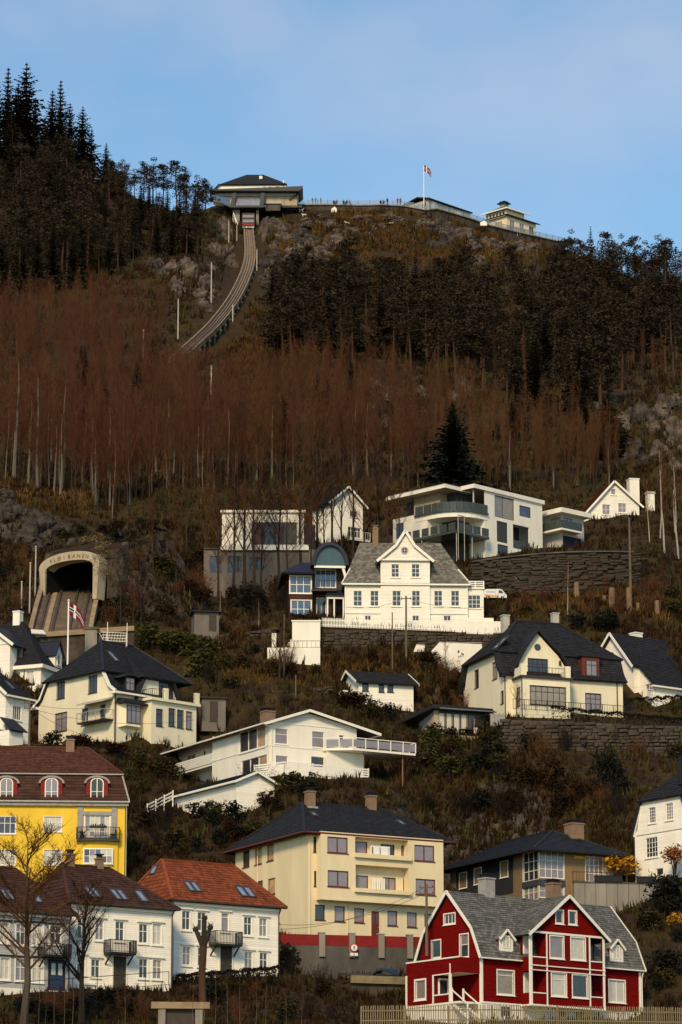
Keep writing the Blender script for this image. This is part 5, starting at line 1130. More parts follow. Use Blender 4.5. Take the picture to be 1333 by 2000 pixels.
    b = MB(); b.prism([(u0-.6,.0,z1+.2),(u0-.4,y-.4,z1+.1),(u1+.4,y-.4,z1+.1),(u1+.6,.0,z1+.2)],(0,0,.2)); b.prism([(u0-.4,.0,z1+.4),(u0-.1,y-.2,z1+.3),(u1+.1,y-.2,z1+.3),(u1+.4,.0,z1+.4)],(0,.1,.35)); b.build('bay_hood','slate',H.o)
    # dormer eyelid
    x0,z0 = H.F(244,1349,.2); x1d,_ = H.F(263,1349,.2); zt = H.F(254,1322,.2)[1]; b = MB(); b.box(x0,x1d,.15,1.6,z0,zt); d = b.build('dormer','slate',H.o)
    H.win('F',.15,(x0+.08,x1d-.08,z0+.05,zt-.1),2,[.6],hole=False,fm='dkwood',gm='glass_mauve',tw=.02,px=False,parent=d); b = MB(); b.prism([(x0-.8,-.1,zt-.25),(x0+.2,-.15,zt+.08),(x1d-.2,-.15,zt+.08),(x1d+.8,-.1,zt-.25),(x1d-.2,-.1,zt+.25),(x0+.2,-.1,zt+.25)],(0,1.7,.1)); b.build('dormer_roof','slate',d)
    H.part('downpipe','iron',lambda b: b.tube((.12,-.08,zl-.3),(.12,-.08,-1),.06))
    # side canopy with posts and shelf
    a,za_ = H.S(154,1378,-1.0); c,_ = H.S(208,1370,-1.0); zc = za_
    H.part('canopy','stucco',lambda b: b.prism([(-1.3,a,zc-.1),(-.003,a,zc+.35),(-.003,c,zc+.35),(-1.3,c,zc-.1)],(0,0,.15)))
    zf = H.S(180,1408,-1.0)[1]; H.part('side_balcony','iron',lambda b: b.box(-1.2,-.003,c,a,zf-.12,zf)); railing(H,[(-.05,a,zf),(-1.2,a,zf),(-1.2,c,zf),(-.05,c,zf)],h=1.0,m='pole',step=1,posts=1.5,name='side_railing')
    H.skylight(ps[0],[(211,1274),(217,1273),(231,1292),(224,1293)])
    H.finish()
    # white lattice scaffold on the ridge
    L = empty('roof_lattice',H.o.matrix_basis@Vector((r0+1.0,f+.2,zr-.3)),H.a-R(30),'white metal lattice platform standing on the left villa ridge','lattice'); b = MB(); 
    for x in (0,2.1): b.beam((x,0,0),(x,0,2.5),.06)
    for z in (.5,.8,1.1,1.4): b.beam((-.6,0,z),(2.1,0,z),.05)
    for i in range(9): b.beam((-.5+i*.3,0,.5),(-.35+i*.3,0,1.4),.03)
    b.beam((-.9,-.3,1.2),(-.4,0,.5),.05); b.beam((0,.5,0),(0,.5,1.4),.05); b.beam((2.1,.5,0),(2.1,.5,1.4),.05); b.build('lattice_bars','wtrim',L)
left_villa()

def far_left_house():
    H = Thing('white_house','tall white house with steep black hipped roof at the left edge','house',79.5,1352,381,-24)
    W0 = -10; Dp = 9.5; ze = H.F(79,1299)[1]
    H.wall('F',0,[(W0,-3),(0,-3),(0,ze),(W0,ze)],'white'); H.wall('R',0,[(0,-3),(Dp,-3),(Dp,ze),(0,ze)],'white'); H.wall('L',W0,[(0,-3),(Dp,-3),(Dp,ze),(0,ze)],'white'); H.wall('K',Dp,[(W0,-3),(0,-3),(0,ze),(W0,ze)],'white')
    rx,zr = H.F(44,1214,Dp/2); q0 = (W0+3,Dp/2,zr); q1 = (rx,Dp/2,zr); o = .3
    m = [( -.9,.9,ze+1.6),(W0,.9,ze+1.6),(-.9,Dp-.9,ze+1.6)]
    H.roof([[(W0-o,-o,ze+.1),(o,-o,ze+.1),m[0],m[1]],[m[1],m[0],q1,q0],[(o,-o,ze+.1),(o,Dp+o,ze+.1),m[2],m[0]],[m[0],m[2],q1],[(o,Dp+o,ze+.1),(W0,Dp+o,ze+.1),(W0,Dp-.9,ze+1.6),m[2]],[m[2],(W0,Dp-.9,ze+1.6),q0,q1]],'bluemetal',.16,tiles=('black_tile',.32,.3))
    H.part('cornice','wtrim',lambda b: (b.box(W0,.45,-.45,-.003,ze-.35,ze+.05), b.box(.003,.45,-.003,Dp,ze-.35,ze+.05)))
    for r,g in (((27,1313,40,1339),'glass_mauve'),((52,1311,66,1338),'curtain')): H.win('F',0,r,2,[.5],gm=g,tw=.08)
    # front gable on the left
    y = -1.2; xg = H.F(19.5,1300,y)[0]; zg = H.F(19,1255,y)[1]; x0 = W0+.5; xm = xg-3.0; za = H.F(-20,1218,y)[1]
    H.wall('F',y,[(x0,-3),(xg,-3),(xg,zg),(xm,za),(x0,zg)],'white'); H.wall('R',xg,[(y,-3),(3,-3),(3,zg),(y,zg)],'white')
    for s_ in (-1,1):
        P_=[(xm+s_*(xg-xm+.6),y-.4,zg-.3),(xm,y-.4,za+.15),(xm,4,za+.15),(xm+s_*(xg-xm+.6),4,zg-.3)]; H.part('gable_roof','bluemetal',lambda b: b.slab(P_,.14))
    H.part('bargeboard','wtrim',lambda b: [b.beam((xm+s_*(xg-xm+.6),y-.43,zg-.35),(xm,y-.43,za+.05),.08,.3) for s_ in (-1,1)] + [b.box(x0,xg+.05,y-.08,y-.003,zg-.15,zg+.02)])
    # right dormer with white gable
    b = MB(); z0 = ze+.3; z1 = H.F(96,1275)[1]; b.prism([(.15,Dp*.3,z0),(.15,Dp*.3+1.6,z0),(.15,Dp*.3+1.6,z0+1.5),(.15,Dp*.3+.8,z0+2.9),(.15,Dp*.3,z0+1.5)],(-2.2,0,0)); d = b.build('dormer','white',H.o)
    H.win('R',.15,(Dp*.3+.45,Dp*.3+1.15,z0+.3,z0+1.4),1,[.5],hole=False,gm='glass',tw=.05,px=False,parent=d)
    b = MB(); 
    for s_ in (-1,1): b.slab([(.4,Dp*.3+.8+s_*1.1,z0+1.2),(-2.5,Dp*.3+.8+s_*1.1,z0+1.2),(-2.5,Dp*.3+.8,z0+3.05),(.4,Dp*.3+.8,z0+3.05)],.12)
    b.build('dormer_roof','bluemetal',d)
    u0,u1,a,c = H.rect('F',-1.0,(38,1340,73,1356)); H.part('balcony','white',lambda b: (b.box(u0,u1,-1.0,-.9,a,c), b.box(u0,u1,-.9,-.003,a,a+.15), b.box(u1-.3,u1,-1.0,-.003,a,c+.15)))
    H.win('F',.35,(29,1268,45,1285),2,1,hole=False,gm='glass',fm='dkwood',tw=.02,sill=False)
    H.chimney((27,1193,45,1213),Dp/2,m='white_smooth'); H.finish()
far_left_house()
def low_left_house():
    H = Thing('white_house','low white clapboard house with dark blue roof at the left edge beside the left villa','house',10,1446,361,52)
    W = H.F(58,1420)[0]; Dp = 8; ze = H.F(10,1355)[1]; zE = ze
    H.wall('F',0,[(0,-3),(W,-3),(W,ze),(0,ze)],'white'); H.wall('L',0,[(0,-3),(Dp,-3),(Dp,ze),(Dp/2,ze+3.5),(0,ze)],'white'); H.wall('R',W,[(0,-3),(Dp,-3),(Dp,ze),(0,ze)],'white'); H.wall('K',Dp,[(0,-3),(W,-3),(W,ze),(0,ze)],'white')
    ps=[[(-.4,-.5,ze-.1),(W+.4,-.5,ze-.1),(W-1.5,Dp/2,ze+3.6),(-.4,Dp/2,ze+3.6)],[(W+.4,-.5,ze-.1),(W+.4,Dp+.5,ze-.1),(W-1.5,Dp/2,ze+3.6)],[(W+.4,Dp+.5,ze-.1),(-.4,Dp+.5,ze-.1),(-.4,Dp/2,ze+3.6),(W-1.5,Dp/2,ze+3.6)]]
    H.roof(ps,'bluemetal',.15,tiles=('black_tile',.32,.3)); H.skylight(ps[0],[(12,1331),(17,1333),(27,1346),(22,1347)])
    H.part('trim','wtrim',lambda b: (b.beam((-.43,-.5,ze-.15),(-.43,Dp/2,ze+3.5),.07,.28), b.beam((-.43,Dp+.5,ze-.15),(-.43,Dp/2,ze+3.5),.07,.28), b.box(-.3,W+.4,-.56,-.3,ze-.3,ze-.12)))
    H.win('F',0,(25,1379,42,1406),4,1,gm='glass',tw=.08); H.win('F',0,(0,1425,9,1434),2,1,gm='glass',tw=.05)
    x0 = H.F(19,1420,-1.6)[0]; x1 = H.F(46,1410,-1.6)[0]; z0 = 0.2; z1 = H.F(33,1428,-1.6)[1]
    b = MB(); b.box(x0,x1,-1.6,-.003,-2,z1); a = b.build('annex','white',H.o); b = MB(); b.slab([(x0-.3,-2.0,z1),(x1+.3,-2.0,z1),(x1+.1,-.2,z1+1.5),(x0+.1,-.2,z1+1.5)],.12); b.build('annex_roof','bluemetal',a)
    H.finish()
low_left_house()

# ---- big white house with grey shingle roof ----------------------------------------
def big_white_house():
    H = Thing('big_white_house','large white clapboard house with central front gable and steep grey shingle roof','house',675,1222,396,2)
    W = H.F(913,1170)[0]; Dp = 9.5; ze = H.F(790,1142)[1]; zr = H.F(760,1061,Dp/2)[1]; r0 = H.F(703,1061,Dp/2)[0]; r1 = H.F(861,1061,Dp/2)[0]
    H.wall('F',0,[(0,-3),(W,-3),(W,ze),(0,ze)],'white'); H.wall('R',W,[(0,-3),(Dp,-3),(Dp,ze),(0,ze)],'white'); H.wall('K',Dp,[(0,-3),(W,-3),(W,ze),(0,ze)],'white')
    H.wall('L',0,[(0,-3),(Dp,-3),(Dp,ze),(0,ze)],'stucco')
    ps, rg = hip_slabs(W,Dp,ze+.02,zr,r0,r1,.3)
    H.roof(ps,'grey_tile',.15,tiles=('grey_tile',.34,.24))
    H.part('roof_trim','wtrim',lambda b: (b.box(-.35,W+.35,-.42,-.25,ze-.12,ze+.06), b.beam((-.42,-.3,ze),(-.02+r0*.35,Dp*.175-.2,ze+(zr-ze)*.36),.1,.2), b.beam((W+.42,-.3,ze),(W+.02-(W-r1)*.35,Dp*.175-.2,ze+(zr-ze)*.36),.1,.2), b.box(-.07,.1,-.06,-.003,0,ze), b.box(W-.1,W+.07,-.06,-.003,0,ze)))
    g = -.25; x0 = H.F(744,1110,g)[0]; x1 = H.F(840,1110,g)[0]; xm = (x0+x1)/2; zg = H.F(790,1094,g)[1]; za = H.F(790,1040,g)[1]
    H.wall('F',g,[(x0,-3),(x1,-3),(x1,zg),(x0+.0,zg)],'white'); H.wall('F',g-.12,[(x0-.1,zg),(x1+.1,zg),(xm+.9,zg+(za-zg)*.55),(xm,za-.1),(xm-.9,zg+(za-zg)*.55)],'white')
    for pl,c in (('L',x0),('R',x1)): H.wall(pl,c,[(g,-3),(Dp*.4,-3),(Dp*.4,zg),(g,zg)],'white')
    prof = [(x0-.45,zg-.25),(xm-1.05,zg+(za-zg)*.5),(xm,za+.1),(xm+1.05,zg+(za-zg)*.5),(x1+.45,zg-.25)]
    b = MB(); t = MB()
    for i in range(4):
        a,c = prof[i],prof[i+1]; n = Vector((-(c[1]-a[1]),0,c[0]-a[0])).normalized(); b.prism([(a[0],g-.35,a[1]),(c[0],g-.35,c[1]),(c[0],Dp/2,c[1]),(a[0],Dp/2,a[1])],n*.16); t.beam((a[0],g-.4,a[1]+.03),(c[0],g-.4,c[1]+.03),.09,.3)
    b.build('gable_roof','grey_tile',H.o); t.box(x0-.3,x1+.3,g-.32,g-.125,zg-.1,zg+.06); t.build('gable_trim','wtrim',H.o)
    x,z = H.F(790.6,1075,g-.12); b = MB(); b.tube((x,g-.125,z),(x,g-.2,z),.42,.42,18); w_ = b.build('window','stucco',H.o)
    for s in (-1,1):
        for k in (-1,1): b = MB(); q=[(x+s*.04,g-.21,z+k*.04)]+[(x+s*(.04+.26*math.cos(i*math.pi/8)),g-.21,z+k*(.04+.26*math.sin(i*math.pi/8))) for i in range(5)]; b.prism(q,(0,.012,0)); b.build('pane','glass',w_)
    G = 'glass'
    for a,c in ((765,780),(804.5,820)): H.win('F',g,(a,1102,c,1127),2,3,gm=G,tw=.09)
    for a,c in ((767,783.5),(805,821)): H.win('F',g,(a,1154,c,1183.5),2,3,gm=G,tw=.09)
    for a,c in ((691,707.5),(724,740),(848.5,864.5),(881.5,897.5)): H.win('F',0,(a,1154,c,1183.5),2,3,gm=G,tw=.09)
    for a,c,p in ((713,725,0),(806,819,g),(867,881,0)): H.win('F',p,(a,1202.5,c,1212.5),2,1,gm=G,tw=.04,sill=False)
    H.part('band','wtrim',lambda b: (b.box(-.08,x0-.01,-.1,-.003,H.F(700,1197)[1]-.1,H.F(700,1197)[1]+.1), b.box(x1+.01,W+.08,-.1,-.003,H.F(700,1197)[1]-.1,H.F(700,1197)[1]+.1)))
    xa = H.F(945.5,1180)[0]; zA = H.F(930,1150)[1]; zt = H.F(930,1134)[1]
    H.wall('F',.3,[(W,-3),(xa,-3),(xa,zA),(W,zA)],'white'); H.wall('R',xa,[(.3,-3),(6,-3),(6,zA),(.3,zA)],'white'); H.win('F',.3,(915,1163,939,1188),3,3,gm=G,tw=.06)
    H.part('annex_roof','wtrim',lambda b: b.box(W+.01,xa+.12,.15,6.1,zA,zA+.12)); H.part('roof_balustrade','wtrim',lambda b: [b.box(W+.02,xa+.08,.2,.26,zA+.16+i*.22,zA+.28+i*.22) for i in range(4)] + [b.box(x-.06,x+.06,.18,.3,zA+.12,zt) for x in (W+.1,(W+xa)/2,xa)])
    H.part('step_wall','white_smooth',lambda b: (b.box(W-.2,xa+2.2,-1.3,-1.0,-3,.35), b.box(W-.2,xa+1.0,-1.0,-.7,-3,.8)))
    H.chimney((728,1030,739,1074),Dp/2,m='chim_brown',cap='chim_brown'); H.finish()
    # picket fence: every picket a part
    A = at(624,1225,391.2); B = at(978,1238,390.8); d = B-A; a = math.atan2(d.y,d.x); ln = Vector((d.x,d.y)).length
    Fc = empty('picket_fence',A,a,'long white picket fence on the stone wall in front of the big white house','fence'); n = 118; sl = d.z/ln
    mb = MB(); mb.box(-.045,.045,-.02,.02,0,1.0); mb.prism([(-.045,-.02,1.0),(.045,-.02,1.0),(0,-.02,1.06)],(0,.04,0)); e = mb.build('picket','wtrim',None); me_ = e.data; bpy.data.objects.remove(e)
    for i in range(n):
        o = bpy.data.objects.new('picket',me_); COL.objects.link(o); o.parent = Fc; o.location = (ln*i/(n-1),0,sl*ln*i/(n-1)+.05)
    for z in (.3,.85): b = MB(); b.beam((0,.04,z),(ln,.04,z+d.z),.04,.09); b.build('rail','wtrim',Fc)
    # stepped white garden walls to the left and right of it
    S = Thing('garden_stair','white rendered stair wall with stepped base left of the stone wall','wall',571,1286,390.2,0); w = S.F(626,1250)[0]; zt = S.F(600,1214)[1]; xl = S.F(531,1285)[0]; xl2 = S.F(523,1285)[0]; zl = S.F(523,1269)[1]
    S.part('wall_panel','white_smooth',lambda b: b.box(0,w,0,.4,-1.5,zt)); S.part('coping','wtrim',lambda b: b.box(-.1,w+.1,-.1,.5,zt,zt+.15)); S.part('low_wall','white_smooth',lambda b: b.box(xl2,w,-1.2,-.8,-1.2,zl)); S.part('side_pier','white_smooth',lambda b: b.box(xl,xl+.5,.2,.8,-1.2,S.F(531,1236)[1]))
    for i in range(8): S.part('step','white_smooth',lambda b: b.box(xl+.5+.22*i,-.003,.1+.12*i,.1+.12*(i+1),-1,.2+.3*i))
    railing(S,[(xl2,-1.0,zl),(w,-1.0,zl)],h=.8,step=.45,name='railing',posts=1.2)
    for nm,lab,r,Y in (('white_wall','narrow white concrete wall piece beside the utility pole, left of the wider one',(808,1259,830,1293),389.5),('white_wall','wide white concrete wall with slanted left end right of the utility pole',(844,1254,942,1291),389)):
        T = Thing(nm,lab,'wall',r[0],r[3],Y,8); w = T.F(r[2],(r[1]+r[3])/2)[0]; zt = T.F(r[0]+8,r[1])[1]; T.part('wall_panel','white_smooth',lambda b: b.prism([(0,0,-1.2),(w,0,-1.2),(w,0,zt*.95),(w*.12+.2,0,zt),(0,0,zt*.55)],(0,.5,0))); T.part('coping','stucco',lambda b: b.box(w*.12+.2,w+.03,-.05,.55,zt,zt+.06))
big_white_house()

def blue_extension():
    H = Thing('blue_roofed_house','modern house with blue metal roof and half round window left of the white house','house',565,1218,399,4)
    x1 = H.F(610,1150)[0]; ze = H.F(588,1121)[1]; x2 = H.F(678,1150)[0]; Dp = 9; za0 = H.F(648,1106,-.2)[1]
    H.wall('F',0,[(0,-2),(x1,-2),(x1,ze),(0,ze)],'brownwood'); H.wall('L',0,[(0,-2),(Dp,-2),(Dp,ze),(0,ze)],'brownwood')
    for r in ((567,1125,608,1158),(569.5,1173,608,1206)): H.win('F',0,r,[.32,.64],[.5],gm='glass_blue',tw=.1,mw=.07)
    H.roof([[(-.9,-.9,ze),(x1+.3,-.9,ze),(x1+.3,3.5,ze+2.1),(1.6,3.5,ze+2.1)],[(-.9,-.9,ze),(1.6,3.5,ze+2.1),(-.9,Dp,ze)]],'bluemetal',.2)
    # barrel wing
    xa = x1; w = (x2-xa)/2; xm = xa+w; n = 14; b = MB()
    hr = H.F(648,1061,-.3)[1]-za0; outer = [(xm+math.cos(math.pi*i/n)*(w+.15), za0+math.sin(math.pi*i/n)*hr) for i in range(n+1)]; inner = [(xm+math.cos(math.pi*i/n)*(w-.28), za0+math.sin(math.pi*i/n)*(hr-.35)) for i in range(n+1)]
    for i in range(n):
        A,B,C,D = outer[i],outer[i+1],inner[i+1],inner[i]; b.prism([(p[0],-.9,p[1]) for p in (A,B,C,D)],(0,Dp+2,0))
    b.build('barrel_roof','bluemetal',H.o)
    g = MB(); g.prism([(p[0],-.5,p[1]) for p in inner],(0,.04,0)); f_ = MB(); f_.box(xa+.2,x2-.2,-.62,-.45,za0-.28,za0-.02); f = f_.build('window','wtrim',H.o); g.build('pane','copper',f)
    H.wall('F',1.2,[(xa,-2),(x2,-2),(x2,za0-.3),(xa,za0-.3)],'dkwood'); H.wall('R',xa+.02,[(-.6,-2),(1.2,-2),(1.2,za0-.3),(-.6,za0-.3)],'dkwood')
    H.win('F',1.2,(617,1113,656,1147),4,1,gm='glass_blue',tw=.06); zb = H.F(630,1151,-.5)[1]; xb = H.F(658,1150,-.5)[0]
    H.part('balcony','dkwood',lambda b: b.box(xa-.1,xb,-.6,1.19,zb-.2,zb)); railing(H,[(xa,-.55,zb),(xb,-.55,zb)],h=1.05,step=.2,name='balcony_railing')
    H.part('slant_fin','wtrim',lambda b: b.beam((x2-.5,-.5,za0-.15),(x2+.1,-.5,zb+.3),.12,.3)); H.win('F',1.2,(619,1168,637,1206),2,1,gm='glass',tw=.05)
    xp0 = H.F(640,1180,-1)[0]; xp1 = H.F(671,1180,-1)[0]; zp = H.F(655,1166,-1)[1]
    H.part('porch_roof','bluemetal',lambda b: b.prism([(xp0-.3,-1.4,zp),(xp1+.3,-1.4,zp),(xp1,.9,zp+1.1),(xp0+.6,.9,zp+1.1)],(0,0,.12))); H.part('porch_post','wtrim',lambda b: [b.box(x-.08,x+.08,-1.2,-1.04,-1,zp-.01) for x in (xp0,xp0+.75,xp1)])
    H.part('porch_beam','wtrim',lambda b: b.box(xp0-.1,xp1+.1,-1.25,-1.0,zp-.25,zp-.005))
    H.finish()
blue_extension()

# ---- modern white house with curved balcony ------------------------------------------
def modern_house():
    H = Thing('modern_white_house','modern white house with flat roofs, curved white balcony band and dark windows','house',894,1100,428,45)
    W = H.F(1060,1035)[0]; Dp = H.S(768,1040)[0]; zT = H.F(1050,979)[1]; zB = H.F(965,1008)[1]; xr = H.F(947,1060)[0]; z2 = zB
    # right block
    H.wall('F',0,[(xr,-3),(W,-3),(W,zT),(xr,zT)],'white_smooth'); H.wall('L',xr,[(0,-3),(5,-3),(5,zB),(0,zB)],'white_smooth'); H.wall('R',W,[(0,-3),(9,-3),(9,zT),(0,zT)],'white_smooth')
    for r,c,g in (((966.5,971,1004.4,1013),[.42],'glass_mauve'),((1015,989,1037,1010),1,'glass_blue'),((971,1019,991.7,1059.6),1,'dkmetal'),((972.5,1064.4,993,1086),2,'glass')): H.win('F',0,r,c,1,fm='dkmetal',gm=g,tw=0,sw=.09,sill=False)
    q = H.hole('F',0,(1002.5,1027,1034,1073)); H.wall('F',2.0,[(q[0]-.3,-3),(q[1]+.3,-3),(q[1]+.3,q[3]+.3),(q[0]-.3,q[3]+.3)],'dkmetal'); H.part('glass_rail','glass_green',lambda b: b.box(q[0],q[1],-.04,-.01,q[2],q[2]+1.0))
    # left block
    yl = H.S(835,1030)[0]; zl = H.S(800,1008)[1]
    H.wall('L',0,[(yl,-3),(Dp,-3),(Dp,zl),(yl,zl)],'white_smooth'); H.wall('F',yl,[(0,-3),(5,-3),(5,zl),(0,zl)],'white_smooth'); H.win('L',0,(774,1022,789,1052),1,1,fm='dkmetal',gm='glass',tw=0,sill=False)
    H.wall('L',2.6,[(2.6,-3),(Dp,-3),(Dp,zT),(2.6,zT)],'dkmetal'); H.wall('F',2.6,[(2.6,-3),(xr+.5,-3),(xr+.5,zT),(2.6,zT)],'dkmetal')
    zw0 = zB+.1; H.part('wood_panel','palewood',lambda b: b.box(1.2,2.58,yl-1.0,Dp-2.5,zl+.05,zT-.3))
    # glazing behind the balconies (panes between mullions)
    def glazing(z0,z1,lit):  # lit: the last panes take the pale curtain colour
        for i in range(5):
            a = 2.7+(xr-2.7)*i/5; c = 2.7+(xr-2.7)*(i+1)/5; o = H.part('window','dkmetal',lambda b: (b.box(a,a+.08,2.48,2.59,z0,z1), b.box(a+.08,c,2.48,2.59,z1-.1,z1))); g = MB(); g.box(a+.08,c,2.53,2.56,z0,z1-.1); g.build('pane','curtain' if lit and i >= 3 else 'glass_green' if i%2 else 'glass',o)
        for i in range(4):
            a = 2.7+(yl-2.7)*i/4; c = 2.7+(yl-2.7)*(i+1)/4; o = H.part('window','dkmetal',lambda b: (b.box(2.48,2.59,a,a+.08,z0,z1), b.box(2.48,2.59,a+.08,c,z1-.1,z1))); g = MB(); g.box(2.53,2.56,a+.08,c,z0,z1-.1); g.build('pane','glass',o)
    zc = H.F(894,1037)[1]-.3; glazing(zB+.15,zT-.2,False); glazing(zc+.2,zB-1.0,True); glazing(-1,zc-.4,False)
    def curve(off,R_=4.2,n=8):
        pts = [(-off,yl+2.0)]; c = (R_-off,R_-off)
        cx = R_; 
        for i in range(n+1):
            t = math.pi+math.pi/2*i/n; pts.append((cx+math.cos(t)*(R_+off),cx+math.sin(t)*(R_+off)))
        pts.append((xr+.5,-off)); return pts
    def slabc(name,m,off,z0,z1,inner=2.6):
        p = curve(off); b = MB(); k = len(p); back = [(inner,yl+2.0)]+[(max(inner,x),max(inner,y)) for x,y in p[1:-1]]+[(xr+.5,inner)]
        for i in range(k-1):
            A,B,C,D = p[i],p[i+1],back[i+1],back[i]
            if (Vector(C)-Vector(D)).length < 1e-6: b.prism([(*A,z0),(*B,z0),(*C,z0)],(0,0,z1-z0))
            else: b.prism([(*A,z0),(*B,z0),(*C,z0),(*D,z0)],(0,0,z1-z0))
        return b.build(name,m,H.o)
    slabc('curved_band','white_smooth',.05,zB-.75,zB-.12); slabc('slab_edge','glass_green',.3,zB-.12,zB+.1)
    def curved_glass(z0,h,name='glass_rail'):
        p = curve(.1)
        for i in range(len(p)-1):
            a,c = Vector((*p[i],z0)),Vector((*p[i+1],z0)); n = max(1,round((c-a).length/1.6))
            for j in range(n): b = MB(); b.beam(a.lerp(c,j/n+.02)+Vector((0,0,h/2)),a.lerp(c,(j+1)/n-.02)+Vector((0,0,h/2)),.03,h); b.build('glass_panel','glass_green',H.o)
    curved_glass(zB+.1,1.05)
    # lower angular deck of green glass edge
    xl0 = -1.2; b = MB(); b.prism([(xl0,yl+3,zc-.2),(xl0,-1.0,zc-.2),(xr-.2,-1.0,zc-.2),(xr-.2,2.5,zc-.2),(2.5,2.5,zc-.2),(2.5,yl+3,zc-.2)],(0,0,.28)); b.build('lower_deck','glass_green',H.o)
    for (a,c) in (((xl0,yl+3),(xl0,-1.0)),((xl0,-1.0),(xr-.2,-1.0))):
        A,C = Vector((*a,zc+.1)),Vector((*c,zc+.1)); n = round((C-A).length/1.6)
        for j in range(n): b = MB(); b.beam(A.lerp(C,j/n+.02)+Vector((0,0,.5)),A.lerp(C,(j+1)/n-.02)+Vector((0,0,.5)),.03,1.0); b.build('glass_panel','glass_green',H.o)
    for x,y in ((xl0+.2,-.8),(xl0+.2,yl),(xl0+3,-.8),(xr-.6,-.8)): H.part('post','stucco',lambda b: b.tube((x,y,-3),(x,y,zc-.2),.05))
    H.part('corner_frame','stucco',lambda b: [b.beam((xl0+x,-1.1-x*.0,-2),(xl0+x,-1.1,zB-1.3),.06) for x in (.2,1.3)] + [b.beam((xl0+.2,-1.1,zB-1.3),(xl0+1.3,-1.1,zB-1.3),.1)])
    # roofs
    zt2 = zT+.1
    H.roof([[(-.2,1.8,zt2-.1),(4.5,1.8,zt2-.1),(5,Dp+1,zt2-.1),(-.2,Dp+1,zt2-.1)]],'white_smooth',.42,name='left_roof'); H.part('left_roof_cover','chim_grey',lambda b: b.box(-.1,4.4,1.9,Dp+.9,zt2-.095,zt2+.03))
    H.roof([[(2.8,-.25,zt2+.12),(W+.2,-.25,zt2+.12),(W+.2,9.2,zt2+.12),(2.8,9.2,zt2+.12)]],'white_smooth',.5,name='right_roof'); H.part('right_roof_cover','black',lambda b: b.box(2.9,W+.1,-.15,9.1,zt2+.125,zt2+.2))
    H.part('post','stucco',lambda b: b.tube((3.4,.4,zB+.1),(3.4,.4,zt2-.4),.1))
    H.part('garden_wall','white_smooth',lambda b: b.box(xr+2,W,-.35,-.05,-3,-.6))
    H.finish()
    K = Thing('modern_annex','small flat roofed modern house left of the red roofed house','house',1098,1068,440,42)
    w = K.F(1141,1035)[0]; d = K.S(1060,1035)[0]; z1 = K.F(1098,1004)[1]; zf = K.F(1098,1036)[1]
    K.wall('F',0,[(0,-2),(w,-2),(w,z1),(0,z1)],'stucco'); K.wall('L',0,[(0,-2),(d,-2),(d,z1),(0,z1)],'stucco'); K.win('L',0,(1076,1011,1096,1034),2,1,fm='dkmetal',gm='glass',tw=0,sill=False); K.win('F',0,(1101,1012,1118,1034),2,1,fm='dkmetal',gm='glass_mauve',tw=0,sill=False)
    K.roof([[(-.9,-.9,z1+.6),(w+.5,-.9,z1+.6),(w+.5,d+.5,z1+.6),(-.9,d+.5,z1+.6)]],'white_smooth',.6); K.part('balcony','wtrim',lambda b: b.box(-1.2,w*.6,-1.2,-.003,zf-.25,zf)); K.part('glass_rail','glass_green',lambda b: (b.box(-1.2,w*.6,-1.22,-1.17,zf,zf+1), b.box(-1.22,-1.17,-1.16,d*.7,zf,zf+1))); K.part('side_balcony','wtrim',lambda b: b.box(-1.2,-.003,.0,d*.7,zf-.25,zf))
    K.part('undercroft_sheet','iron',lambda b: b.box(.2,w-.5,-.02,-.003,-2,zf-.6)); K.finish()  # thin dark sheet on the lower front instead of an open undercroft
modern_house()

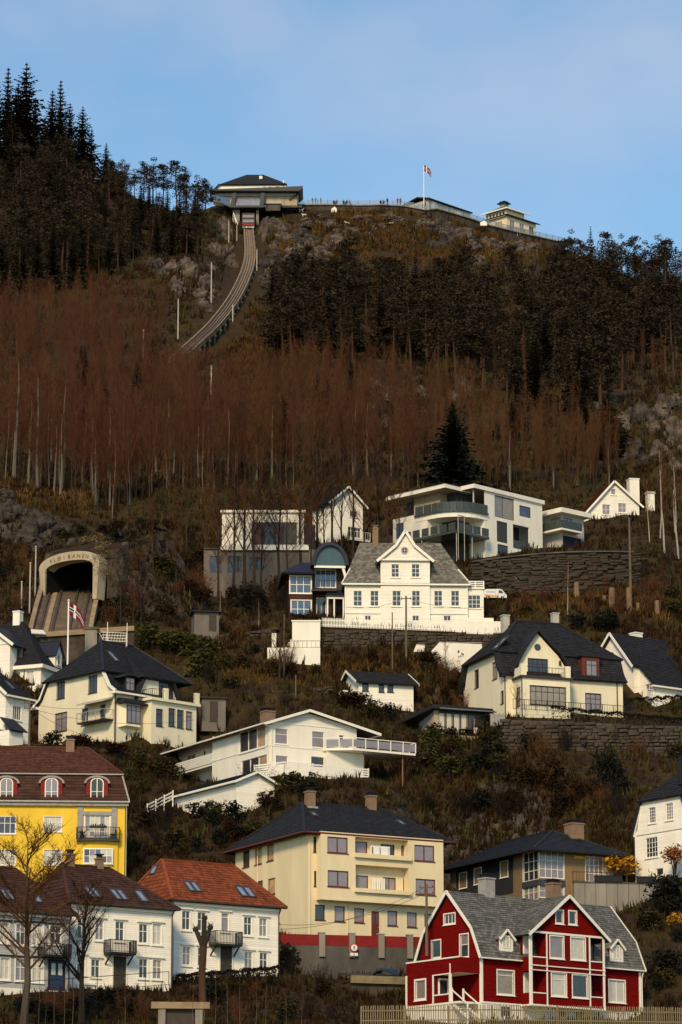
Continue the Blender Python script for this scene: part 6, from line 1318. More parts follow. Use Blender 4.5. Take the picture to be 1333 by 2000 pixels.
mat('greywall', (.15,.125,.105), .85, .25, .7, streak=.3)
mat('glass_red_reflection', (.08,.04,.035), .12, .3, 1, spec=.6)  # dark reddish reflection painted into the pane colour
def gable_house():
    H = Thing('gable_house','white gabled house with dark roof behind bare tree trunks left of the modern house','house',645,1075,441,32)
    W = H.F(709,1020)[0]; Dp = H.S(611,1020)[0]*1.0; ze = H.F(645,979)[1]; xm = W*.52; za = H.F(679,952)[1]
    out = [(0,-2),(W,-2),(W,ze),(xm,za),(0,ze)]
    H.wall('F',0,out,'white'); H.wall('L',0,[(0,-2),(Dp,-2),(Dp,ze),(0,ze)],'white'); H.wall('R',W,[(0,-2),(Dp,-2),(Dp,ze),(0,ze)],'white'); H.wall('K',Dp,out,'white'); s = (za-ze)/xm; o=.5
    H.roof([[(-o,-.5,ze-s*o+.1),(-o,Dp+.5,ze-s*o+.1),(xm,Dp+.5,za+.1),(xm,-.5,za+.1)],[(W+o,-.5,ze-s*o+.1),(W+o,Dp+.5,ze-s*o+.1),(xm,Dp+.5,za+.1),(xm,-.5,za+.1)]],'black',.14,tiles=('black_tile',.34,.34))
    H.part('trim','wtrim',lambda b: (b.beam((-o,-.53,ze-s*o),(xm,-.53,za),.07,.25), b.beam((W+o,-.53,ze-s*o),(xm,-.53,za),.07,.25)))
    H.win('L',0,(618,988,634,1005),2,1,gm='glass',tw=.08); H.win('F',0,(680,1030,705,1050),4,1,gm='glass',tw=.06); zb = H.F(690,1053,-1)[1]; H.part('balcony','wtrim',lambda b: b.box(W*.45,W+.3,-1.3,-.003,zb-.2,zb)); railing(H,[(W*.45,-1.25,zb),(W+.3,-1.25,zb)],h=1,m='wtrim',step=.3,name='balcony_railing')
    H.win('F',0,(684,998,699,1010),2,1,gm='glass',tw=.05); H.finish()
    G = Thing('grey_modern_house','modern two storey house with white upper box and grey base behind bare trees','house',398,1160,424,0)
    w = G.F(616,1110)[0]; z1 = G.F(500,1073)[1]; xa = G.F(434,1040,.8)[0]; xb = G.F(594,1040,.8)[0]; zt = G.F(500,1001,.8)[1]
    G.wall('F',0,[(0,-2),(w,-2),(w,z1),(0,z1)],'greywall'); G.wall('L',0,[(0,-2),(8,-2),(8,z1),(0,z1)],'greywall'); G.wall('R',w,[(0,-2),(8,-2),(8,z1),(0,z1)],'greywall')
    G.wall('F',.8,[(xa,z1),(xb,z1),(xb,zt),(xa,zt)],'white_smooth'); G.wall('L',xa,[(.8,z1),(8,z1),(8,zt),(.8,zt)],'white_smooth'); G.wall('R',xb,[(.8,z1),(8,z1),(8,zt),(.8,zt)],'white_smooth')
    for r,c,g in (((410,1086,433,1119),[.8],'glass'),((445,1086,472,1118),2,'glass'),((488,1088,512,1112),2,'glass')): G.win('F',0,r,c,1,fm='dkmetal',gm=g,tw=0,sill=False)
    G.win('F',.8,(492,1020,580,1064),4,1,fm='dkmetal',gms=['glass_red_reflection','glass','glass','glass_green'],gm='glass',tw=0,sill=False,mw=.1); G.win('F',.8,(562,1024,580,1062),1,1,hole=False,fm='dkmetal',gm='glass_green',tw=0,sill=False)
    G.roof([[(xa-.2,.5,zt+.25),(xb+.2,.5,zt+.25),(xb+.2,8,zt+.25),(xa-.2,8,zt+.25)]],'white_smooth',.3); G.part('band','white_smooth',lambda b: b.box(xa-.1,xb+.6,-.35,.79,z1-.15,z1+.5)); G.part('terrace_roof','dkmetal',lambda b: b.box(.0,xa-.2,-.2,8,z1,z1+.15))
    xs = G.F(616,1050,1.2)[0]; G.part('side_wing','darkwall',lambda b: b.box(xb+.02,xs,1.2,8,z1,G.F(605,1025,1.2)[1])); G.finish()
    K = Thing('red_roofed_house','small white gabled house with red tiled roof and white chimney on the knoll at right','house',1139,1026,452,12)
    W = K.F(1249,1000)[0]; xm,za = K.F(1199,941); ze = K.F(1139,1008)[1]; zr = K.F(1249,986)[1]; Dp = 8; out = [(0,-2),(W,-2),(W,zr),(xm,za),(0,ze)]
    K.wall('F',0,out,'white'); K.wall('L',0,[(0,-2),(Dp,-2),(Dp,ze),(0,ze)],'white'); K.wall('R',W,[(0,-2),(Dp,-2),(Dp,zr),(0,zr)],'white'); K.wall('K',Dp,out,'white')
    s = (za-ze)/xm; s2 = (za-zr)/(W-xm); K.roof([[(-.4,-.4,ze-s*.4+.1),(-.4,Dp,ze-s*.4+.1),(xm,Dp,za+.1),(xm,-.4,za+.1)],[(W+.5,-.4,zr-s2*.5+.1),(W+.5,Dp,zr-s2*.5+.1),(xm,Dp,za+.1),(xm,-.4,za+.1)]],'orange_tile',.14,tiles=('orange_tile',.3,.34))
    K.part('trim','wtrim',lambda b: (b.beam((-.4,-.43,ze-s*.4),(xm,-.43,za),.07,.25), b.beam((W+.5,-.43,zr-s2*.5),(xm,-.43,za),.07,.25)))
    for r in ((1177,985.5,1192,1005),(1208,983,1223.5,1001),(1194,955,1203,966)): K.win('F',0,r,2 if r[1]>960 else 1,2 if r[1]>960 else 1,gm='glass_mauve',tw=.09)
    K.chimney((1227,934,1246,968),3.5,m='white_smooth'); K.finish()
    C = Thing('stone_pillar','pale square pillar on the knoll right of the red roofed house','pillar',1266,1008,455,12); zt = C.F(1270,960)[1]; C.part('shaft','white_smooth',lambda b: b.box(0,.95,0,.9,-2,zt-.25)); C.part('cap','stucco',lambda b: b.box(-.1,1.05,-.1,1.0,zt-.25,zt))
gable_house()

# ================================================================== RAILWAY, SUMMIT, STREET THINGS
def path_things():
    # ---- tunnel portal --------------------------------------------------
    T = Thing('tunnel_portal','pale concrete funicular tunnel portal with carved lettering over its black mouth','tunnel portal',88,1163,407,-33)
    w = T.F(181,1140)[0]; zs = T.F(88,1118)[1]; zt = T.F(140,1094)[1]; zo = T.F(130,1081)[1]
    n = 18; xm = w/2
    def arc(rx,rz,z0): return [(xm-math.cos(math.pi*i/n)*rx, z0+ (math.sin(math.pi*i/n)**.75)*rz) for i in range(n+1)]
    inn = arc(w/2,zt-zs,zs); b = MB()
    outr = arc(w/2+.95,zo-zs-.1,zs+.25)
    for i in range(n):
        A,B,C,D = inn[i],inn[i+1],outr[i+1],outr[i]; b.prism([(p[0],0,p[1]) for p in (A,B,C,D)],(0,1.7,0))
    b.build('arch','portal',T.o)
    T.part('left_pier','portal',lambda b: (b.prism([(-.55,.02,-1.2),(-.02,.02,-1.2),(-.02,.02,zs+.1),(-.9,.02,zs+.2),(-.8,.02,zs-1.0)],(0,1.5,0))))
    T.part('right_pier','portal',lambda b: b.prism([(w+.02,.02,-1.2),(w+.6,.02,-1.2),(w+.9,.02,zs+.25),(w+.02,.02,zs+.1)],(0,1.5,0)))
    bk = MB(); bk.prism([(-1.2,1.4,zt+.55),(w+2.6,1.4,zt-.1),(w+2.8,10,zt+3.6),(-1.6,10,zt+4.1)],(0,0,1.0)); bk.prism([(w+.95,1.5,-1),(w+3.2,1.5,-1),(w+3.2,10,1),(w+.95,10,1)],(0,0,zt+1)); tag(bk.build('bank','hillside',None),kind='structure').matrix_world = Matrix.Translation(T.O) @ Matrix.Rotation(T.a,4,'Z')
    # tunnel tube, walls, end and floor, near black in place of shade
    b = MB(); sec = [(0.02,-1.5)]+[(x*.985+.06,z-.02) for x,z in inn]+[(w-.02,-1.5)]
    for i in range(len(sec)-1):
        a,c = sec[i],sec[i+1]; b.add([(a[0],.2,a[1]),(c[0],.2,c[1]),(c[0],8.4,c[1]+3.2),(a[0],8.4,a[1]+3.2)],[(0,1,2,3)])
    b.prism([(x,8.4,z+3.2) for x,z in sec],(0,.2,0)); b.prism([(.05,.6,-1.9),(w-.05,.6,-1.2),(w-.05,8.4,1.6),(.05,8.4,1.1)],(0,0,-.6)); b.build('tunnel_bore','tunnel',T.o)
    txt = 'FLØIBANEN'; k = len(txt)
    for i,ch in enumerate(txt):
        f = (i+1.0)/(k+1)*.60+.20; t = f*n; j = int(t); q = lambda S: Vector(S[j]).lerp(Vector(S[j+1]),t-j)
        a,c = q(inn),q(outr); m = a.lerp(c,.42); tg = (Vector(outr[j+1])-Vector(outr[j])); cu = bpy.data.curves.new('letter','FONT'); cu.body = ch; cu.size = .62; cu.extrude = .03; cu.align_x = 'CENTER'; cu.align_y = 'CENTER'; cu.materials.append(MATS['gold'])
        tmp = bpy.data.objects.new('letter_curve',cu); lm = bpy.data.meshes.new_from_object(tmp); bpy.data.objects.remove(tmp); o = bpy.data.objects.new('letter',lm); COL.objects.link(o); o.parent = T.o; o.location = (m.x,-.02,m.y); o.rotation_euler = (R(90),-math.atan2(tg.y,tg.x),0)
    # ---- lower track: bed slabs, rails -----------------------------------------
    def track(name,label,pts,width,rails,kerb=True,nb=26,slab_m='deck',group=None,kind=True):
        P = [at(*p) for p in pts]; S = []
        def cr(p0,p1,p2,p3,t): return .5*((2*p1)+(p2-p0)*t+(2*p0-5*p1+4*p2-p3)*t*t+(3*p1-p0-3*p2+p3)*t**3)
        for i in range(len(P)-1):
            a = P[i-1] if i else P[0]*2-P[1]; d = P[i+2] if i+2 < len(P) else P[-1]*2-P[-2]
            for t in range(nb): S.append(cr(a,P[i],P[i+1],d,t/nb))
        S.append(P[-1]); o = empty(name,S[0],0,label,'railway track'); O = S[0]; L = []
        for i in range(len(S)):
            d = (S[min(i+1,len(S)-1)]-S[max(i-1,0)]); h = Vector((d.y,-d.x,0)).normalized(); L.append((S[i]-O,h))
        def strip(off,wd,z0,z1,nm,m,seg=1):
            if seg > 1:
                for i in range(0,len(L)-1,seg):
                    b = MB(); j = min(i+seg,len(L)-1); (p,h),(q,g) = L[i],L[j]; q = q.lerp(p,.03)
                    b.add([p+h*(off-wd/2)+Vector((0,0,z0)),p+h*(off+wd/2)+Vector((0,0,z0)),q+g*(off+wd/2)+Vector((0,0,z0)),q+g*(off-wd/2)+Vector((0,0,z0)),p+h*(off-wd/2)+Vector((0,0,z1)),p+h*(off+wd/2)+Vector((0,0,z1)),q+g*(off+wd/2)+Vector((0,0,z1)),q+g*(off-wd/2)+Vector((0,0,z1))],[(0,3,2,1),(4,5,6,7),(0,1,5,4),(1,2,6,5),(2,3,7,6),(3,0,4,7)]); b.build(nm,m,o)
            else:
                b = MB(); v = []
                for p,h in L: v += [p+h*(off-wd/2)+Vector((0,0,z0)),p+h*(off+wd/2)+Vector((0,0,z0)),p+h*(off+wd/2)+Vector((0,0,z1)),p+h*(off-wd/2)+Vector((0,0,z1))]
                f = []
                for i in range(len(L)-1): f += [(i*4+k,i*4+(k+1)%4,i*4+4+(k+1)%4,i*4+4+k) for k in range(4)]
                f += [(0,1,2,3),((len(L)-1)*4+3,(len(L)-1)*4+2,(len(L)-1)*4+1,(len(L)-1)*4)]; b.add(v,f); b.build(nm,m,o)
        return o,L,strip
    o,L,strip = track('lower_track','double funicular track on a pale concrete bed below the tunnel mouth',[(136.5,1151,411),(134,1165,406),(126,1198,397),(116,1245,389)],5.6,4)
    strip(0,6.4,-.9,-.12,'bed_slab','deck',seg=9)
    for off in (-2.3,-.95,.95,2.3): strip(off,.26,-.115,.10,'rail','railsteel')
    strip(-3.3,.5,-1.0,.25,'kerb','concrete_tan'); strip(3.3,.5,-1.2,.5,'kerb','concrete_tan'); strip(1.62,.5,-.11,-.02,'cable_channel','concrete_tan'); strip(-1.62,.3,-.11,-.04,'cable_channel','concrete_dark')
    # ---- upper track on its viaduct ---------------------------------------------
    o,L,strip = track('upper_track','curved funicular track on a viaduct climbing to the summit station',[(345,700,626),(372,676,642),(425,625,680),(466,566,742),(488,505,850),(486,447,975)],5,4,nb=16)
    strip(0,2.3,-.8,-.15,'bed_slab','concrete_tan',seg=5)
    for off in (-.85,-.3,.3,.85): strip(off,.15,-.145,.12,'rail','railsteel')
    strip(1.28,.22,-.9,.15,'kerb','concrete_tan'); strip(-1.28,.25,-.9,.15,'kerb','concrete_tan')
    for i in range(2,len(L),3):
        p,h = L[i]; q = p+h*1.5; g = bil(o.location.x+q.x,o.location.y+q.y)-o.location.z
        b = MB(); b.box(q.x-.15,q.x+.15,q.y-.15,q.y+.15,min(g,q.z-3)-2,q.z-.4); b.beam(p-h*1.1+Vector((0,0,-1.1)),q+h*.4+Vector((0,0,-1.1)),.4,.4); b.build('pier','concrete_dark',o)
    # ---- viaduct wall in front of the lower track -----------------------------------
    V = Thing('rail_wall','dark stone wall with pale beam carrying the path under the lower track','wall',57,1300,386.5,0); w = V.F(262,1250)[0]; za = V.F(57,1236)[1]; zc = V.F(262,1222)[1]
    V.part('wall_panel','stone_dark',lambda b: b.prism([(0,.3,-3),(w,.3,-3),(w,.3,zc-.55),(0,.3,za-.55)],(0,.5,0))); V.part('beam','concrete_tan',lambda b: b.prism([(0,0,za-.55),(w,0,zc-.55),(w,0,zc),(0,0,za)],(0,.8,0)))
    px0 = V.F(167,1250)[0]; V.part('pier','concrete',lambda b: b.box(px0,px0+1.3,-.35,-.01,-3,(za+zc)/2-.1)); V.part('pier_cap','concrete_dark',lambda b: b.box(px0-.1,px0+1.5,-.45,.5,(za+zc)/2-.1,(za+zc)/2+.2))
path_things()

# ---- poles, masts and flags ---------------------------------------------------------
def pole(name,label,cat,px,pt,pb,Y,r=.09,m='pole',group=None,arm=None):
    p = at(px,pb,Y); t = at(px,pt,Y); h = t.z-p.z; o = empty(name,p,0,label,cat,group); b = MB(); b.tube((0,0,-1),(0,0,h),r,r*.8,8); b.build('shaft',m,o); b = MB(); b.tube((0,0,h-.02),(0,0,h+.12),r*1.5,r*.6,8); b.build('cap',m,o)
    if arm: b = MB(); b.beam((0,0,h-.1),(arm,0,h-.05),.07); b.build('arm',m,o); b = MB(); b.box(arm-.2,arm+.2,-.12,.12,h-.16,h-.04); b.build('lamp_head','dkmetal',o)
    return o,h
G_ = 'masts along the upper funicular'
for px,a,c,Y,l in ((447,432,492,955,'pale mast just below the summit station, upper left of the track'),(413,513,592,820,'pale mast left of the funicular curve against the rock'),(348,585,662,735,'tall pale mast left of the lower end of the viaduct'),(280,645,700,690,'short pale mast farthest left on the brown slope'),(413,715,770,590,'pale mast on the slope below the viaduct'),(455,595,628,735,'short mast right of the viaduct curve'),(502,488,528,880,'pale mast right of the track below the station'),(463,440,470,960,'short pale mast beside the station foot')):
    g_ = ground(px,c,500,1040); pole('mast',l,'mast',px,a,c,g_.y if g_ else Y,.15,group=G_)
for px,a,c,Y,l in ((69,1068,1165,404,'tallest pale post left of the tunnel portal'),(58,1100,1198,398,'pale post between the tallest post and the short one at left of the tunnel'),(42,1137,1192,396,'short pale post near the left edge above the white house'),(100,820,902,470,'thin pale post among the trunks above the tunnel'),(148,808,845,495,'short pale post in the wood above the tunnel')):
    g_ = ground(px,c,380,520); pole('post',l,'post',px,a,c,g_.y if g_ else Y,.10,group='posts by the lower funicular')
def flag(parent,h,s=1.0):
    rows = [(0,0),(.5,-.25),(1.0,-.75),(1.35,-1.5)]; wd = 1.15
    def band(a,c,nm,m,off):
        b = MB(); v = []
        for i,(x,z) in enumerate(rows):
            dy = .18*math.sin(i*1.7)
            v += [(x*s,dy*s+off,(h-.1+(z-a*wd)*s)),(x*s,dy*s+off,(h-.1+(z-c*wd)*s)),(x*s,dy*s+off+.012,(h-.1+(z-c*wd)*s)),(x*s,dy*s+off+.012,(h-.1+(z-a*wd)*s))]
        f = [(i*4+k,i*4+(k+1)%4,i*4+4+(k+1)%4,i*4+4+k) for i in range(3) for k in range(4)]+[(0,1,2,3),(15,14,13,12)]; b.add(v,f); return b.build(nm,m,parent)
    fl = band(0,1,'flag','flagred',0)
    for a,c,m,off in ((.36,.64,'flagwhite',-.015),(.43,.57,'flagblue',-.03)): q = band(a,c,'flag_stripe',m,off); q.parent = fl
    for x0,x1,m,off in ((.38,.72,'flagwhite',-.017),(.47,.63,'flagblue',-.032)):
        z = lambda x: -.5*x if x < .5 else -.25-(x-.5); b = MB(); y0,y1 = .18*math.sin(1.7*x0/.5),.18*math.sin(1.7*x1/.5); b.prism([(x0*s,y0*s+off,h-.1+z(x0)*s),(x1*s,y1*s+off,h-.1+z(x1)*s),(x1*s,y1*s+off,h-.1+(z(x1)-wd)*s),(x0*s,y0*s+off,h-.1+(z(x0)-wd)*s)],(0,.01,0)); b.build('flag_stripe',m,fl)
o,h = pole('flagpole','white flagpole with red, white and blue cross flag behind the left villa roof','flagpole',132,1173,1325,381,.11,'wtrim'); flag(o,h,1.25)
o,h = pole('flagpole','thin white flagpole with dark cross flag on the summit terrace','flagpole',828.5,321,404,1006,.16,'wtrim'); flag(o,h,1.6)
def util(px,pt,pb,Y,lab,arms=1,r=.13):
    p = at(px,pb,Y); h = at(px,pt,Y).z-p.z; o = empty('utility_pole',p,rnd.uniform(-.3,.3),lab,'utility pole','wooden utility poles'); b = MB(); b.tube((0,0,-1.5),(0,0,h),r,r*.7,8); b.build('pole_shaft','utilpole',o)
    for k in range(arms):
        b = MB(); b.beam((-.6,0,h-.3-.5*k),(.6,0,h-.3-.5*k),.09); ar = b.build('crossarm','utilpole',o)
        for x in (-.5,0,.5): b = MB(); b.tube((x,0,h-.26-.5*k),(x,0,h-.12-.5*k),.05,.04,6); b.build('insulator','dkmetal',ar)
    return p+Vector((0,0,h-.2))
u1 = util(794,1164,1282,388,'wooden utility pole in front of the central windows of the big white house')
u2 = util(767,1196,1306,387,'thinner utility pole left of the pole before the big white house',0,.09)
u3 = util(1232,1012,1148,404,'tall wooden utility pole right of the bulging stone wall',0,.17)
u4 = util(834,1726,1830,285,'utility pole in front of the right end of the cream block',2,.13)
u5 = util(57,1368,1462,355,'utility pole between the low white house and the left villa',2,.13)
u6 = util(578,1318,1388,376,'leaning utility pole behind the long white house roof',0,.1)
u7 = util(555,1200,1345,383,'pale lamp pole left of the garden stair',0,.1)
def wire(a,c,sag,lab):
    b = MB(); n = 16; pr = None
    for i in range(n+1):
        t = i/n; p = a.lerp(c,t)-Vector((0,0,sag*4*t*(1-t)))
        if pr is not None: b.tube(pr,p,.016,n=4,caps=False)
        pr = p
    tag(b.build('power_line','iron',None),lab,'cable','power lines')
wire(u5+Vector((0,0,-.1)),at(232,1372,360),.6,'power line from the pole left of the left villa to its corner, upper'); wire(u5+Vector((0,0,-.6)),at(380,1406,366),.9,'power line passing the left villa at mid height'); wire(u5+Vector((0,0,-.5)),at(180,1440,357),.4,'power line sloping down to the front of the left villa')
wire(u1,at(676,1186,394),.5,'power line from the pole to the left corner of the big white house'); wire(u1,at(945,1186,394),.5,'power line from the pole to the right annex of the big white house'); wire(u4,at(548,1815,288),.8,'power line crossing the ground floor of the cream block'); wire(u4+Vector((0,0,-.5)),at(548,1806,288),.8,'second power line crossing the ground floor of the cream block')

# ---- summit: station, terrace wall, railing, restaurant --------------------------------
def summit():
    S = Thing('summit_station','summit station with dark hipped roof, long flat canopy and glazed front above the track','station building',417,412,990,0)
    X = lambda px,y=0: S.F(px,400,y)[0]; Z = lambda py,y=0: S.F(480,py,y)[1]
    y = 8; S.wall('F',y,[(X(419,y),Z(385,y)),(X(560,y),Z(385,y)),(X(560,y),Z(360,y)),(X(432,y),Z(360,y)),(X(419,y),Z(372,y))],'white_smooth'); S.wall('R',X(560,y),[(y,Z(385,y)),(y+12,Z(385,y)),(y+12,Z(360,y)),(y,Z(360,y))],'white_smooth'); S.wall('L',X(419,y),[(y,Z(385,y)),(y+12,Z(385,y)),(y+12,Z(372,y)),(y,Z(372,y))],'white_smooth')
    for r in ((515,365,520,369),(525,364.5,531,368.5),(540,364,546,368.5)): S.win('F',y,r,1,1,gm='glass',tw=0,sill=False)
    A=(X(429,y),y-.6,Z(361,y));B=(X(561,y),y-.6,Z(360,y));P=(X(481,y),y+6,Z(345,y+6)+.6);Q=(X(514,y),y+6,Z(345,y+6)+.6);C=(B[0],y+13,B[2]);D=(A[0],y+13,A[2])
    S.roof([[A,B,Q,P],[D,A,P],[B,C,Q],[C,D,P,Q]],'slate',.4); S.part('roof_slope','slate',lambda b: b.beam((X(417,y),y-.3,Z(373,y)),A,.5,.4))
    x0,x1 = X(506,y),X(510,y); S.part('chimney','white_smooth',lambda b: b.box(x0,x1+.3,y+3,y+3.8,Z(353,y),Z(337,y))); S.part('chimney','white_smooth',lambda b: b.box(X(553,y),X(555.5,y),y,y+.6,Z(364,y),Z(352,y)))
    # canopy
    S.part('canopy','dkmetal',lambda b: b.prism([(X(410),-2,Z(374)),(X(592),-2,Z(367.5)),(X(592),-2,Z(371)),(X(585),-2,Z(377)),(X(410),-2,Z(376))],(0,11,0)))
    S.part('canopy_soffit','chim_grey',lambda b: b.box(X(420),X(578),.2,8,Z(383),Z(377)-.02))
    S.wall('F',.6,[(X(417),Z(400)),(X(583),Z(400)),(X(583),Z(379)),(X(417),Z(379))],'portal'); S.wall('R',X(583),[(.6,Z(400)),(8,Z(400)),(8,Z(379)),(.6,Z(379))],'portal')
    for i in range(11): S.win('F',.6,(463+i*4.3,383.5,466.6+i*4.3,392),1,1,fm='stucco',gm='warmglass',tw=0,sill=False,sw=.06)
    S.part('corner_post','dkmetal',lambda b: b.box(X(581),X(583.5),-.5,.5,Z(399),Z(378))); S.part('brace','dkmetal',lambda b: b.beam((X(565),.2,Z(389)),(X(579),.2,Z(380)),.4))
    # left glass terrace and platform box
    S.part('left_glazing','glass_blue',lambda b: b.prism([(X(413),-1.5,Z(383)),(X(450),-1.5,Z(391)),(X(450),-1.5,Z(407)),(X(430),-1.5,Z(398)),(X(413),-1.5,Z(389))],(0,.3,0)))
    S.part('platform_frame','dkmetal',lambda b: (b.prism([(X(450),-3,Z(411)),(X(456),-3,Z(383)),(X(462),-3,Z(383)),(X(459),-3,Z(411))],(0,6,0)), b.prism([(X(507),-3,Z(411)),(X(511),-3,Z(383)),(X(518),-3,Z(383)),(X(515),-3,Z(411))],(0,6,0)), b.box(X(450),X(516),-3.2,3,Z(411.5),Z(407.6))))
    for i in range(8):
        for j in range(2):
            a = 461+48*i/8; g = MB(); g.prism([(X(a+.4),-2.6+j*.7,Z(407-7.3*j)),(X(a+5.6),-2.6+j*.7,Z(407-7.3*j)),(X(a+5.6),-1.95+j*.7,Z(400.4-7.3*j)),(X(a+.4),-1.95+j*.7,Z(400.4-7.3*j))],(0,.1,0)); g.build('glass_panel','skyglass',S.o)
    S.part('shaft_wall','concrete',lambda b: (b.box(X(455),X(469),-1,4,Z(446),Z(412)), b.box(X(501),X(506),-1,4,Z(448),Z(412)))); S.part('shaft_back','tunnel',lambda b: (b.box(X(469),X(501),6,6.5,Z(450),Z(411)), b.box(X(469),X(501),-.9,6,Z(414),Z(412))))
    S.part('stair_rail','wtrim',lambda b: (b.beam((X(457),-2,Z(420)),(X(471),-2.5,Z(458)),.22), b.beam((X(460),-2.2,Z(430)),(X(463),-2.2,Z(452)),.2)))
    S.part('base_wall','concrete_dark',lambda b: (b.box(X(519),X(548),-.4,2,Z(412),Z(400)), b.box(X(548),X(590),.5,2,Z(404),Z(400))))
    S.part('terrace_slab','stucco',lambda b: b.box(X(519),X(550),-.8,.59,Z(399),Z(396))); S.finish()
    Cc = Thing('funicular_car','dark red funicular car with pale window bands in the station mouth','funicular car',473,447,986,0); w = Cc.F(498,440)[0]; z = lambda py: Cc.F(485,py)[1]
    Cc.part('body','dkwood',lambda b: b.prism([(.1,-.5,0),(w-.1,-.5,0),(w,-.5,.6),(w,-.5,z(417)),(0,-.5,z(417)),(0,-.5,.6)],(0,3.5,0))); Cc.part('bumper','flagwhite',lambda b: b.box(.2,w-.2,-.75,-.51,.1,.45)); Cc.part('stripe','signred',lambda b: b.box(.3,w-.3,-.58,-.51,z(440),z(438.6)))
    for a,c in ((426,420.8),(435.5,430)): Cc.part('windscreen','glass_mauve',lambda b: b.box(.25,w-.25,-.58,-.51,z(a),z(c)))
    for x in (.5,w-.5): Cc.part('wheel','iron',lambda b: b.tube((x-.1,-.2,-.1),(x+.1,-.2,-.1),.35,.35,10))
    # terrace retaining wall with coping, following the crest
    def seg(name,lab,pts,hpx,m):
        P = [at(*p) for p in pts]; o = empty(name,P[0],0,lab,'wall'); 
        for i in range(len(P)-1):
            a,c = P[i]-P[0],P[i+1]-P[0]; L_ = (c-a).length; n = max(1,round(L_/2.2)); 
            for k in range(n):
                q,r = a.lerp(c,k/n),a.lerp(c,(k+1)/n+.004); dz = hpx[i]
                for lv in range(3):
                    b = MB(); z0,z1 = -dz*(lv+1)/3-(3 if lv==2 else 0),-dz*lv/3+.01; j = rnd.uniform(-.12,.12); b.prism([(q.x,q.y+j,q.z+z0),(r.x,r.y+j,r.z+z0),(r.x,r.y+j,r.z+z1),(q.x,q.y+j,q.z+z1)],(0,1.2,0)); b.build('stone_block',m,o)
            b = MB(); b.beam(a+Vector((0,.2,.1)),c+Vector((0,.2,.1)),1.2,.3); b.build('coping','concrete',o)
        return P
    top = [(583,401,1000),(640,400.5,1001),(700,402,1002),(745,401,1003),(791,403.5,1004)]
    P1 = seg('terrace_wall','long stone retaining wall of the summit terrace below the straight glass railing',top,[2.6]*4,'stone_dark')
    top2 = [(791,403.5,1004),(830,411,1005),(851,408,1008),(878,415.5,1012),(920,428,1018),(956,441,1024),(1010,454,1033),(1055,464,1040),(1104,475,1047)]
    P2 = seg('ramp_wall','stone wall descending to the right under the restaurant',top2,[2.2,2,2.4,2.6,3,3,3,2.8],'stone_dark')
    for nm,lab,P in (('glass_railing','straight glass railing on the summit terrace',P1),('glass_railing','glass railing descending along the restaurant',P2)):
        o = empty(nm,P[0],0,lab,'railing'); b = MB()
        for i in range(len(P)-1):
            a,c = P[i]-P[0]+Vector((0,0,.25)),P[i+1]-P[0]+Vector((0,0,.25)); n = max(1,round((c-a).length/3.0)); b.beam(a+Vector((0,0,1.35)),c+Vector((0,0,1.35)),.09,.09)
            for k in range(n):
                q,r = a.lerp(c,k/n),a.lerp(c,(k+1)/n); bb = MB(); bb.box(q.x-.06,q.x+.06,q.y-.06,q.y+.06,q.z,q.z+1.4); bb.build('post','dkmetal',o); g = MB(); g.beam(q.lerp(r,.05)+Vector((0,0,.65)),q.lerp(r,.95)+Vector((0,0,.65)),.03,1.1); g.build('glass_panel','paleglass',o)
        b.build('handrail','steel',o)
    # low building mid terrace
    M_ = Thing('terrace_building','low building with dark roof and pale window wall beside the summit flagpole','building',838,409,1016,47); w = M_.F(918,425)[0]; d = M_.S(797,405)[0]; d = 9; z1 = M_.F(838,388)[1]
    M_.wall('F',0,[(0,-3),(w,-3),(w,z1),(0,z1)],'stucco'); M_.wall('L',0,[(0,-3),(d,-3),(d,z1-.6),(0,z1)],'stucco'); M_.roof([[(-.8,-.8,z1),(w+.5,-.8,z1),(w+.5,4,z1+1.2),(-.8,4,z1+1.2)],[(-.8,d+.8,z1),(w+.5,d+.8,z1),(w+.5,4,z1+1.2),(-.8,4,z1+1.2)]],'slate',.4)
    M_.part('white_screen','white_smooth',lambda b: b.box(1.2,3.4,-.12,-.003,0.2,z1-.4)); M_.part('white_screen','white_smooth',lambda b: b.box(w*.66,w*.66+2.2,-.12,-.003,0.2,z1-.9))
    for i in range(3): M_.win('L',0,(1+i*2.6,2.8+i*2.6,1,z1-1.2),1,1,fm='dkmetal',gm='glass_mauve',tw=0,px=False,sill=False)
    for i in range(3): M_.win('F',0,(4.2+i*2.2,5.6+i*2.2,.8,z1-1),1,1,fm='dkmetal',gm='warmglass',tw=0,px=False,sill=False)
    M_.finish()
    # restaurant
    K = Thing('restaurant','cream summit restaurant with two stepped dark roofs, window row and lantern on top','restaurant',991,452,1030,45); w = K.F(1047,460)[0]; d = K.S(941,445)[0]; z1 = K.F(991,420)[1]
    K.wall('F',0,[(0,-3),(w,-3),(w,z1),(0,z1)],'cream'); K.wall('L',0,[(0,-3),(d,-3),(d,z1),(0,z1)],'cream'); K.wall('R',w,[(0,-3),(d,-3),(d,z1),(0,z1)],'cream')
    for i in range(2): K.win('L',0,(2+i*5,5+i*5,.5,z1-1.4),3,1,fm='wtrim',gm='warmglass',tw=.1,px=False,sill=False)
    for i in range(3): K.win('F',0,(1.2+i*w/3,.2+(i+.75)*w/3,.3,z1-1.2),2,1,fm='wtrim',gm='glass_mauve',tw=.1,px=False,sill=False)
    o = 1.0; K.roof([[(-o,-o,z1),(w+o,-o,z1),(w+o,2.2,z1+1.1),(-o+2,2.2,z1+1.1)],[(-o,-o,z1),(-o+2.2,2.2,z1+1.1),(-o+2.2,d,z1+1.1),(-o,d+o,z1)]],'slate',.3,name='lower_roof')
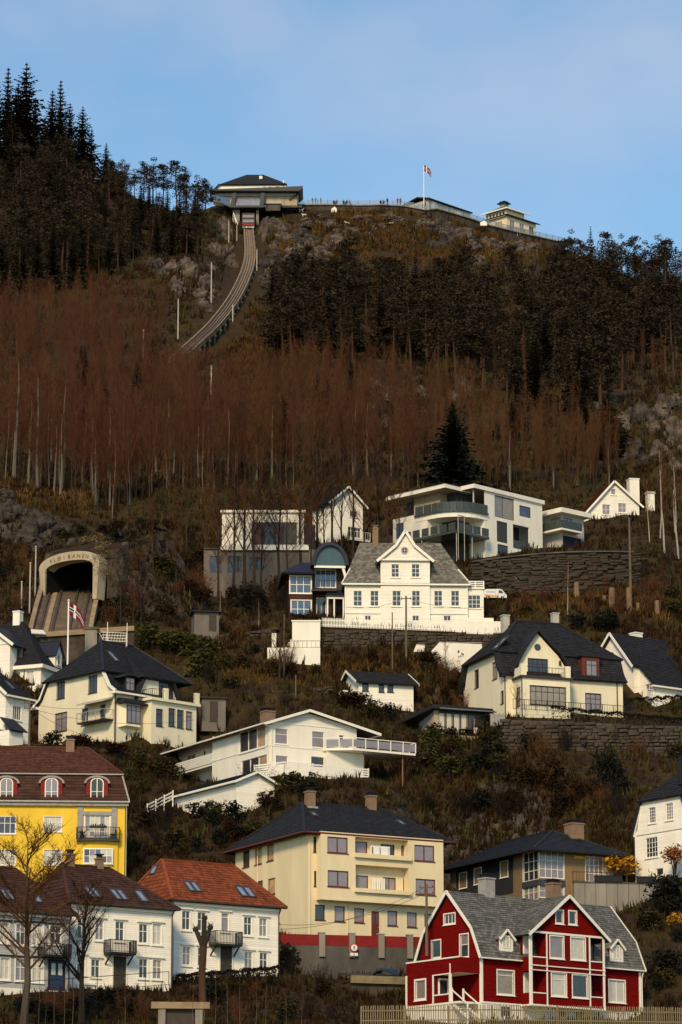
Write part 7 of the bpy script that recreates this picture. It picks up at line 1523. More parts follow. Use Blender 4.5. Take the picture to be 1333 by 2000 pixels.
    b0 = 2.0; z2 = z1+3.0; w2 = w*.62; K.wall('F',b0,[(b0,z1),(w2+b0,z1),(w2+b0,z2),(b0,z2)],'cream'); K.wall('L',b0,[(b0,z1),(d,z1),(d,z2),(b0,z2)],'cream')
    for i in range(6): K.win('L',b0,(b0+.8+i*(d-b0)/6.3,b0+.8+i*(d-b0)/6.3+.9,z2-1.6,z2-.6),1,1,fm='wtrim',gm='glass',tw=.05,px=False,sill=False)
    rx,ry,rz = b0+3,d*.55,z2+2.2; K.roof([[(b0-1,b0-1,z2),(w2+b0+1,b0-1,z2),(rx+1,ry,rz),(rx,ry,rz)],[(b0-1,d+1,z2),(b0-1,b0-1,z2),(rx,ry,rz)]],'slate',.3); K.part('cornice','wtrim',lambda b: (b.box(b0-1.05,w2+b0+1.05,b0-1.1,b0-.8,z2-.35,z2+.05), b.box(b0-1.1,b0-.8,b0-.8,d+1,z2-.35,z2+.05)))
    la = K.S(963,400,rx)[0]; b = MB(); zl0 = rz-1.4; zl1 = K.F(963,388,ry)[1]; b.box(rx-.9,rx+.9,ry-.9,ry+.9,zl0,zl1-.7); ln = b.build('lantern','chim_grey',K.o); b = MB(); b.prism([(rx-1.5,ry-1.5,zl1-.7),(rx+1.5,ry-1.5,zl1-.7),(rx+1.5,ry+1.5,zl1-.7),(rx-1.5,ry+1.5,zl1-.7)],(0,0,.3)); b.prism([(rx-1.0,ry-1.0,zl1-.4),(rx+1.0,ry-1.0,zl1-.4),(rx+1.0,ry+1.0,zl1-.4),(rx-1.0,ry+1.0,zl1-.4)],(0,0,.5)); b.build('lantern_roof','slate',ln); K.finish()
    for nm,lab,px,pt,pb,Y,wd in (('sign_box','pale pointed box hanging on the summit terrace wall',653,404,415,999,1.6),('sign_box','white box at the ramp wall below the restaurant',945,431,441,1017,2.0)):
        p = at(px,pb,Y); h = at(px,pt,Y).z-p.z; b = MB(); b.box(-wd/2,wd/2,-.25,.25,0,h*.6); b.prism([(-wd/2,-.25,h*.6),(wd/2,-.25,h*.6),(0.2,-.25,h)],(0,.5,0)); o = b.build(nm,'wtrim',None); o.location = p; tag(o,lab,'box')
mat('paleglass', (.30,.38,.42), .1, .1, 1, spec=.5); MATS['paleglass'].node_tree.nodes['Principled BSDF'].inputs['Alpha'].default_value = .3
summit()

# ---- people on the terrace: one skinned body each, with hair and clothing colours --------
def person(px, pb, Y, lab, m, seated=False, s=1.0, yaw=0.0, trousers='cloth0', arm=0.0):
    o = empty('person', at(px,pb,Y), yaw, lab, 'person', 'people on the summit terrace')
    h = 1.0 if not seated else .62
    J = [(0,0,.95),(0,0,1.2),(0,0,1.42),(0,0,1.52),(0,-.02,1.66)]
    if seated: hips = -.47
    else: hips = 0
    V = [(x,y,z+hips) for x,y,z in J]; rad = [.15,.155,.16,.06,.10]; E = [(0,1),(1,2),(2,3),(3,4)]
    for sgn in (-1,1):
        k = len(V)
        V += [(sgn*.19,0,1.40+hips),(sgn*(.25+arm*.1),-.04-.1*arm,1.13+hips),(sgn*.22,-.12-.2*arm,.90+hips+.25*arm)]; rad += [.065,.05,.04]; E += [(2,k),(k,k+1),(k+1,k+2)]
        k = len(V)
        if seated: V += [(sgn*.1,-.02,.88+hips),(sgn*.12,-.42,.50),(sgn*.12,-.42,.08),(sgn*.12,-.55,.04)]
        else: V += [(sgn*.10,0,.88),(sgn*.11,-.02,.48),(sgn*.11,.02,.08),(sgn*.11,-.12,.04)]
        rad += [.10,.075,.055,.045]; E += [(0,k),(k,k+1),(k+1,k+2),(k+2,k+3)]
    me = bpy.data.meshes.new('body'); me.from_pydata(V,E,[]); b = bpy.data.objects.new('body',me); COL.objects.link(b); b.parent = o
    sk = b.modifiers.new('skin','SKIN'); 
    for i,r in enumerate(rad): me.skin_vertices[0].data[i].radius = (r,r*.8 if i < 3 else r)
    me.skin_vertices[0].data[0].use_root = True
    b.modifiers.new('sub','SUBSURF').levels = 1; b.modifiers['sub'].render_levels = 1; me.materials.append(MATS[m])
    q = MB(); z = 1.66+hips
    for i in range(6):
        t0,t1 = i*math.pi/3,(i+1)*math.pi/3; q.add([(0,.01,z+.16),(math.cos(t0)*.115,.02+math.sin(t0)*.115,z+.04),(math.cos(t1)*.115,.02+math.sin(t1)*.115,z+.04)],[(0,1,2)])
    q.build('hair','hair',o); q = MB(); q.box(-.06,.06,-.12,-.09,z-.06,z+.04); q.build('face','skin',o)
    o.scale = (s*1.15,)*3
    return o
for px,lab,m,st,yw in ((611,'leftmost person standing on the terrace, in dark clothes','cloth0',0,.2),(617,'second standing person from the left on the terrace, in dark clothes','cloth3',0,-.4),(627,'third standing person from the left on the terrace, beside the small bare tree','cloth1',0,.8),
    (652.5,'left one of two seated people right of the small bare tree','cloth0',1,.3),(657.5,'right one of two seated people right of the small bare tree','cloth5',1,-.5),(671.5,'left one of three seated people mid terrace','cloth1',1,.2),(677.5,'middle one of three seated people mid terrace','cloth0',1,-.6),(683.5,'right one of three seated people mid terrace','cloth4',1,.5),
    (744,'left one of two low figures by the railing right of centre','cloth0',1,.1),(750,'right one of two low figures by the railing right of centre','cloth3',1,-.3),(757,'tall person in dark clothes standing alone right of the two low figures','cloth0',0,.4),(777,'person in red jacket near the end of the straight railing','cloth2',0,-.2),(782.5,'person in dark reddish clothes beside the one in the red jacket','cloth5',0,.5),(830,'person in brown clothes leaning at the foot of the flagpole','cloth5',0,-.3)):
    person(px, 400.5 if px < 790 else 407, 1001.2 if px < 800 else 1006, lab, m, bool(st), 1.1, yw, arm=rnd.random()*.8)

# ---- goats on the summit slope -------------------------------------------------------------
def goat(px,py,lab,yaw):
    g = ground(px,py,860,1040)
    if g is None: g = at(px,py,985)
    o = empty('goat',g,yaw,lab,'goat','goats on the summit slope'); V=[(.42,0,.62),(0,0,.60),(-.40,0,.64),(-.55,0,.80),(-.68,0,.98),(-.86,0,.92),(.52,0,.70)]; rad=[.17,.20,.17,.10,.09,.05,.03]; E=[(1,0),(1,2),(2,3),(3,4),(4,5),(0,6)]
    for x,par in ((.40,0),(-.38,2)):
        for s in (-1,1):
            k=len(V); V+=[(x,s*.12,.45),(x+(.07 if par==0 else -.02),s*.12,.24),(x,s*.12,.02)]; rad+=[.08,.045,.04]; E+=[(par,k),(k,k+1),(k+1,k+2)]
    me=bpy.data.meshes.new('body'); me.from_pydata(V,E,[]); b=bpy.data.objects.new('body',me); COL.objects.link(b); b.parent=o; b.modifiers.new('skin','SKIN')
    for i,r in enumerate(rad): me.skin_vertices[0].data[i].radius=(r,r)
    me.skin_vertices[0].data[1].use_root=True; b.modifiers.new('sub','SUBSURF').levels=1; me.materials.append(MATS['goat'])
    for s in (-1,1): q=MB(); q.tube((-.68,s*.05,1.04),(-.60,s*.10,1.25),.03,.008,5); q.build('horn','hair',o); q=MB(); q.beam((-.66,s*.06,1.0),(-.62,s*.2,.95),.08,.03); q.build('ear','goat',o)
    o.scale=(1.2,)*3
for px,py,lab,y in ((583,414,'left one of two white goats under the terrace wall',.3),(589,415,'right one of two white goats under the terrace wall',2.6),(595,424,'white goat on the grass below the two by the wall',-.4),(679,440,'white goat alone in the middle of the summit slope',.2),(764,441,'white goat farthest right on the summit slope',2.9)): goat(px,py,lab,y)

# ---- street level things at the bottom -----------------------------------------------------------
wall_px('bank_wall','low dark stone wall on the bank left of the garden stair',(428,1240,1264),(530,1226,1258),393,392.5,course=.33,m='stone_dark',lmin=.5,lmax=1.4)
wall_px('bank_wall','low dark stone wall in the gardens above the long white house',(430,1352,1366),(640,1340,1356),381,380,course=.3,m='stone_dark',lmin=.5,lmax=1.4)
def bottom():
    W_ = Thing('parking_wall','grey stone retaining wall with red panels and concrete pillars below the cream block','wall',545,1912,291.5,12); w = W_.F(825,1880)[0]; zt = W_.F(630,1822)[1]; zm = W_.F(690,1848)[1]
    W_.part('wall_panel','concrete_dark',lambda b: b.box(0,w,.2,.8,-3,zm))
    xs = [W_.F(px,1850)[0] for px in (630,689,746,802)]; ed = [0]+xs+[w+.3]
    for a,c in zip(ed[:-1],ed[1:]): W_.part('red_panel','redtrim',lambda b: b.box(a+.2,c-.2,.25,.5,zm+.02,zt-.12))
    for x in xs: W_.part('pillar','concrete',lambda b: b.box(x-.25,x+.25,.0,.55,zm-.9,zt)); W_.part('pillar_cap','stucco',lambda b: b.box(x-.3,x+.3,-.05,.6,zt,zt+.08))
    sx,sz = W_.F(692,1851,-.1); T = empty('road_sign',W_.o.matrix_basis@Vector((sx,-.12,sz)),W_.a,'round red rimmed white sign with a black figure and small plates on the parking wall','road sign')
    b = MB(); b.tube((0,0,0),(0,.03,0),.34,.34,20); b.build('rim','signred',T); b = MB(); b.tube((0,-.012,0),(0,-.002,0),.26,.26,20); b.build('disc','carwhite',T)
    b = MB(); b.tube((0,-.02,.11),(0,-.014,.11),.05,.05,8); b.beam((0,-.017,.06),(0,-.017,-.06),.09,.006,up=(0,1,0)); b.beam((-.02,-.017,-.05),(-.07,-.017,-.17),.035,.006,up=(0,1,0)); b.beam((.02,-.017,-.05),(.06,-.017,-.17),.035,.006,up=(0,1,0)); b.build('figure','iron',T)
    for x in (-.17,.17): b = MB(); b.box(x-.14,x+.14,0,.03,-.66,-.42); b.build('plate','carwhite',T)
    # blue tarpaulin and low shed roof
    p = at(757,1900,289); b = MB(); n = 7; v = []
    for i in range(n):
        for j in range(4): v.append((i*.32-1,j*.4,.25+.3*math.sin(i*1.1)*math.cos(j)+.45*math.sin(math.pi*i/6)-(.5 if i in (0,n-1) or j in (0,) else 0)))
    f = [(i*4+j,i*4+j+4,i*4+j+5,i*4+j+1) for i in range(n-1) for j in range(3)]; b.add(v,f); b.add([(x,y,z-.06) for x,y,z in v],[q[::-1] for q in f]); o = b.build('tarpaulin','tarp',None); o.location = p; o.scale = (1.2,1,.55); tag(o,'crumpled blue tarpaulin on the low roof beside the red house','tarpaulin')
    S = Thing('shed','low dark shed with moss green plank edge behind the left end of the picket fence','shed',688,1950,287.5,18); w = S.F(796,1930)[0]; z0 = S.F(690,1905)[1]; S.part('wall','stone_dark',lambda b: b.box(0,w,.2,3,-2,z0-.55)); S.part('fascia','fencewood',lambda b: b.box(-.1,w+.1,-.1,.19,z0-.6,z0)); S.part('roof','dkwood',lambda b: b.slab([(-.1,-.05,z0+.02),(w+.1,-.05,z0+.02),(w+.1,3.2,z0+.5),(-.1,3.2,z0+.5)],.1))
    # picket fence along the bottom edge
    A = at(706,2003,258.5); M1 = at(962,2001,258); B = at(1345,2006,262); pts = [A,M1,B]; h = 1.38; F_ = empty('garden_fence',A,0,'weathered wooden picket fence along the bottom edge in front of the red house','fence')
    e = MB(); e.box(-.035,.035,-.012,.012,0,h); e.prism([(-.035,-.012,h),(.035,-.012,h),(0,-.012,h+.06)],(0,.024,0)); e0 = e.build('picket','fencewood',None); me_ = e0.data; bpy.data.objects.remove(e0); N = 0
    for a,c in zip(pts[:-1],pts[1:]):
        L = (c-a).length; n = int(L/.165); yaw = math.atan2((c-a).y,(c-a).x)
        for i in range(n):
            o = bpy.data.objects.new('picket',me_); COL.objects.link(o); o.parent = F_; p = a.lerp(c,i/n)-A; o.location = p+Vector((0,0,rnd.uniform(-.02,.02))); o.rotation_euler = (rnd.uniform(-.02,.02),rnd.uniform(-.03,.03),yaw); N += 1
        for z in (.35,1.05): b = MB(); b.beam(a-A+Vector((0,.05,z)),c-A+Vector((0,.05,z)),.04,.08); b.build('rail','fencewood',F_)
        k = int(L/2.4)
        for i in range(k+1): p = a.lerp(c,i/k)-A; b = MB(); b.box(p.x-.06,p.x+.06,p.y+.05,p.y+.17,p.z-1,p.z+h); b.build('post','fencewood',F_)
    # street railing before the row houses
    a,c = at(-5,1950,258),at(330,1925,270); R_ = empty('street_railing',a,0,'thin iron railing in front of the grey and white row houses','railing'); railing(None,[Vector((0,0,0)),c-a],h=1.05,step=2.4,posts=2.2,parent=R_,name='railing_bars')
    # concrete gate posts
    Gt = Thing('concrete_gate','mossy concrete lintel on two posts among bushes at the bottom','gateway',298,2012,252,4); w = Gt.F(410,1980)[0]; zt = Gt.F(350,1957)[1]; zl = Gt.F(350,1970)[1]
    Gt.part('lintel','concrete_tan',lambda b: b.box(-.1,w,-.1,.6,zl,zt)); [Gt.part('post','concrete',lambda b: b.box(x,x+.5,0,.5,-2,zl-.003)) for x in (.4,w-1.0)]; Gt.part('door','dkwood',lambda b: b.box(.95,w-1.05,.3,.36,-2,zl-.05))
    # rubble wall beneath the parking
    # van beside the big white house
    V = Thing('van','white van with blue and orange side stripes parked behind the white annex','van',945,1170,404,6); L = V.F(990,1160)[0]; s = L/4.6
    prof = [(0,.35),(4.6,.35),(4.62,.9),(4.35,1.15),(3.75,1.95),(3.3,2.1),(.5,2.02),(.05,1.7)]
    V.part('body','carwhite',lambda b: b.prism([(x*s,0,z*s) for x,z in prof],(0,1.8,0)))
    V.part('side_stripe','orange',lambda b: b.prism([(.25*s,-.012,.5*s),(3.0*s,-.012,.5*s),(3.0*s,-.012,.72*s),(.25*s,-.012,1.0*s)],(0,.009,0)))
    V.part('blue_mark','blueprint',lambda b: [b.prism([((.55+i*.22)*s,-.012,1.38*s),((.70+i*.22)*s,-.012,1.38*s),((.76+i*.22)*s,-.012,1.55*s),((.62+i*.22)*s,-.012,1.55*s)],(0,.009,0)) for i in range(8)])
    V.part('windscreen','glass',lambda b: b.prism([(3.72*s,.15,1.9*s),(4.28*s,.15,1.2*s),(4.34*s,.15,1.22*s),(3.79*s,.15,1.93*s)],(0,1.5,0))); V.part('side_window','glass',lambda b: b.prism([(3.0*s,-.012,1.25*s),(4.0*s,-.012,1.2*s),(3.62*s,-.012,1.8*s),(3.0*s,-.012,1.85*s)],(0,.009,0))); V.part('rear_window','glass',lambda b: b.box(-.01,.14,.2,1.6,1.2*s,1.7*s)); V.part('seam','dkmetal',lambda b: b.box(2.42*s,2.45*s,-.014,-.003,.45*s,1.95*s))
    for x in (.85,3.75):
        o = V.part('wheel','tyre',lambda b: b.tube((x*s,-.06,.32*s),(x*s,.2,.32*s),.33*s,.33*s,14)); q = MB(); q.tube((x*s,-.075,.32*s),(x*s,-.058,.32*s),.19*s,.19*s,10); q.build('rim','steel',o)
    V.part('headlight','stucco',lambda b: b.box(4.5*s,4.63*s,.1,.4,.85*s,1.02*s))
    # cut tree stumps
    for px,pt,pb,r,lab in ((1126,1138,1166,.30,'short thick cut stump left of the group on the cleared slope'),(1180,1164,1182,.2,'small yellowish cut stump between two taller stumps'),(1195,1149,1184,.34,'tall pale cut stump at the middle of the cleared slope'),(1229,1149,1192,.32,'tallest forked cut stump under the utility pole'),(1285,1174,1197,.34,'cut stump farthest right on the cleared slope'),(1246,1178,1192,.18,'thin small stump between the tallest and the rightmost')):
        p = ground(px,pb,385,440); h = at(px,pt,p.y).z-p.z; o = empty('tree_stump',p,rnd.random(),lab,'stump','cut stumps on the cleared slope'); b = MB(); b.tube((0,0,-1),(.06,0,h),r*1.25,r,9); b.build('trunk','stump_bark',o); b = MB(); b.tube((.06,0,h+.002),(.06,0,h+.03),r*.96,r*.96,9); b.build('cut_face','cutwood',o)
    # dark garden hut at left middle
    D = Thing('garden_hut','small grey garden hut on the bank left of the blue roofed house','hut',380,1228,392,10); w = D.F(428,1210)[0]; z = D.F(400,1196)[1]; D.part('wall','greywall',lambda b: b.box(0,w,0,2.5,-1.5,z)); D.part('roof','black',lambda b: b.box(-.3,w+.3,-.4,2.8,z,z+.15)); D.part('door','dkwood',lambda b: b.box(w*.6,w*.9,-.05,-.003,-.2,z-.3))
    for px,py0,py1,Y,wd,lab in ((415,1364,1400,372,4.2,'grey board shed behind the right end of the left villa'),(500,1360,1388,378,6.0,'brown board shed in the shrubs above the long white house'),):
        D = Thing('board_shed',lab,'shed',px-20,py1,Y,12); z = D.F(px,py0)[1]; D.part('wall','brownwood' if px == 500 else 'greywall',lambda b: b.box(0,wd*.6,0,2.5,-1.5,z)); D.part('roof','dkwood',lambda b: b.slab([(-.2,-.3,z+.12),(wd*.6+.2,-.3,z+.12),(wd*.6+.2,2.8,z+.4),(-.2,2.8,z+.4)],.12)); D.part('door','dkwood',lambda b: b.box(wd*.2,wd*.4,-.05,-.003,-.5,z-.3))
    # skew greenhouse roof panel on the rail wall
    p = at(62,1236,386); b = MB(); b.slab([(0,0,0),(1.6,0,-.1),(1.2,1.2,.55),(-.2,1.2,.65)],.1); o = b.build('lid','flagwhite',None); o.location = p; tag(o,'pale tilted metal cover on the left end of the rail wall','cover')
bottom()

# ================================================================== VEGETATION
# depth map of the bare hillside, so that plants can be stood on the slope
GX = np.arange(-60, 1400, 5.0); GY = np.arange(336, 2060, 5.0)
def bilv(x, y):
    i = np.clip(np.searchsorted(YS, y)-1, 0, len(YS)-2); u = x/np.maximum(y, 220.0); j = np.clip(np.searchsorted(US, u)-1, 0, len(US)-2)
    fy = (y-YS[i])/(YS[i+1]-YS[i]); fu = (u-US[j])/(US[j+1]-US[j])
    return (HT[i,j]*(1-fu)+HT[i,j+1]*fu)*(1-fy)+(HT[i+1,j]*(1-fu)+HT[i+1,j+1]*fu)*fy
_gx, _gy = np.meshgrid(GX, GY); _dx = (_gx-666.5)/FPX; _dz = (1000-_gy)/FPX
_ry = math.cos(PITCH)-_dz*math.sin(PITCH); _sx = (_dx/_ry).ravel(); _sz = ((math.sin(PITCH)+_dz*math.cos(PITCH))/_ry).ravel()
DEP = np.full(_sx.shape, np.nan); act = np.arange(_sx.size)
for y in np.arange(226, 1060, 4.0):
    xx = _sx[act]*y; z = CAM.z+_sz[act]*y; h = z < bilv(xx, np.full(xx.shape, y)); DEP[act[h]] = y; act = act[~h]
ok = ~np.isnan(DEP); lo = DEP-4.0; hi = DEP.copy()
for _ in range(6):
    md = (lo+hi)/2; q = CAM.z+_sz*np.where(ok, md, 500) < bilv(_sx*np.where(ok, md, 500), np.where(ok, md, 500)); hi = np.where(q, md, hi); lo = np.where(q, lo, md)
DEP = hi.reshape(_gx.shape)
def gnd(px, py):
    j = int(round((px-GX[0])/5)); i = int(round((py-GY[0])/5))
    if not (0 <= i < len(GY) and 0 <= j < len(GX)): return None
    y = DEP[i,j]
    if np.isnan(y): return gnd(px, py+5) if py < 620 else None
    x = CAM.x+(px-666.5)/FPX/(math.cos(PITCH)-(1000-py)/FPX*math.sin(PITCH))*y
    return Vector((x, y, bil(x, y)))

def mesh_tris(name, V, m, quads=False):
    V = np.asarray(V, np.float32).reshape(-1, 3); k = 4 if quads else 3; n = len(V)//k
    me = bpy.data.meshes.new(name); me.vertices.add(len(V)); me.vertices.foreach_set('co', V.ravel()); me.loops.add(n*k); me.loops.foreach_set('vertex_index', np.arange(n*k, dtype=np.int32)); me.polygons.add(n)
    me.polygons.foreach_set('loop_start', np.arange(0, n*k, k, dtype=np.int32)); me.polygons.foreach_set('loop_total', np.full(n, k, np.int32)); me.update(calc_edges=True); me.materials.append(MATS[m]); return me
def mb_mesh(b, name, m):
    o = b.build(name, m, None); me = o.data; bpy.data.objects.remove(o); return me

def spruce(seed, h=10.0, rad=.21, dens=1.0):
    r = random.Random(seed); b = MB(); b.tube((0,0,-1.0),(0,0,h*.97),h*.016,h*.003,6)
    T = []; n = int(26*dens); 
    for i in range(n):
        f = i/(n-1); z = h*(.07+.92*f); rr = h*rad*(1-f)**.85*r.uniform(.75,1.12)+.06*h*.3*(1-f); k = r.randint(6,9)
        for j in range(k):
            a = 2*math.pi*(j+r.random()*.7)/k; R_ = rr*r.uniform(.6,1.15); ca, sa = math.cos(a), math.sin(a); dr = R_*r.uniform(.12,.42)*(1-f*.8)-R_*.35*f
            pts = [(ca*R_*t, sa*R_*t, z-dr*t*t-.0*t) for t in (0,.35,.7,1.0)]; w = R_*.26+.03*h*.3
            for t in range(3):
                p, q = pts[t], pts[t+1]; m_ = 1-.25*t; ww = w*m_*r.uniform(.6,1.1)
                T += [p, (q[0]-sa*ww, q[1]+ca*ww, q[2]-ww*r.uniform(.3,.9)), q, p, q, (q[0]+sa*ww, q[1]-ca*ww, q[2]-ww*r.uniform(.3,.9))]
                T += [p, q, ((p[0]+q[0])/2, (p[1]+q[1])/2, (p[2]+q[2])/2-ww*r.uniform(.5,1.2))]
    return mb_mesh(b,'trunk','bark'), mesh_tris('crown', T, 'needles')
def clump(T, c, rx, rz, n, s, r):
    for _ in range(n):
        while True:
            x,y,z = r.uniform(-1,1),r.uniform(-1,1),r.uniform(-1,1)
            if x*x+y*y+z*z <= 1: break
        p = (c[0]+x*rx, c[1]+y*rx, c[2]+z*rz)
        for k in range(3): T.append((p[0]+r.uniform(-s,s), p[1]+r.uniform(-s,s), p[2]+r.uniform(-s,s)*.7))
def pine(seed, h=12.0):
    r = random.Random(seed); b = MB(); p = Vector((0,0,-1)); lean = Vector((r.uniform(-.05,.05),r.uniform(-.05,.05),0)); pts = [p]
    for i in range(5): pts.append(pts[-1]+Vector((r.uniform(-.12,.12),r.uniform(-.12,.12),h/5.2))+lean)
    for i in range(5): b.tube(pts[i],pts[i+1],h*.017*(1-i*.15),h*.017*(1-(i+1)*.15),6,caps=False)
    T = []; base = r.uniform(.38,.6)
    for i in range(r.randint(11,16)):
        f = base+(1-base)*i/14; f = min(f,1.0); z = h*f*.98; a = r.uniform(0,6.28); L = h*.20*(1.15-f)*r.uniform(.7,1.3)+.35; e = (math.cos(a)*L, math.sin(a)*L, z+L*r.uniform(-.05,.35)); b.tube((0,0,z-.2),e,.05,.02,4,caps=False)
        clump(T, e, L*.52+.5, .5+L*.16, int(60), .29, r)
        clump(T, (e[0]*.5,e[1]*.5,(e[2]+z)/2), L*.42+.4, .5, 34, .27, r)
    clump(T,(0,0,h*.99),.7,.6,60,.26,r)
    return mb_mesh(b,'trunk','pine_bark'), mesh_tris('crown', T, 'pine_needles')
def bare(seed, h=10.0, up=.8, spread=.3, limbs=11, twigs=9, tw=.016, trunk_m='bark', crown_m='twig', tr=.013, start=.28, fine=5):
    r = random.Random(seed); b = MB(); c = MB(); pts = [Vector((0,0,-1))]
    for i in range(6): pts.append(pts[-1]+Vector((r.uniform(-.03,.03)*h*.35,r.uniform(-.03,.03)*h*.35,(h*.93+1)/6)))
    def tr_(i): return h*tr*(1-i/6.6)
    for i in range(6): b.tube(pts[i],pts[i+1],tr_(i),tr_(i+1),6,caps=False)
    def on(f):
        f = f*6; i = min(5,int(f)); return pts[i].lerp(pts[i+1], f-i)
    T = []
    def sliver(p, q, w):
        d = (q-p).normalized(); e = d.cross(Vector((r.uniform(-1,1),r.uniform(-1,1),.2))).normalized()*w; T.extend([tuple(p-e),tuple(p+e),tuple(q)]); e2 = d.cross(e).normalized()*w; T.extend([tuple(p-e2),tuple(p+e2),tuple(q)])
    for i in range(limbs):
        f = start+(1-start)*(i+r.random())/limbs; p = on(f); a = r.uniform(0,6.28); L = h*spread*(1.25-f)*r.uniform(.7,1.25)+h*.05
        d = Vector((math.cos(a)*(1-up),math.sin(a)*(1-up),up)).normalized(); q = p+d*L*.5+Vector((0,0,L*.06)); d2 = (d+Vector((r.uniform(-.3,.3),r.uniform(-.3,.3),.25*up))).normalized(); e = q+d2*L*.55; rr = max(.02,h*tr*.42*(1-f*.6))
        c.tube(p,q,rr,rr*.6,4,caps=False); c.tube(q,e,rr*.6,tw*.8,4,caps=False)
        for k in range(twigs):
            t = r.uniform(.15,1); s = p.lerp(q,t*2) if t < .5 else q.lerp(e,t*2-1); tl = L*r.uniform(.18,.45); td = (d2*.6+Vector((r.uniform(-1,1),r.uniform(-1,1),r.uniform(-.2,.9)+up*.4))*.75).normalized(); g = s+td*tl; sliver(s,g,tw)
            for m in range(fine):
                u = s.lerp(g,r.uniform(.25,1)); v = u+(td*.6+Vector((r.uniform(-1,1),r.uniform(-1,1),r.uniform(-.3,.9)))).normalized()*tl*r.uniform(.3,.6); sliver(u,v,tw*.62)
    # join limbs and twigs in one crown mesh
    V = []; 
    for f in c.f: V += [c.v[f[0]],c.v[f[1]],c.v[f[2]],c.v[f[0]],c.v[f[2]],c.v[f[3]]] if len(f) == 4 else [c.v[x] for x in f[:3]]
    return mb_mesh(b,'trunk',trunk_m), mesh_tris('crown', V+T, crown_m)
def bush(seed, m, w=1.0, h=1.0, n=520, s=.13, lumps=7):
    r = random.Random(seed); T = []; b = MB()
    for i in range(lumps):
        a = r.uniform(0,6.28); d = r.uniform(0,.65)*w; c = (math.cos(a)*d,math.sin(a)*d,h*r.uniform(.25,.75)); clump(T,c,w*r.uniform(.3,.5),h*r.uniform(.25,.4),n//lumps,s,r)
        b.tube((c[0]*.2,c[1]*.2,-.4),c,.04,.015,4,caps=False)
    return mb_mesh(b,'stem','bark'), mesh_tris('foliage', T, m)
def bare_bush(seed, m, h=1.6, n=60, w=.9):
    r = random.Random(seed); T = []; b = MB()
    for i in range(5): a = r.uniform(0,6.28); b.tube((0,0,-.4),(math.cos(a)*.25,math.sin(a)*.25,h*.4),.03,.015,4,caps=False)
    for i in range(n):
        a = r.uniform(0,6.28); L = h*r.uniform(.55,1.1); o = r.uniform(.1,1)*w; p = Vector((math.cos(a)*o*.25,math.sin(a)*o*.25,-.1)); q = Vector((math.cos(a)*o,math.sin(a)*o,L)); 
        def sl(p,q,wd):
            e = (q-p).cross(Vector((r.uniform(-1,1),r.uniform(-1,1),.3))).normalized()*wd; T.extend([tuple(p-e),tuple(p+e),tuple(q)])
        sl(p,q,.016)
        for k in range(7): u = p.lerp(q,r.uniform(.3,1)); sl(u,u+Vector((r.uniform(-.35,.35),r.uniform(-.35,.35),r.uniform(0,.4)))*h*.5,.011)
    return mb_mesh(b,'stem','bark'), mesh_tris('twigs', T, m)

def plant(name, proto, loc, sc, label, cat, group=None, yaw=None, parts=('trunk','crown'), sxy=None, mats=None):
    o = empty(name, loc, rnd.uniform(0,6.28) if yaw is None else yaw, label, cat, group); k = sxy or sc; o.scale = (k,k,sc)
    for nm, me in zip(parts, proto):
        c = bpy.data.objects.new(nm, me); COL.objects.link(c); c.parent = o
    return o
def sample(poly, n, jig=random.Random(3)):
    xs = [p[0] for p in poly]; ys = [p[1] for p in poly]; out = []; tries = 0
    while len(out) < n and tries < n*40:
        tries += 1; p = (jig.uniform(min(xs),max(xs)), jig.uniform(min(ys),max(ys)))
        if inside(p, poly):
            g = gnd(*p)
            if g is not None: out.append((p, g))
    return out
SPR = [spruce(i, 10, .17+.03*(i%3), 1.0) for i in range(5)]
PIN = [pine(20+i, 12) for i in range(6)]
TW = ['twig','twig_red','twig_brown']
BAR = [bare(40+i, 10, up=.68+.07*(i%3), spread=.34, limbs=11, twigs=10, tw=.012, crown_m=TW[i%3], trunk_m='pale_bark' if i == 4 else 'bark', tr=.009, fine=9) for i in range(9)]
WID = [bare(60+i, 10, up=.6, spread=.36, limbs=13, twigs=11, tw=.014, crown_m=['twig','twig_dark'][i%2], trunk_m='bark', tr=.016, fine=6) for i in range(4)]
PAL = [bare(110+i,10,up=.72,spread=.26,limbs=12,twigs=9,trunk_m='pale_bark',crown_m='twig',tr=.020,start=.4, fine=8) for i in range(3)]
BIR = [bare(70+i, 10, up=.75, spread=.22, limbs=12, twigs=8, tw=.012, crown_m='twig_brown', trunk_m='birch_bark', tr=.010, start=.35, fine=4) for i in range(3)]
BSH = {m: [bush(80+i, m, 1.1, 1.2) for i in range(2)] for m in ('leaf_green','leaf_dark','leaf_olive','leaf_brown','leaf_yellow','leaf_orange')}
BBS = {m: [bare_bush(90+i, m) for i in range(2)] for m in ('twig','twig_red','twig_brown','twig_dark')}

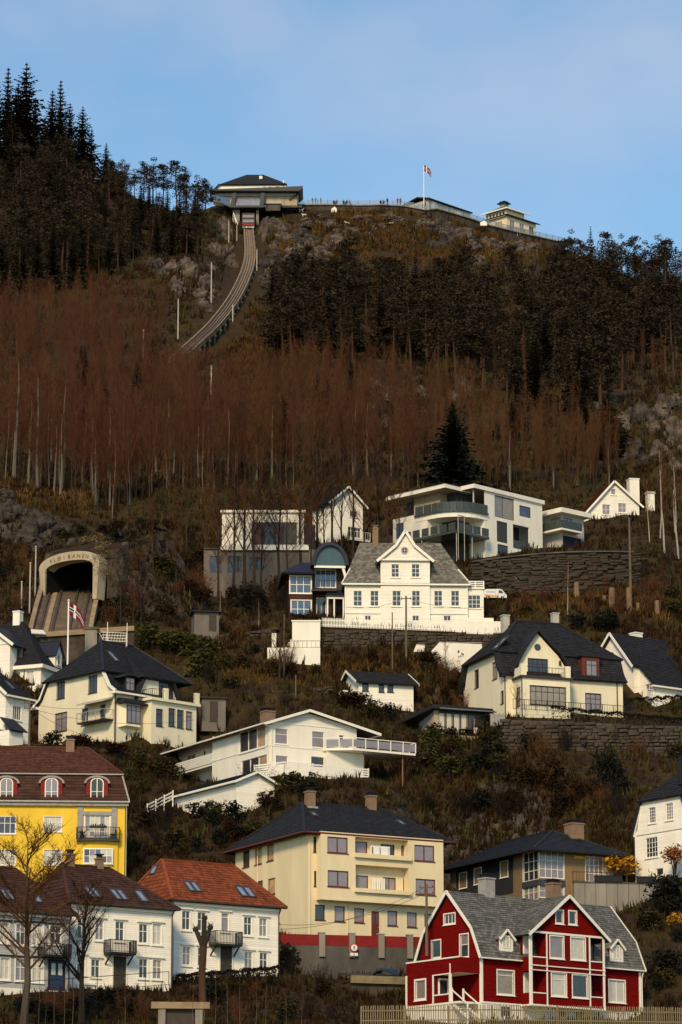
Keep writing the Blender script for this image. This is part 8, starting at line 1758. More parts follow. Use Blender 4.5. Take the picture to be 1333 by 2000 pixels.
# ---- conifers ---------------------------------------------------------------
ORD = 'first second third fourth fifth sixth seventh eighth ninth tenth eleventh twelfth thirteenth fourteenth fifteenth'.split()
SKY = [(12,130,352),(32,160,356),(48,120,352),(66,190,358),(100,175,352),(116,155,350),(135,200,354),(160,206,352),(178,250,356),(207,278,358),(-8,150,352),(85,230,372),(20,220,380),(150,270,380),(110,250,378)]
for i,(px,pt,pb) in enumerate(SKY):
    g = gnd(px,pb); h = at(px,pt,g.y).z-g.z; plant('spruce_tree',SPR[i%5],g,h/9.8,ORD[sorted(q[0] for q in SKY).index(px)]+' dark spruce from the left on the upper left ridge','tree','spruces on the upper left ridge',sxy=h/9.8*1.3)
for i,(px,pt,pb) in enumerate([(240,312,392),(262,330,398),(282,318,402),(300,308,405),(318,322,412),(345,316,420),(362,330,425),(385,342,432),(402,352,440),(228,330,385)]):
    g = gnd(px,pb); h = at(px,pt,g.y).z-g.z; plant('pine_tree',PIN[i%6],g,h/12.3,ORD[[228,240,262,282,300,318,345,362,385,402].index(px)]+' dark pine from the left on the ridge left of the station','tree','pines on the ridge left of the station',sxy=h/12.3*1.25)
for i,(px,pt,pb) in enumerate([(1088,478,545),(1118,448,560),(1137,470,566),(1156,440,570),(1184,455,572),(1200,470,574),(1216,457,574),(1240,462,576),(1262,470,578),(1302,468,578),(1325,490,580),(1282,485,578),(1345,480,580),(1100,500,556)]):
    g = gnd(px,pb); h = at(px,pt,g.y).z-g.z; sp = px in (1156,1302,1282); plant('spruce_tree' if sp else 'pine_tree',(SPR if sp else PIN)[i%5],g,h/(9.8 if sp else 12.3),ORD[[1088,1100,1118,1137,1156,1184,1200,1216,1240,1262,1282,1302,1325,1345].index(px)]+' conifer from the left on the right skyline below the restaurant','tree','conifers on the right skyline',sxy=h/(9.8 if sp else 12.3)*.95)
for p,g in sample([(0,362),(190,372),(260,410),(390,445),(405,500),(330,505),(230,540),(100,585),(0,600)],170):
    h = rnd.uniform(9,17)*(1.15 if p[0] < 180 else .8)
    if rnd.random() < .55: plant('spruce_tree',SPR[rnd.randrange(5)],g,h/9.8,'dark spruce in the wood on the upper left slope','tree','spruces in the upper left wood')
    else: plant('pine_tree',PIN[rnd.randrange(6)],g,h/12.3,'dark pine in the wood on the upper left slope','tree','pines in the upper left wood')
for p,g in sample([(525,590),(600,565),(690,575),(760,620),(880,610),(1000,610),(1080,580),(1160,595),(1333,585),(1333,745),(1200,770),(1180,835),(1000,790),(880,770),(840,735),(740,715),(650,735),(540,735),(510,640)],225):
    h = rnd.uniform(10,16)*(.75 if p[1] < 610 and p[0] < 1080 else 1)
    if rnd.random() < .36: plant('spruce_tree',SPR[rnd.randrange(5)],g,h/9.8*.9,'dark spruce in the forest on the right slope','tree','spruces in the right hand forest',sxy=h/9.8*1.2)
    else: plant('pine_tree',PIN[rnd.randrange(6)],g,h/12.3,'dark pine with bare lower trunk in the forest on the right slope','tree','pines in the right hand forest',sxy=h/12.3*1.15)
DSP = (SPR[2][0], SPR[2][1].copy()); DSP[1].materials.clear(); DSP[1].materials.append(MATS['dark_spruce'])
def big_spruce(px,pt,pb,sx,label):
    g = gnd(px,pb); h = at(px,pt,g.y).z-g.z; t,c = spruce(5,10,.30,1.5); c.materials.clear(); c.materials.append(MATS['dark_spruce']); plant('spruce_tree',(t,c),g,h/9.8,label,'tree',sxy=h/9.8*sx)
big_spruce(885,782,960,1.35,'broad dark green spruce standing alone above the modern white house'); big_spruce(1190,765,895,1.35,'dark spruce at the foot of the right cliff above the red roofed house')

# ---- bare broadleaf wood: the 300 nearest as trees, the rest one mass ------------------------
S = sample([(-30,610),(250,610),(300,720),(345,800),(440,805),(500,765),(640,760),(760,800),(860,790),(940,810),(1080,850),(1180,880),(1250,935),(1240,948),(1130,965),(860,958),(600,952),(330,965),(220,1000),(-30,925)],1150)
S += sample([(540,600),(800,620),(1150,610),(1320,640),(1320,760),(1100,800),(850,740),(560,730)],150)+sample([(-30,600),(330,600),(330,720),(-30,730)],240)+sample([(720,450),(850,470),(1000,500),(1080,520),(1060,580),(880,590),(760,570)],60)
S = [s for s in S if not (850 < s[0][0] < 935 and s[0][1] > 940)]
S.sort(key=lambda s: s[1].y); parts_c, parts_t = [], []; PC = {0:[],1:[],2:[]}
for k,(p,g) in enumerate(S):
    i = rnd.randrange(9)
    if p[0] < 450 and rnd.random() < .6: i = [1,4,7][i%3]
    elif p[0] > 850: i = [2,5,8][i%3]
    sc = rnd.uniform(.7,1.15)*(1.0 if p[0] < 800 else .8)*(rnd.uniform(.4,1) if g.y > 560 else 1)
    if k < 285: plant('bare_tree',PAL[k%3] if k%8 == 3 else BAR[i],g,sc,'leafless tree in the brown wood %s' % ('on the left slope' if p[0] < 430 else 'in the middle of the slope' if p[0] < 850 else 'above the modern house, right of the big spruce'),'tree','leafless trees in the brown wood')
    else:
        for me, L in ((BAR[i][0],parts_t),(BAR[i][1],parts_c)):
            V = np.empty(len(me.vertices)*3,np.float32); me.vertices.foreach_get('co',V); V = V.reshape(-1,3)
            if L is parts_c:
                V = V.reshape(-1,3,3); V = V[np.random.RandomState(k).rand(len(V)) < .72].reshape(-1,3)*np.array([1,1,1]); 
            a = rnd.uniform(0,6.28); ca,sa = math.cos(a),math.sin(a); W_ = np.stack([V[:,0]*ca-V[:,1]*sa,V[:,0]*sa+V[:,1]*ca,V[:,2]],1)*sc+np.array(g)
            if L is parts_c: PC[i%3 if rnd.random() < .7 else rnd.randrange(3)].append(W_)
            else:
                pl = np.empty(len(me.polygons)*4,np.int32)
                try: me.polygons.foreach_get('vertices',pl)
                except Exception: continue
                q = pl.reshape(-1,4); L.append(np.concatenate([W_[q[:,[0,1,2]]].reshape(-1,3),W_[q[:,[0,2,3]]].reshape(-1,3)]))
for q,nm in ((0,'brown'),(1,'reddish brown'),(2,'yellowish brown')):
    if PC[q]: o = bpy.data.objects.new('far_bare_wood',mesh_tris('far_bare_wood',np.concatenate(PC[q]),TW[q])); COL.objects.link(o); tag(o,nm+' leafless trees farther up the slope','wood',kind='stuff')
if parts_t:
    o = bpy.data.objects.new('far_tree_trunks',mesh_tris('far_tree_trunks',np.concatenate(parts_t),'bark')); COL.objects.link(o); tag(o,'thin trunks of the leafless trees farther up','wood',kind='stuff')
for p,g in sample([(60,700),(330,740),(520,790),(700,790),(850,820),(960,830),(1100,870),(1180,890),(1000,930),(820,900),(560,930),(300,900),(80,880)],26,random.Random(11)):
    h = rnd.uniform(5,10); plant('spruce_tree',SPR[rnd.randrange(5)],g,h/9.8,'small dark spruce standing among the leafless trees of the brown wood','tree','small spruces in the brown wood',sxy=h/9.8*1.2)
# pale trunked trees one can pick out
def tree_at(name,proto,px,pt,pb,label,group=None,Y=None,w=1.0,yaw=None,base=10.0):
    g = gnd(px,pb) if Y is None else at(px,pb,Y)
    if g is None: g = at(px,pb,Y or 400)
    h = at(px,pt,g.y).z-g.z; return plant(name,proto,g,h/base,label,'tree',group,sxy=h/base*w,yaw=yaw)
for i,(px,pt,pb) in enumerate([(28,690,940),(75,720,950),(122,740,952),(55,760,930)]): tree_at('bare_tree',PAL[i%3],px,pt,pb,['pale trunked leafless tree nearest the left edge above the tunnel','second pale trunked leafless tree from the left edge above the tunnel','forked pale trunked leafless tree above the tunnel','thinner pale trunked tree between the two leftmost ones'][i],'pale trunked trees above the tunnel')
for i,(px,pt,pb) in enumerate([(290,800,1010),(250,790,1000),(330,820,1040),(365,850,1080),(220,850,1010),(400,880,1120),(300,960,1120),(345,980,1150)]): tree_at('bare_tree',BAR[i],px,pt,pb,ORD[[220,250,290,300,330,345,365,400].index(px)]+' leafless tree from the left on the bank right of the tunnel','trees between tunnel and grey modern house')
for i,(px,pt,pb,Y) in enumerate([(455,900,1165,417),(478,870,1150,418),(497,890,1160,416),(545,900,1140,418),(588,880,1100,424),(620,860,1080,428),(648,870,1075,430),(668,900,1072,431),(690,870,1072,430),(738,870,1068,428),(760,900,1070,427)]): tree_at('bare_tree',WID[i%4],px,pt,pb,ORD[i]+' dark leafless tree from the left before the grey modern and gabled houses','dark trees before the houses behind the white house',Y=Y,w=.9)
WD2 = [bare(260+i,10,up=.55,spread=.36,limbs=16,twigs=14,tw=.012,crown_m=['twig','twig_dark','twig_red'][i],tr=.012,start=.3,fine=8) for i in range(3)]
for i,(px,pt,pb,Y) in enumerate([(425,930,1172,416),(512,960,1168,414),(562,950,1150,416),(606,940,1110,420),(632,930,1085,428),(712,930,1075,428),(780,940,1075,427)]): tree_at('bare_tree',WD2[i%3],px,pt,pb,ORD[i]+' twiggy brown tree from the left before the upper white houses','twiggy trees before the upper houses',Y=Y,w=1.1)
for i,(px,pt,pb) in enumerate([(1300,862,1080),(1290,880,1050),(1318,900,1040),(1270,930,1060),(1326,870,1090)]): tree_at('birch_tree',BIR[i%3],px,pt,pb,['tall white barked birch near the right edge with straight stem','birch just left of the tall straight birch','birch beside the right edge, behind the tall one','slender birch right of the stone pillar','birch cut by the right edge'][i],'birches near the right edge')
for i,(px,pt,pb) in enumerate([(235,1100,1240),(262,1130,1238),(275,1090,1235),(430,1150,1235),(505,1170,1230),(1110,1090,1200),(1160,1095,1195),(1255,1085,1190),(1290,1100,1200),(1310,1060,1150)]): tree_at('bare_tree',(WID+BIR)[(i+1)%7],px,pt,pb,'small leafless tree among the gardens below the wood','small trees among the upper gardens')

# ---- rock outcrops --------------------------------------------------------------------
mat('rock', (.028,.020,.015), .95, .5, 1.6, bump=.5, bscale=2.2, col2=(.165,.125,.098))
mat('rock_dark', (.020,.015,.012), .95, .55, 1.6, bump=.4, bscale=2.2, col2=(.085,.068,.057))
import bmesh
def rock_mesh(seed, m):
    bm = bmesh.new(); bmesh.ops.create_icosphere(bm, subdivisions=4, radius=1.0); off = Vector((seed*7.3,seed*3.1,0))
    for v in bm.verts:
        c = v.co.copy(); d = 1+.5*mn.noise(c*1.1+off)+.22*mn.noise(c*3.1+off)+.12*abs(mn.noise(c*7+off)); q = c*d; q.x = round(q.x*3.2)/3.2*.45+q.x*.55; q.z = round(q.z*3.2)/3.2*.4+q.z*.6; v.co = q
    me = bpy.data.meshes.new('rock'); bm.to_mesh(me); bm.free(); me.materials.append(MATS[m]); return me
RK = [rock_mesh(i,'rock') for i in range(4)]; RD = [rock_mesh(10+i,'rock_dark') for i in range(4)]
def rock(px,py,w,h,lab,group,dark=False,i=0):
    g = gnd(px,py)
    if g is None: return
    if w > 34 and not i < 0:
        for q in range(3): rock(px+rnd.uniform(-.45,.45)*w,py+rnd.uniform(-.4,.4)*h,w*rnd.uniform(.35,.6),h*rnd.uniform(.3,.65),lab,group,dark,-1-q)
        w *= .75; h *= .8
    k = FPX/g.y; o = bpy.data.objects.new('rock',(RD if dark else RK)[i%4]); COL.objects.link(o); o.location = g-Vector((0,-w/k*.15,0)); o.scale = (w/k/2,w/k/2.4,h/k/2); o.rotation_euler = (rnd.uniform(-.2,.2),rnd.uniform(-.25,.25),rnd.uniform(0,6.28)); tag(o,lab,'rock',group)
for i,(px,py,w,h) in enumerate([(440,460,40,90),(425,500,45,70),(520,470,38,95),(540,520,60,70),(575,500,70,60),(610,515,60,50),(450,520,28,50),(330,530,60,50),(300,520,50,45),(370,540,50,70),(400,560,50,60),(350,565,60,50),(395,595,40,40),(320,600,50,30),(560,470,50,40),(640,440,50,30),(700,432,60,25),(770,430,60,30),(860,445,60,50),(900,465,70,60),(950,480,70,50),(1000,490,70,50),(1040,490,60,40),(870,480,60,60),(930,510,60,40),(830,440,50,35),(230,495,22,40),(545,450,70,50),(590,472,80,60),(565,525,70,70),(625,502,70,50),(605,440,50,30),(655,470,60,40),(530,560,50,50),(695,455,60,30),(735,445,60,26),(430,450,50,60)]): rock(px,py,w,h,'grey brown rock face near the summit between station and restaurant' if px > 415 else 'grey rock face left of the upper track','rock faces near the summit',i%5 == 3,i)
for i,(px,py,w,h) in enumerate([(740,760,60,40),(770,780,70,40),(720,800,50,40),(800,800,60,30),(760,825,50,30),(840,780,50,40),(905,760,50,60)]): rock(px,py,w,h,'pale rock outcrop in the middle of the wooded slope','rocks in the middle of the slope',False,i)
for i,(px,py,w,h) in enumerate([(1165,800,40,50),(1215,830,60,70),(1255,820,60,80),(1295,810,70,90),(1325,850,60,90),(1240,880,60,60),(1290,890,70,70),(1200,790,50,40),(1320,790,50,50)]): rock(px,py,w,h,'grey cliff rock at the right above the red roofed house','cliff rocks at the right',i%3 == 2,i)
for i,(px,py,w,h) in enumerate([(20,1010,80,90),(70,1030,70,80),(40,1060,90,60),(120,1040,60,50),(10,970,60,40),(230,1030,40,30),(300,1035,60,30),(340,1045,50,30)]): rock(px,py,w,h,'dark rock face around the tunnel portal','rock around the tunnel',True,i)
for i,(px,py,w,h) in enumerate([(230,1475,40,26),(275,1480,50,26),(320,1478,40,24),(350,1490,36,22),(205,1470,30,24),(290,1500,36,20),(1190,1215,40,26),(1140,1220,40,24),(1010,1150,40,30)]): rock(px,py,w,h,'dark rough boulder in the rock garden below the left villa' if px < 500 else 'dark boulder on the cleared slope','garden boulders' if px < 500 else 'slope boulders',True,i)

# ---- shrubs ---------------------------------------------------------------------------
nb = 0
def shrubs(poly,n,kinds,hr,lab,group,bare_=False,seed=1):
    global nb
    j = random.Random(seed)
    for p,g in sample(poly,n,j):
        m = kinds[j.randrange(len(kinds))]; h = j.uniform(*hr); tw = m.startswith('twig')
        col = {'leaf_green':'green leafy','leaf_dark':'dark evergreen','leaf_olive':'olive green','leaf_brown':'brown leaved','leaf_yellow':'yellow','leaf_orange':'orange leaved'}.get(m,'leafless twiggy')
        plant('shrub',(BBS if tw else BSH)[m][j.randrange(2)],g,h*(.75 if tw else .9),col+' shrub '+lab,'shrub',group,parts=('stem','twigs') if tw else ('stem','foliage'),sxy=h*j.uniform(.7,1.1)); nb += 1
O,D,GR,BR = 'leaf_olive','leaf_dark','leaf_green','leaf_brown'; T1,T2,T3,T4 = 'twig','twig_red','twig_brown','twig_dark'
shrubs([(815,1465),(960,1450),(985,1480),(1100,1500),(1230,1530),(1230,1600),(1000,1600),(860,1600),(740,1530),(730,1500)],35,[O,BR,T3,T4,D,BR],(1.2,2.8),'on the bank between the long white house and the tan house','shrubs on the bank above the tan house',seed=2)
shrubs([(250,1600),(480,1600),(500,1640),(470,1670),(260,1690)],15,[D,BR,T4,O],(1.2,2.4),'on the dark bank behind the orange roof','shrubs behind the orange roof',seed=3)
shrubs([(250,1500),(330,1490),(330,1540),(250,1580)],8,[GR,D,O],(1.2,2.2),'beside the white garage, left side','shrubs left of the garage',seed=4)
shrubs([(480,1540),(620,1545),(600,1580),(430,1600),(420,1590)],10,[O,BR,T4,D],(1.2,2.4),'right of the white garage, above the cream block','shrubs right of the garage',seed=5)
shrubs([(270,1260),(410,1250),(420,1330),(380,1340),(350,1300),(280,1280)],10,[GR,O,GR],(2.0,3.4),'in the clump behind the left villa','green clump behind the left villa',seed=6)
shrubs([(420,1290),(640,1300),(650,1370),(560,1385),(440,1360),(400,1340)],16,[O,BR,T4,T3],(1.0,2.2),'in the gardens left of the small cabin','shrubs left of the cabin',seed=7)
shrubs([(670,1375),(700,1378),(700,1400),(680,1400)],3,[O,BR],(1.6,2.2),'close before the small cabin, left part','shrubs before the cabin',seed=8)
shrubs([(830,1300),(920,1290),(900,1370),(850,1370),(820,1340)],8,[BR,T3,T4],(1.2,2.4),'between the small cabin and the villa','shrubs between cabin and villa',seed=9)
shrubs([(640,1290),(800,1290),(800,1300),(640,1300)],5,[BR,O,T3],(.8,1.4),'at the foot of the dark stone terrace wall','shrubs at the terrace wall foot',seed=10)
shrubs([(1000,1165),(1230,1165),(1333,1130),(1333,1215),(1100,1215),(1000,1200)],20,[BR,T2,T3,O],(1.0,2.0),'on the cleared slope below the stone wall','shrubs on the cleared slope',seed=11)
shrubs([(1110,1220),(1230,1220),(1230,1240),(1120,1235)],5,[D],(1.6,2.4),'in the dark clump behind the villa roof','dark clump behind the villa',seed=12)
shrubs([(0,1965),(300,1960),(560,1930),(620,1960),(680,1995),(0,2005)],33,[BR,T4,T2,O,D],(.8,1.7),'on the bank at the bottom below the row houses','shrubs on the bottom bank',seed=13)
shrubs([(1260,1780),(1333,1760),(1333,1980),(1262,1960)],11,[D,BR,T4,O],(1.2,2.6),'on the steep bank right of the red house','shrubs right of the red house',seed=14)
shrubs([(545,1850),(625,1870),(640,1960),(560,1920)],8,[D,BR,T4],(1.2,2.0),'between the orange roofed row house and the parking wall','shrubs by the parking wall',seed=15)
shrubs([(200,1240),(260,1245),(240,1160),(200,1180)],5,[D,BR,T3],(1.2,2.2),'right of the lower track','shrubs right of the lower track',seed=16)
shrubs([(0,1100),(60,1090),(60,1200),(0,1210)],5,[D,BR,T3],(1.2,2.4),'left of the lower track','shrubs left of the lower track',seed=17)
shrubs([(400,1215),(540,1215),(520,1285),(420,1290)],8,[T4,BR,T3,D],(.9,1.8),'on the bank left of the garden stair','shrubs left of the garden stair',seed=18)
shrubs([(80,1448),(180,1446),(200,1462),(90,1462)],5,[O,BR,T3],(.8,1.5),'before the left villa, behind the brown roof','shrubs before the left villa',seed=19)
shrubs([(985,1440),(1333,1452),(1333,1490),(985,1485)],18,[BR,T3,O,T4,D],(1.3,2.6),'at the foot of the villa retaining wall','shrubs at the villa wall foot',seed=21)
shrubs([(210,1085),(400,1090),(400,1215),(230,1215)],18,[T4,BR,T3,T2,O],(1.4,3.0),'on the brown bank between tunnel and grey modern house','shrubs between tunnel and grey house',seed=22)
shrubs([(985,1130),(1240,1120),(1240,1165),(985,1170)],8,[T3,BR,T2],(1.2,2.4),'close under the bulging stone wall','shrubs under the stone wall',seed=23)
for i in range(24):
    u,v = rnd.uniform(-1,9),rnd.uniform(2.6,15); q = PO+Vector((math.cos(pa)*u-math.sin(pa)*v,math.sin(pa)*u+math.cos(pa)*v,0)); v = 1.7 if i < 9 else 1.5+v*.5; z = 6.6+(v-1.4)*.41
    plant('shrub',BSH[[BR,O,D][i%3]][i%2],Vector((q.x,q.y,PO.z+z)),rnd.uniform(.8,1.5),'low %s shrub on the bank over the tunnel portal' % ['brown leaved','olive green','dark evergreen'][i%3],'shrub','shrubs over the tunnel',parts=('stem','foliage'),sxy=rnd.uniform(1.0,1.6))
PEND = 1
shrubs([(1000,1110),(1235,1105),(1235,1150),(1000,1155)],10,[O,BR,T3,T4],(1.0,2.0),'growing before the bulging stone wall','shrubs before the stone wall',seed=31)
shrubs([(830,1450),(1000,1445),(990,1510),(840,1520)],12,[O,GR,O,BR],(1.4,2.6),'in the olive green thicket below the glazed house','olive thicket below the glazed house',seed=32)
shrubs([(400,1165),(560,1165),(560,1200),(400,1205)],10,[BR,T3,T4,D],(2.0,3.4),'close before the grey modern house','shrubs before the grey modern house',seed=33)
def one(kind,px,pb,h,lab,w=1.0,Y=None,cat='shrub',name='shrub'):
    tw = kind.startswith('twig'); g = gnd(px,pb) if Y is None else at(px,pb,Y); g.z = g.z if kind in ('leaf_yellow','leaf_orange') and px < 1320 and pb < 1800 else bil(g.x,g.y); plant(name,(BBS if tw else BSH)[kind][int(px)%2],g,h*(.75 if tw else .9),lab,cat,None,parts=('stem','twigs') if tw else ('stem','foliage'),sxy=h*w)
for px,pb,h in ((338,716,3.4),(352,722,4.2),(368,724,4.4),(386,716,3.2),(325,712,3.0),(402,712,2.6)): one('twig_red' if px%4 else 'twig_brown',px,pb+6,h*1.0,'leafless thicket hiding the lower end of the upper track, '+{338:'left part',352:'before its end',368:'tallest',386:'right part',325:'leftmost',402:'rightmost'}[px],.8)
one(GR,575,1895,2.4,'rounded green shrub right of the orange roofed row house',.8,288); one('leaf_yellow',1222,1712,2.2,'bright yellow shrub beside the right white house',1.0,329); one('leaf_orange',1318,1690,2.0,'orange brown shrub at the corner of the right white house',.9,323); one('leaf_yellow',1318,1810,1.3,'yellow leaved shrub at the right edge below the white house',.9,310); one(D,1325,1760,3.2,'dark shrub at the right edge under the white house',1.0,314)
one(D,1178,1545,4.6,'tall dark evergreen shrub below the villa retaining wall',.45,352); one(D,765,1392,2.2,'dark bush in front of the small cabin',.7,376); one(O,715,1398,2.0,'olive bush at the left front of the small cabin',1.0,376); one(D,960,1395,1.6,'dark bush at the left corner of the villa',.9,372)
one('twig_brown',905,1290,2.2,'pale twiggy shrub before the white concrete wall',1.1,386); one('twig_brown',420,1424,1.8,'twiggy shrub at the right side of the left villa',1,367); one('twig_brown',285,1445,1.7,'pale twiggy shrub at the front corner of the left villa',1.1,361.5); one(BR,230,1458,1.6,'brown leaved shrub at the front corner of the left villa',1.3,360.5); one(O,325,1462,1.7,'olive shrub below the front bay of the left villa',1.3,362); one(BR,375,1466,1.8,'brown leaved shrub at the right end of the left villa',1.2,364); one(D,150,1452,1.4,'dark shrub under the side balcony of the left villa',1.4,361)
one(D,95,1460,1.8,'dark shrub beside the utility pole before the left villa',1,358); one(D,195,1448,1.0,'clipped dark shrub before the left villa, left one',.7,362); one(D,275,1450,1.1,'clipped dark shrub before the left villa, middle one',.7,361); one(D,365,1450,1.3,'clipped dark shrub before the left villa, right one',.6,364)
for px in (640,664,812): one(O,px,1822,1.1,'small green shrub at the foot of the cream block, %s' % {640:'leftmost',664:'second from left',812:'before its right end'}[px],.8,297)
# dry ivy over the right end of the portal
T = []; r = random.Random(5)
for i in range(60): clump(T,(7.1+r.uniform(0,1.4),r.uniform(-.35,1.2),r.uniform(1.6,6.2)),.45,.5,26,.12,r)
for i in range(16): clump(T,(5.2+r.uniform(0,2),r.uniform(-.3,0),5.7+r.uniform(0,.5)),.35,.2,20,.11,r)
mat('ivy_dry', (.20,.135,.06), .9, .4, 2, island=.6)
o = bpy.data.objects.new('ivy',mesh_tris('ivy',T,'ivy_dry')); COL.objects.link(o); o.location = PO; o.rotation_euler.z = pa; tag(o,'dry pale ivy hanging over the right end of the tunnel portal','ivy')
# hedges
def hedge(px0,pt0,pb0,px1,pt1,pb1,Y0,Y1,lab,m='leaf_dark',th=1.1):
    a,c = at(px0,pb0,Y0),at(px1,pb1,Y1); h0,h1 = at(px0,pt0,Y0).z-a.z, at(px1,pt1,Y1).z-c.z; r = random.Random(int(px0)); T = []; L = (c-a).length; n = int(L*th*260)
    for _ in range(n):
        t = r.random(); h = (h0+(h1-h0)*t)*(1+.06*math.sin(t*40)); u,v = r.uniform(-th/2,th/2),r.random(); 
        if r.random() < .5: v = 1-abs(r.gauss(0,.06))
        else: u = -th/2+abs(r.gauss(0,.12))
        p = a.lerp(c,t)-a+Vector((0,u,h*v)); 
        for k in range(3): T.append((p.x+r.uniform(-.14,.14),p.y+r.uniform(-.14,.14),p.z+r.uniform(-.12,.12)))
    o = bpy.data.objects.new('hedge',mesh_tris('hedge',T,m)); COL.objects.link(o); o.location = a; tag(o,lab,'hedge')
hedge(1076,1380,1412,1335,1404,1420,367.2,366.6,'dark clipped hedge on the retaining wall before the villa'); hedge(1220,1366,1392,1345,1358,1390,379,379,'dark hedge before the white house right of the villa'); hedge(345,1905,1925,545,1888,1912,271,279,'low leafless hedge in front of the orange roofed row house','twig_dark'); hedge(570,1200,1222,628,1206,1224,391,391,'low brown hedge before the blue roofed house','leaf_brown')
# ---- foreground trees ------------------------------------------------------------------
mat('bark2', (.075,.055,.040), .95, .35, 1.5, streak=.25, bump=.03, bscale=6)
def old_tree(seed,h,tr,crown_m,bark,spread,n=16,start=.3,twigs=16,fine=7,up=.45): return bare(seed,h,up=up,spread=spread,limbs=n,twigs=twigs,tw=.013,trunk_m=bark,crown_m=crown_m,tr=tr,start=start,fine=fine)
t = old_tree(201,10,.020,'twig_brown','bark2',.42,26,.36,20,9); tree_at('bare_tree',t,43,1615,2012,'large leafless tree at the left edge before the grey row house',Y=247,w=1.15)
t = old_tree(202,10,.030,'twig_dark','bark',.42,24,.30,18,8,.5); tree_at('bare_tree',t,160,1735,1975,'dark leafless tree before the middle of the white row house',Y=255,w=1.0)
def pollard():
    g = at(397,1962,262); h = at(397,1790,262).z-g.z; o = empty('pollarded_tree',g,0,'pollarded tree with knobbly stubs before the orange roofed house','tree'); b = MB(); z = h*.66
    b.tube((0,0,-1),(-.1,0,h*.35),.30,.26,9,False); b.tube((-.1,0,h*.35),(.0,0,z),.26,.27,9,False); b.build('trunk','pine_bark',o); b = MB()
    for a,c in (((0,0,z-.1),(-.55,.1,h*.84)),((0,0,z-.1),(.45,-.1,h*.86)),((0,0,z),(.05,0,h*.97))): b.tube(a,c,.22,.16,8); b.tube(c,(c[0]*1.2,c[1],c[2]+.25),.24,.18,8)
    for i in range(26): a = rnd.uniform(0,6.28); x = rnd.choice([(-.6,.1,h*.87),(.5,-.1,h*.89),(.05,0,h)]); b.tube(x,(x[0]+math.cos(a)*.25,x[1]+math.sin(a)*.2,x[2]+rnd.uniform(.1,.4)),.025,.008,4,False)
    b.build('crown','bark',o)
pollard()
SAP = [bare(220+i,5,up=.93,spread=.12,limbs=5,twigs=3,tw=.008,trunk_m='pale_bark',crown_m='twig_brown',tr=.006,start=.5,fine=2) for i in range(3)]
for i,(px,pt,pb) in enumerate([(75,1895,2010),(88,1910,2012),(105,1900,2010),(126,1905,2010),(142,1890,2010),(246,1900,2010),(398,1895,2010),(420,1900,2012),(445,1905,2010),(470,1900,2010),(500,1910,2012),(520,1920,2010),(375,1905,2012),(560,1935,2010),(590,1945,2010)]): tree_at('sapling',SAP[i%3],px,pt,pb,'thin pale leafless sapling on the bank at the bottom edge','saplings along the bottom edge',Y=251,base=4.9)
for i,(px,pt,pb,Y) in enumerate([(1010,1335,1396,370),(870,1240,1290,386),(548,1215,1345,381.5)]): tree_at('bare_tree',WID[i%4],px,pt,pb,['small leafless tree at the villa corner','small leafless tree before the wide white concrete wall','leafless tree before the low white garden wall'][i],Y=Y,w=1.2)
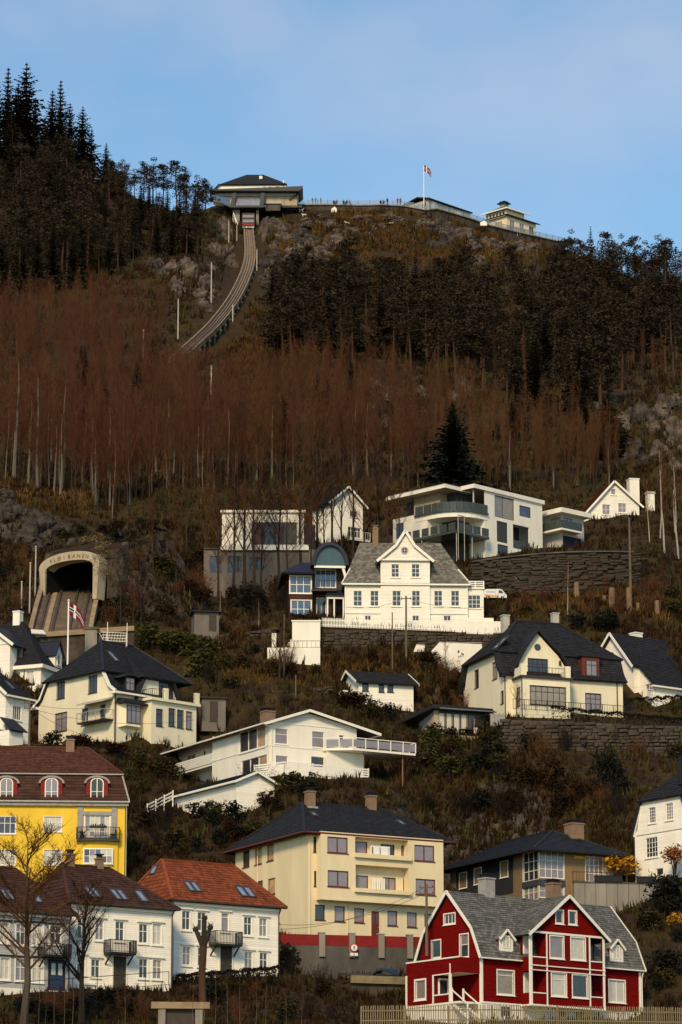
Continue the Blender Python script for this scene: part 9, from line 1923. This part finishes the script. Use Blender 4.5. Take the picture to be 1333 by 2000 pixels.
# ---- ground cover: one mass of tufts -----------------------------------------------------------
def cover(name,n,m,label,size,blades,box,seed,yfac=True):
    r = np.random.RandomState(seed); px = r.uniform(box[0],box[2],n); py = r.uniform(box[1],box[3],n); j = np.clip(np.round((px-GX[0])/5).astype(int),0,len(GX)-1); i = np.clip(np.round((py-GY[0])/5).astype(int),0,len(GY)-1)
    y = DEP[i,j]; k = ~np.isnan(y)&(y<1040); px,py,y = px[k],py[k],y[k]+r.uniform(-1.5,1.5,k.sum()); x = (px-666.5)/FPX/(math.cos(PITCH)-(1000-py)/FPX*math.sin(PITCH))*y; z = bilv(x,y)
    near = np.zeros(len(x), bool)
    for P in LINES:
        for a_, c_ in zip(P[:-1], P[1:]):
            d0, d1 = c_.x-a_.x, c_.y-a_.y; t = np.clip(((x-a_.x)*d0+(y-a_.y)*d1)/(d0*d0+d1*d1), 0, 1); near |= np.hypot(x-a_.x-t*d0, y-a_.y-t*d1) < 4.3
    x, y, z = x[~near], y[~near], z[~near]; keep = np.array([mn.noise((a*.05,b*.05,seed)) > -.15 for a,b in zip(x,y)]); x,y,z = x[keep],y[keep],z[keep]; n = len(x); s = size*(.6+.9*r.rand(n))*np.clip(y/400,.7,2.4)
    V = np.empty((n,blades,3,3),np.float32)
    for b in range(blades):
        a = r.rand(n)*6.28; d = r.rand(n)*s*.5; bx,by = x+np.cos(a)*d,y+np.sin(a)*d; w = s*.12; t = r.rand(n)*6.28
        V[:,b,0] = np.stack([bx-np.cos(t)*w,by-np.sin(t)*w,z-.1],1); V[:,b,1] = np.stack([bx+np.cos(t)*w,by+np.sin(t)*w,z-.1],1); V[:,b,2] = np.stack([bx+r.uniform(-.4,.4,n)*s,by+r.uniform(-.4,.4,n)*s,z+s*r.uniform(.5,1.1,n)],1)
    o = bpy.data.objects.new(name,mesh_tris(name,V,m)); COL.objects.link(o); tag(o,label,'ground cover',kind='stuff')
cover('dry_grass',26000,'grassy','dry brown grass on the slope',.55,7,(-40,400,1373,2020),1)
cover('undergrowth',22000,'leaf_brown','brown undergrowth on the slope',.8,7,(-40,420,1373,2020),2)
cover('golden_grass',5000,'gold_grass','golden brown grass under the summit wall',.5,7,(525,412,1075,510),4); cover('golden_grass',2600,'gold_grass','golden brown grass patches beside the viaduct',.5,7,(430,600,640,780),5)
cover('golden_grass',2200,'gold_grass','golden brown grass on the cleared slope',.45,7,(1000,1150,1340,1235),6); cover('golden_grass',1600,'gold_grass','golden brown grass in the gardens below the big white house',.45,7,(440,1285,880,1345),7); cover('golden_grass',900,'gold_grass','golden brown grass above the tunnel',.5,7,(0,935,330,1010),8)
cover('heather',8000,'leaf_olive','dark low growth on the slope',.9,8,(-40,420,1373,2020),3)
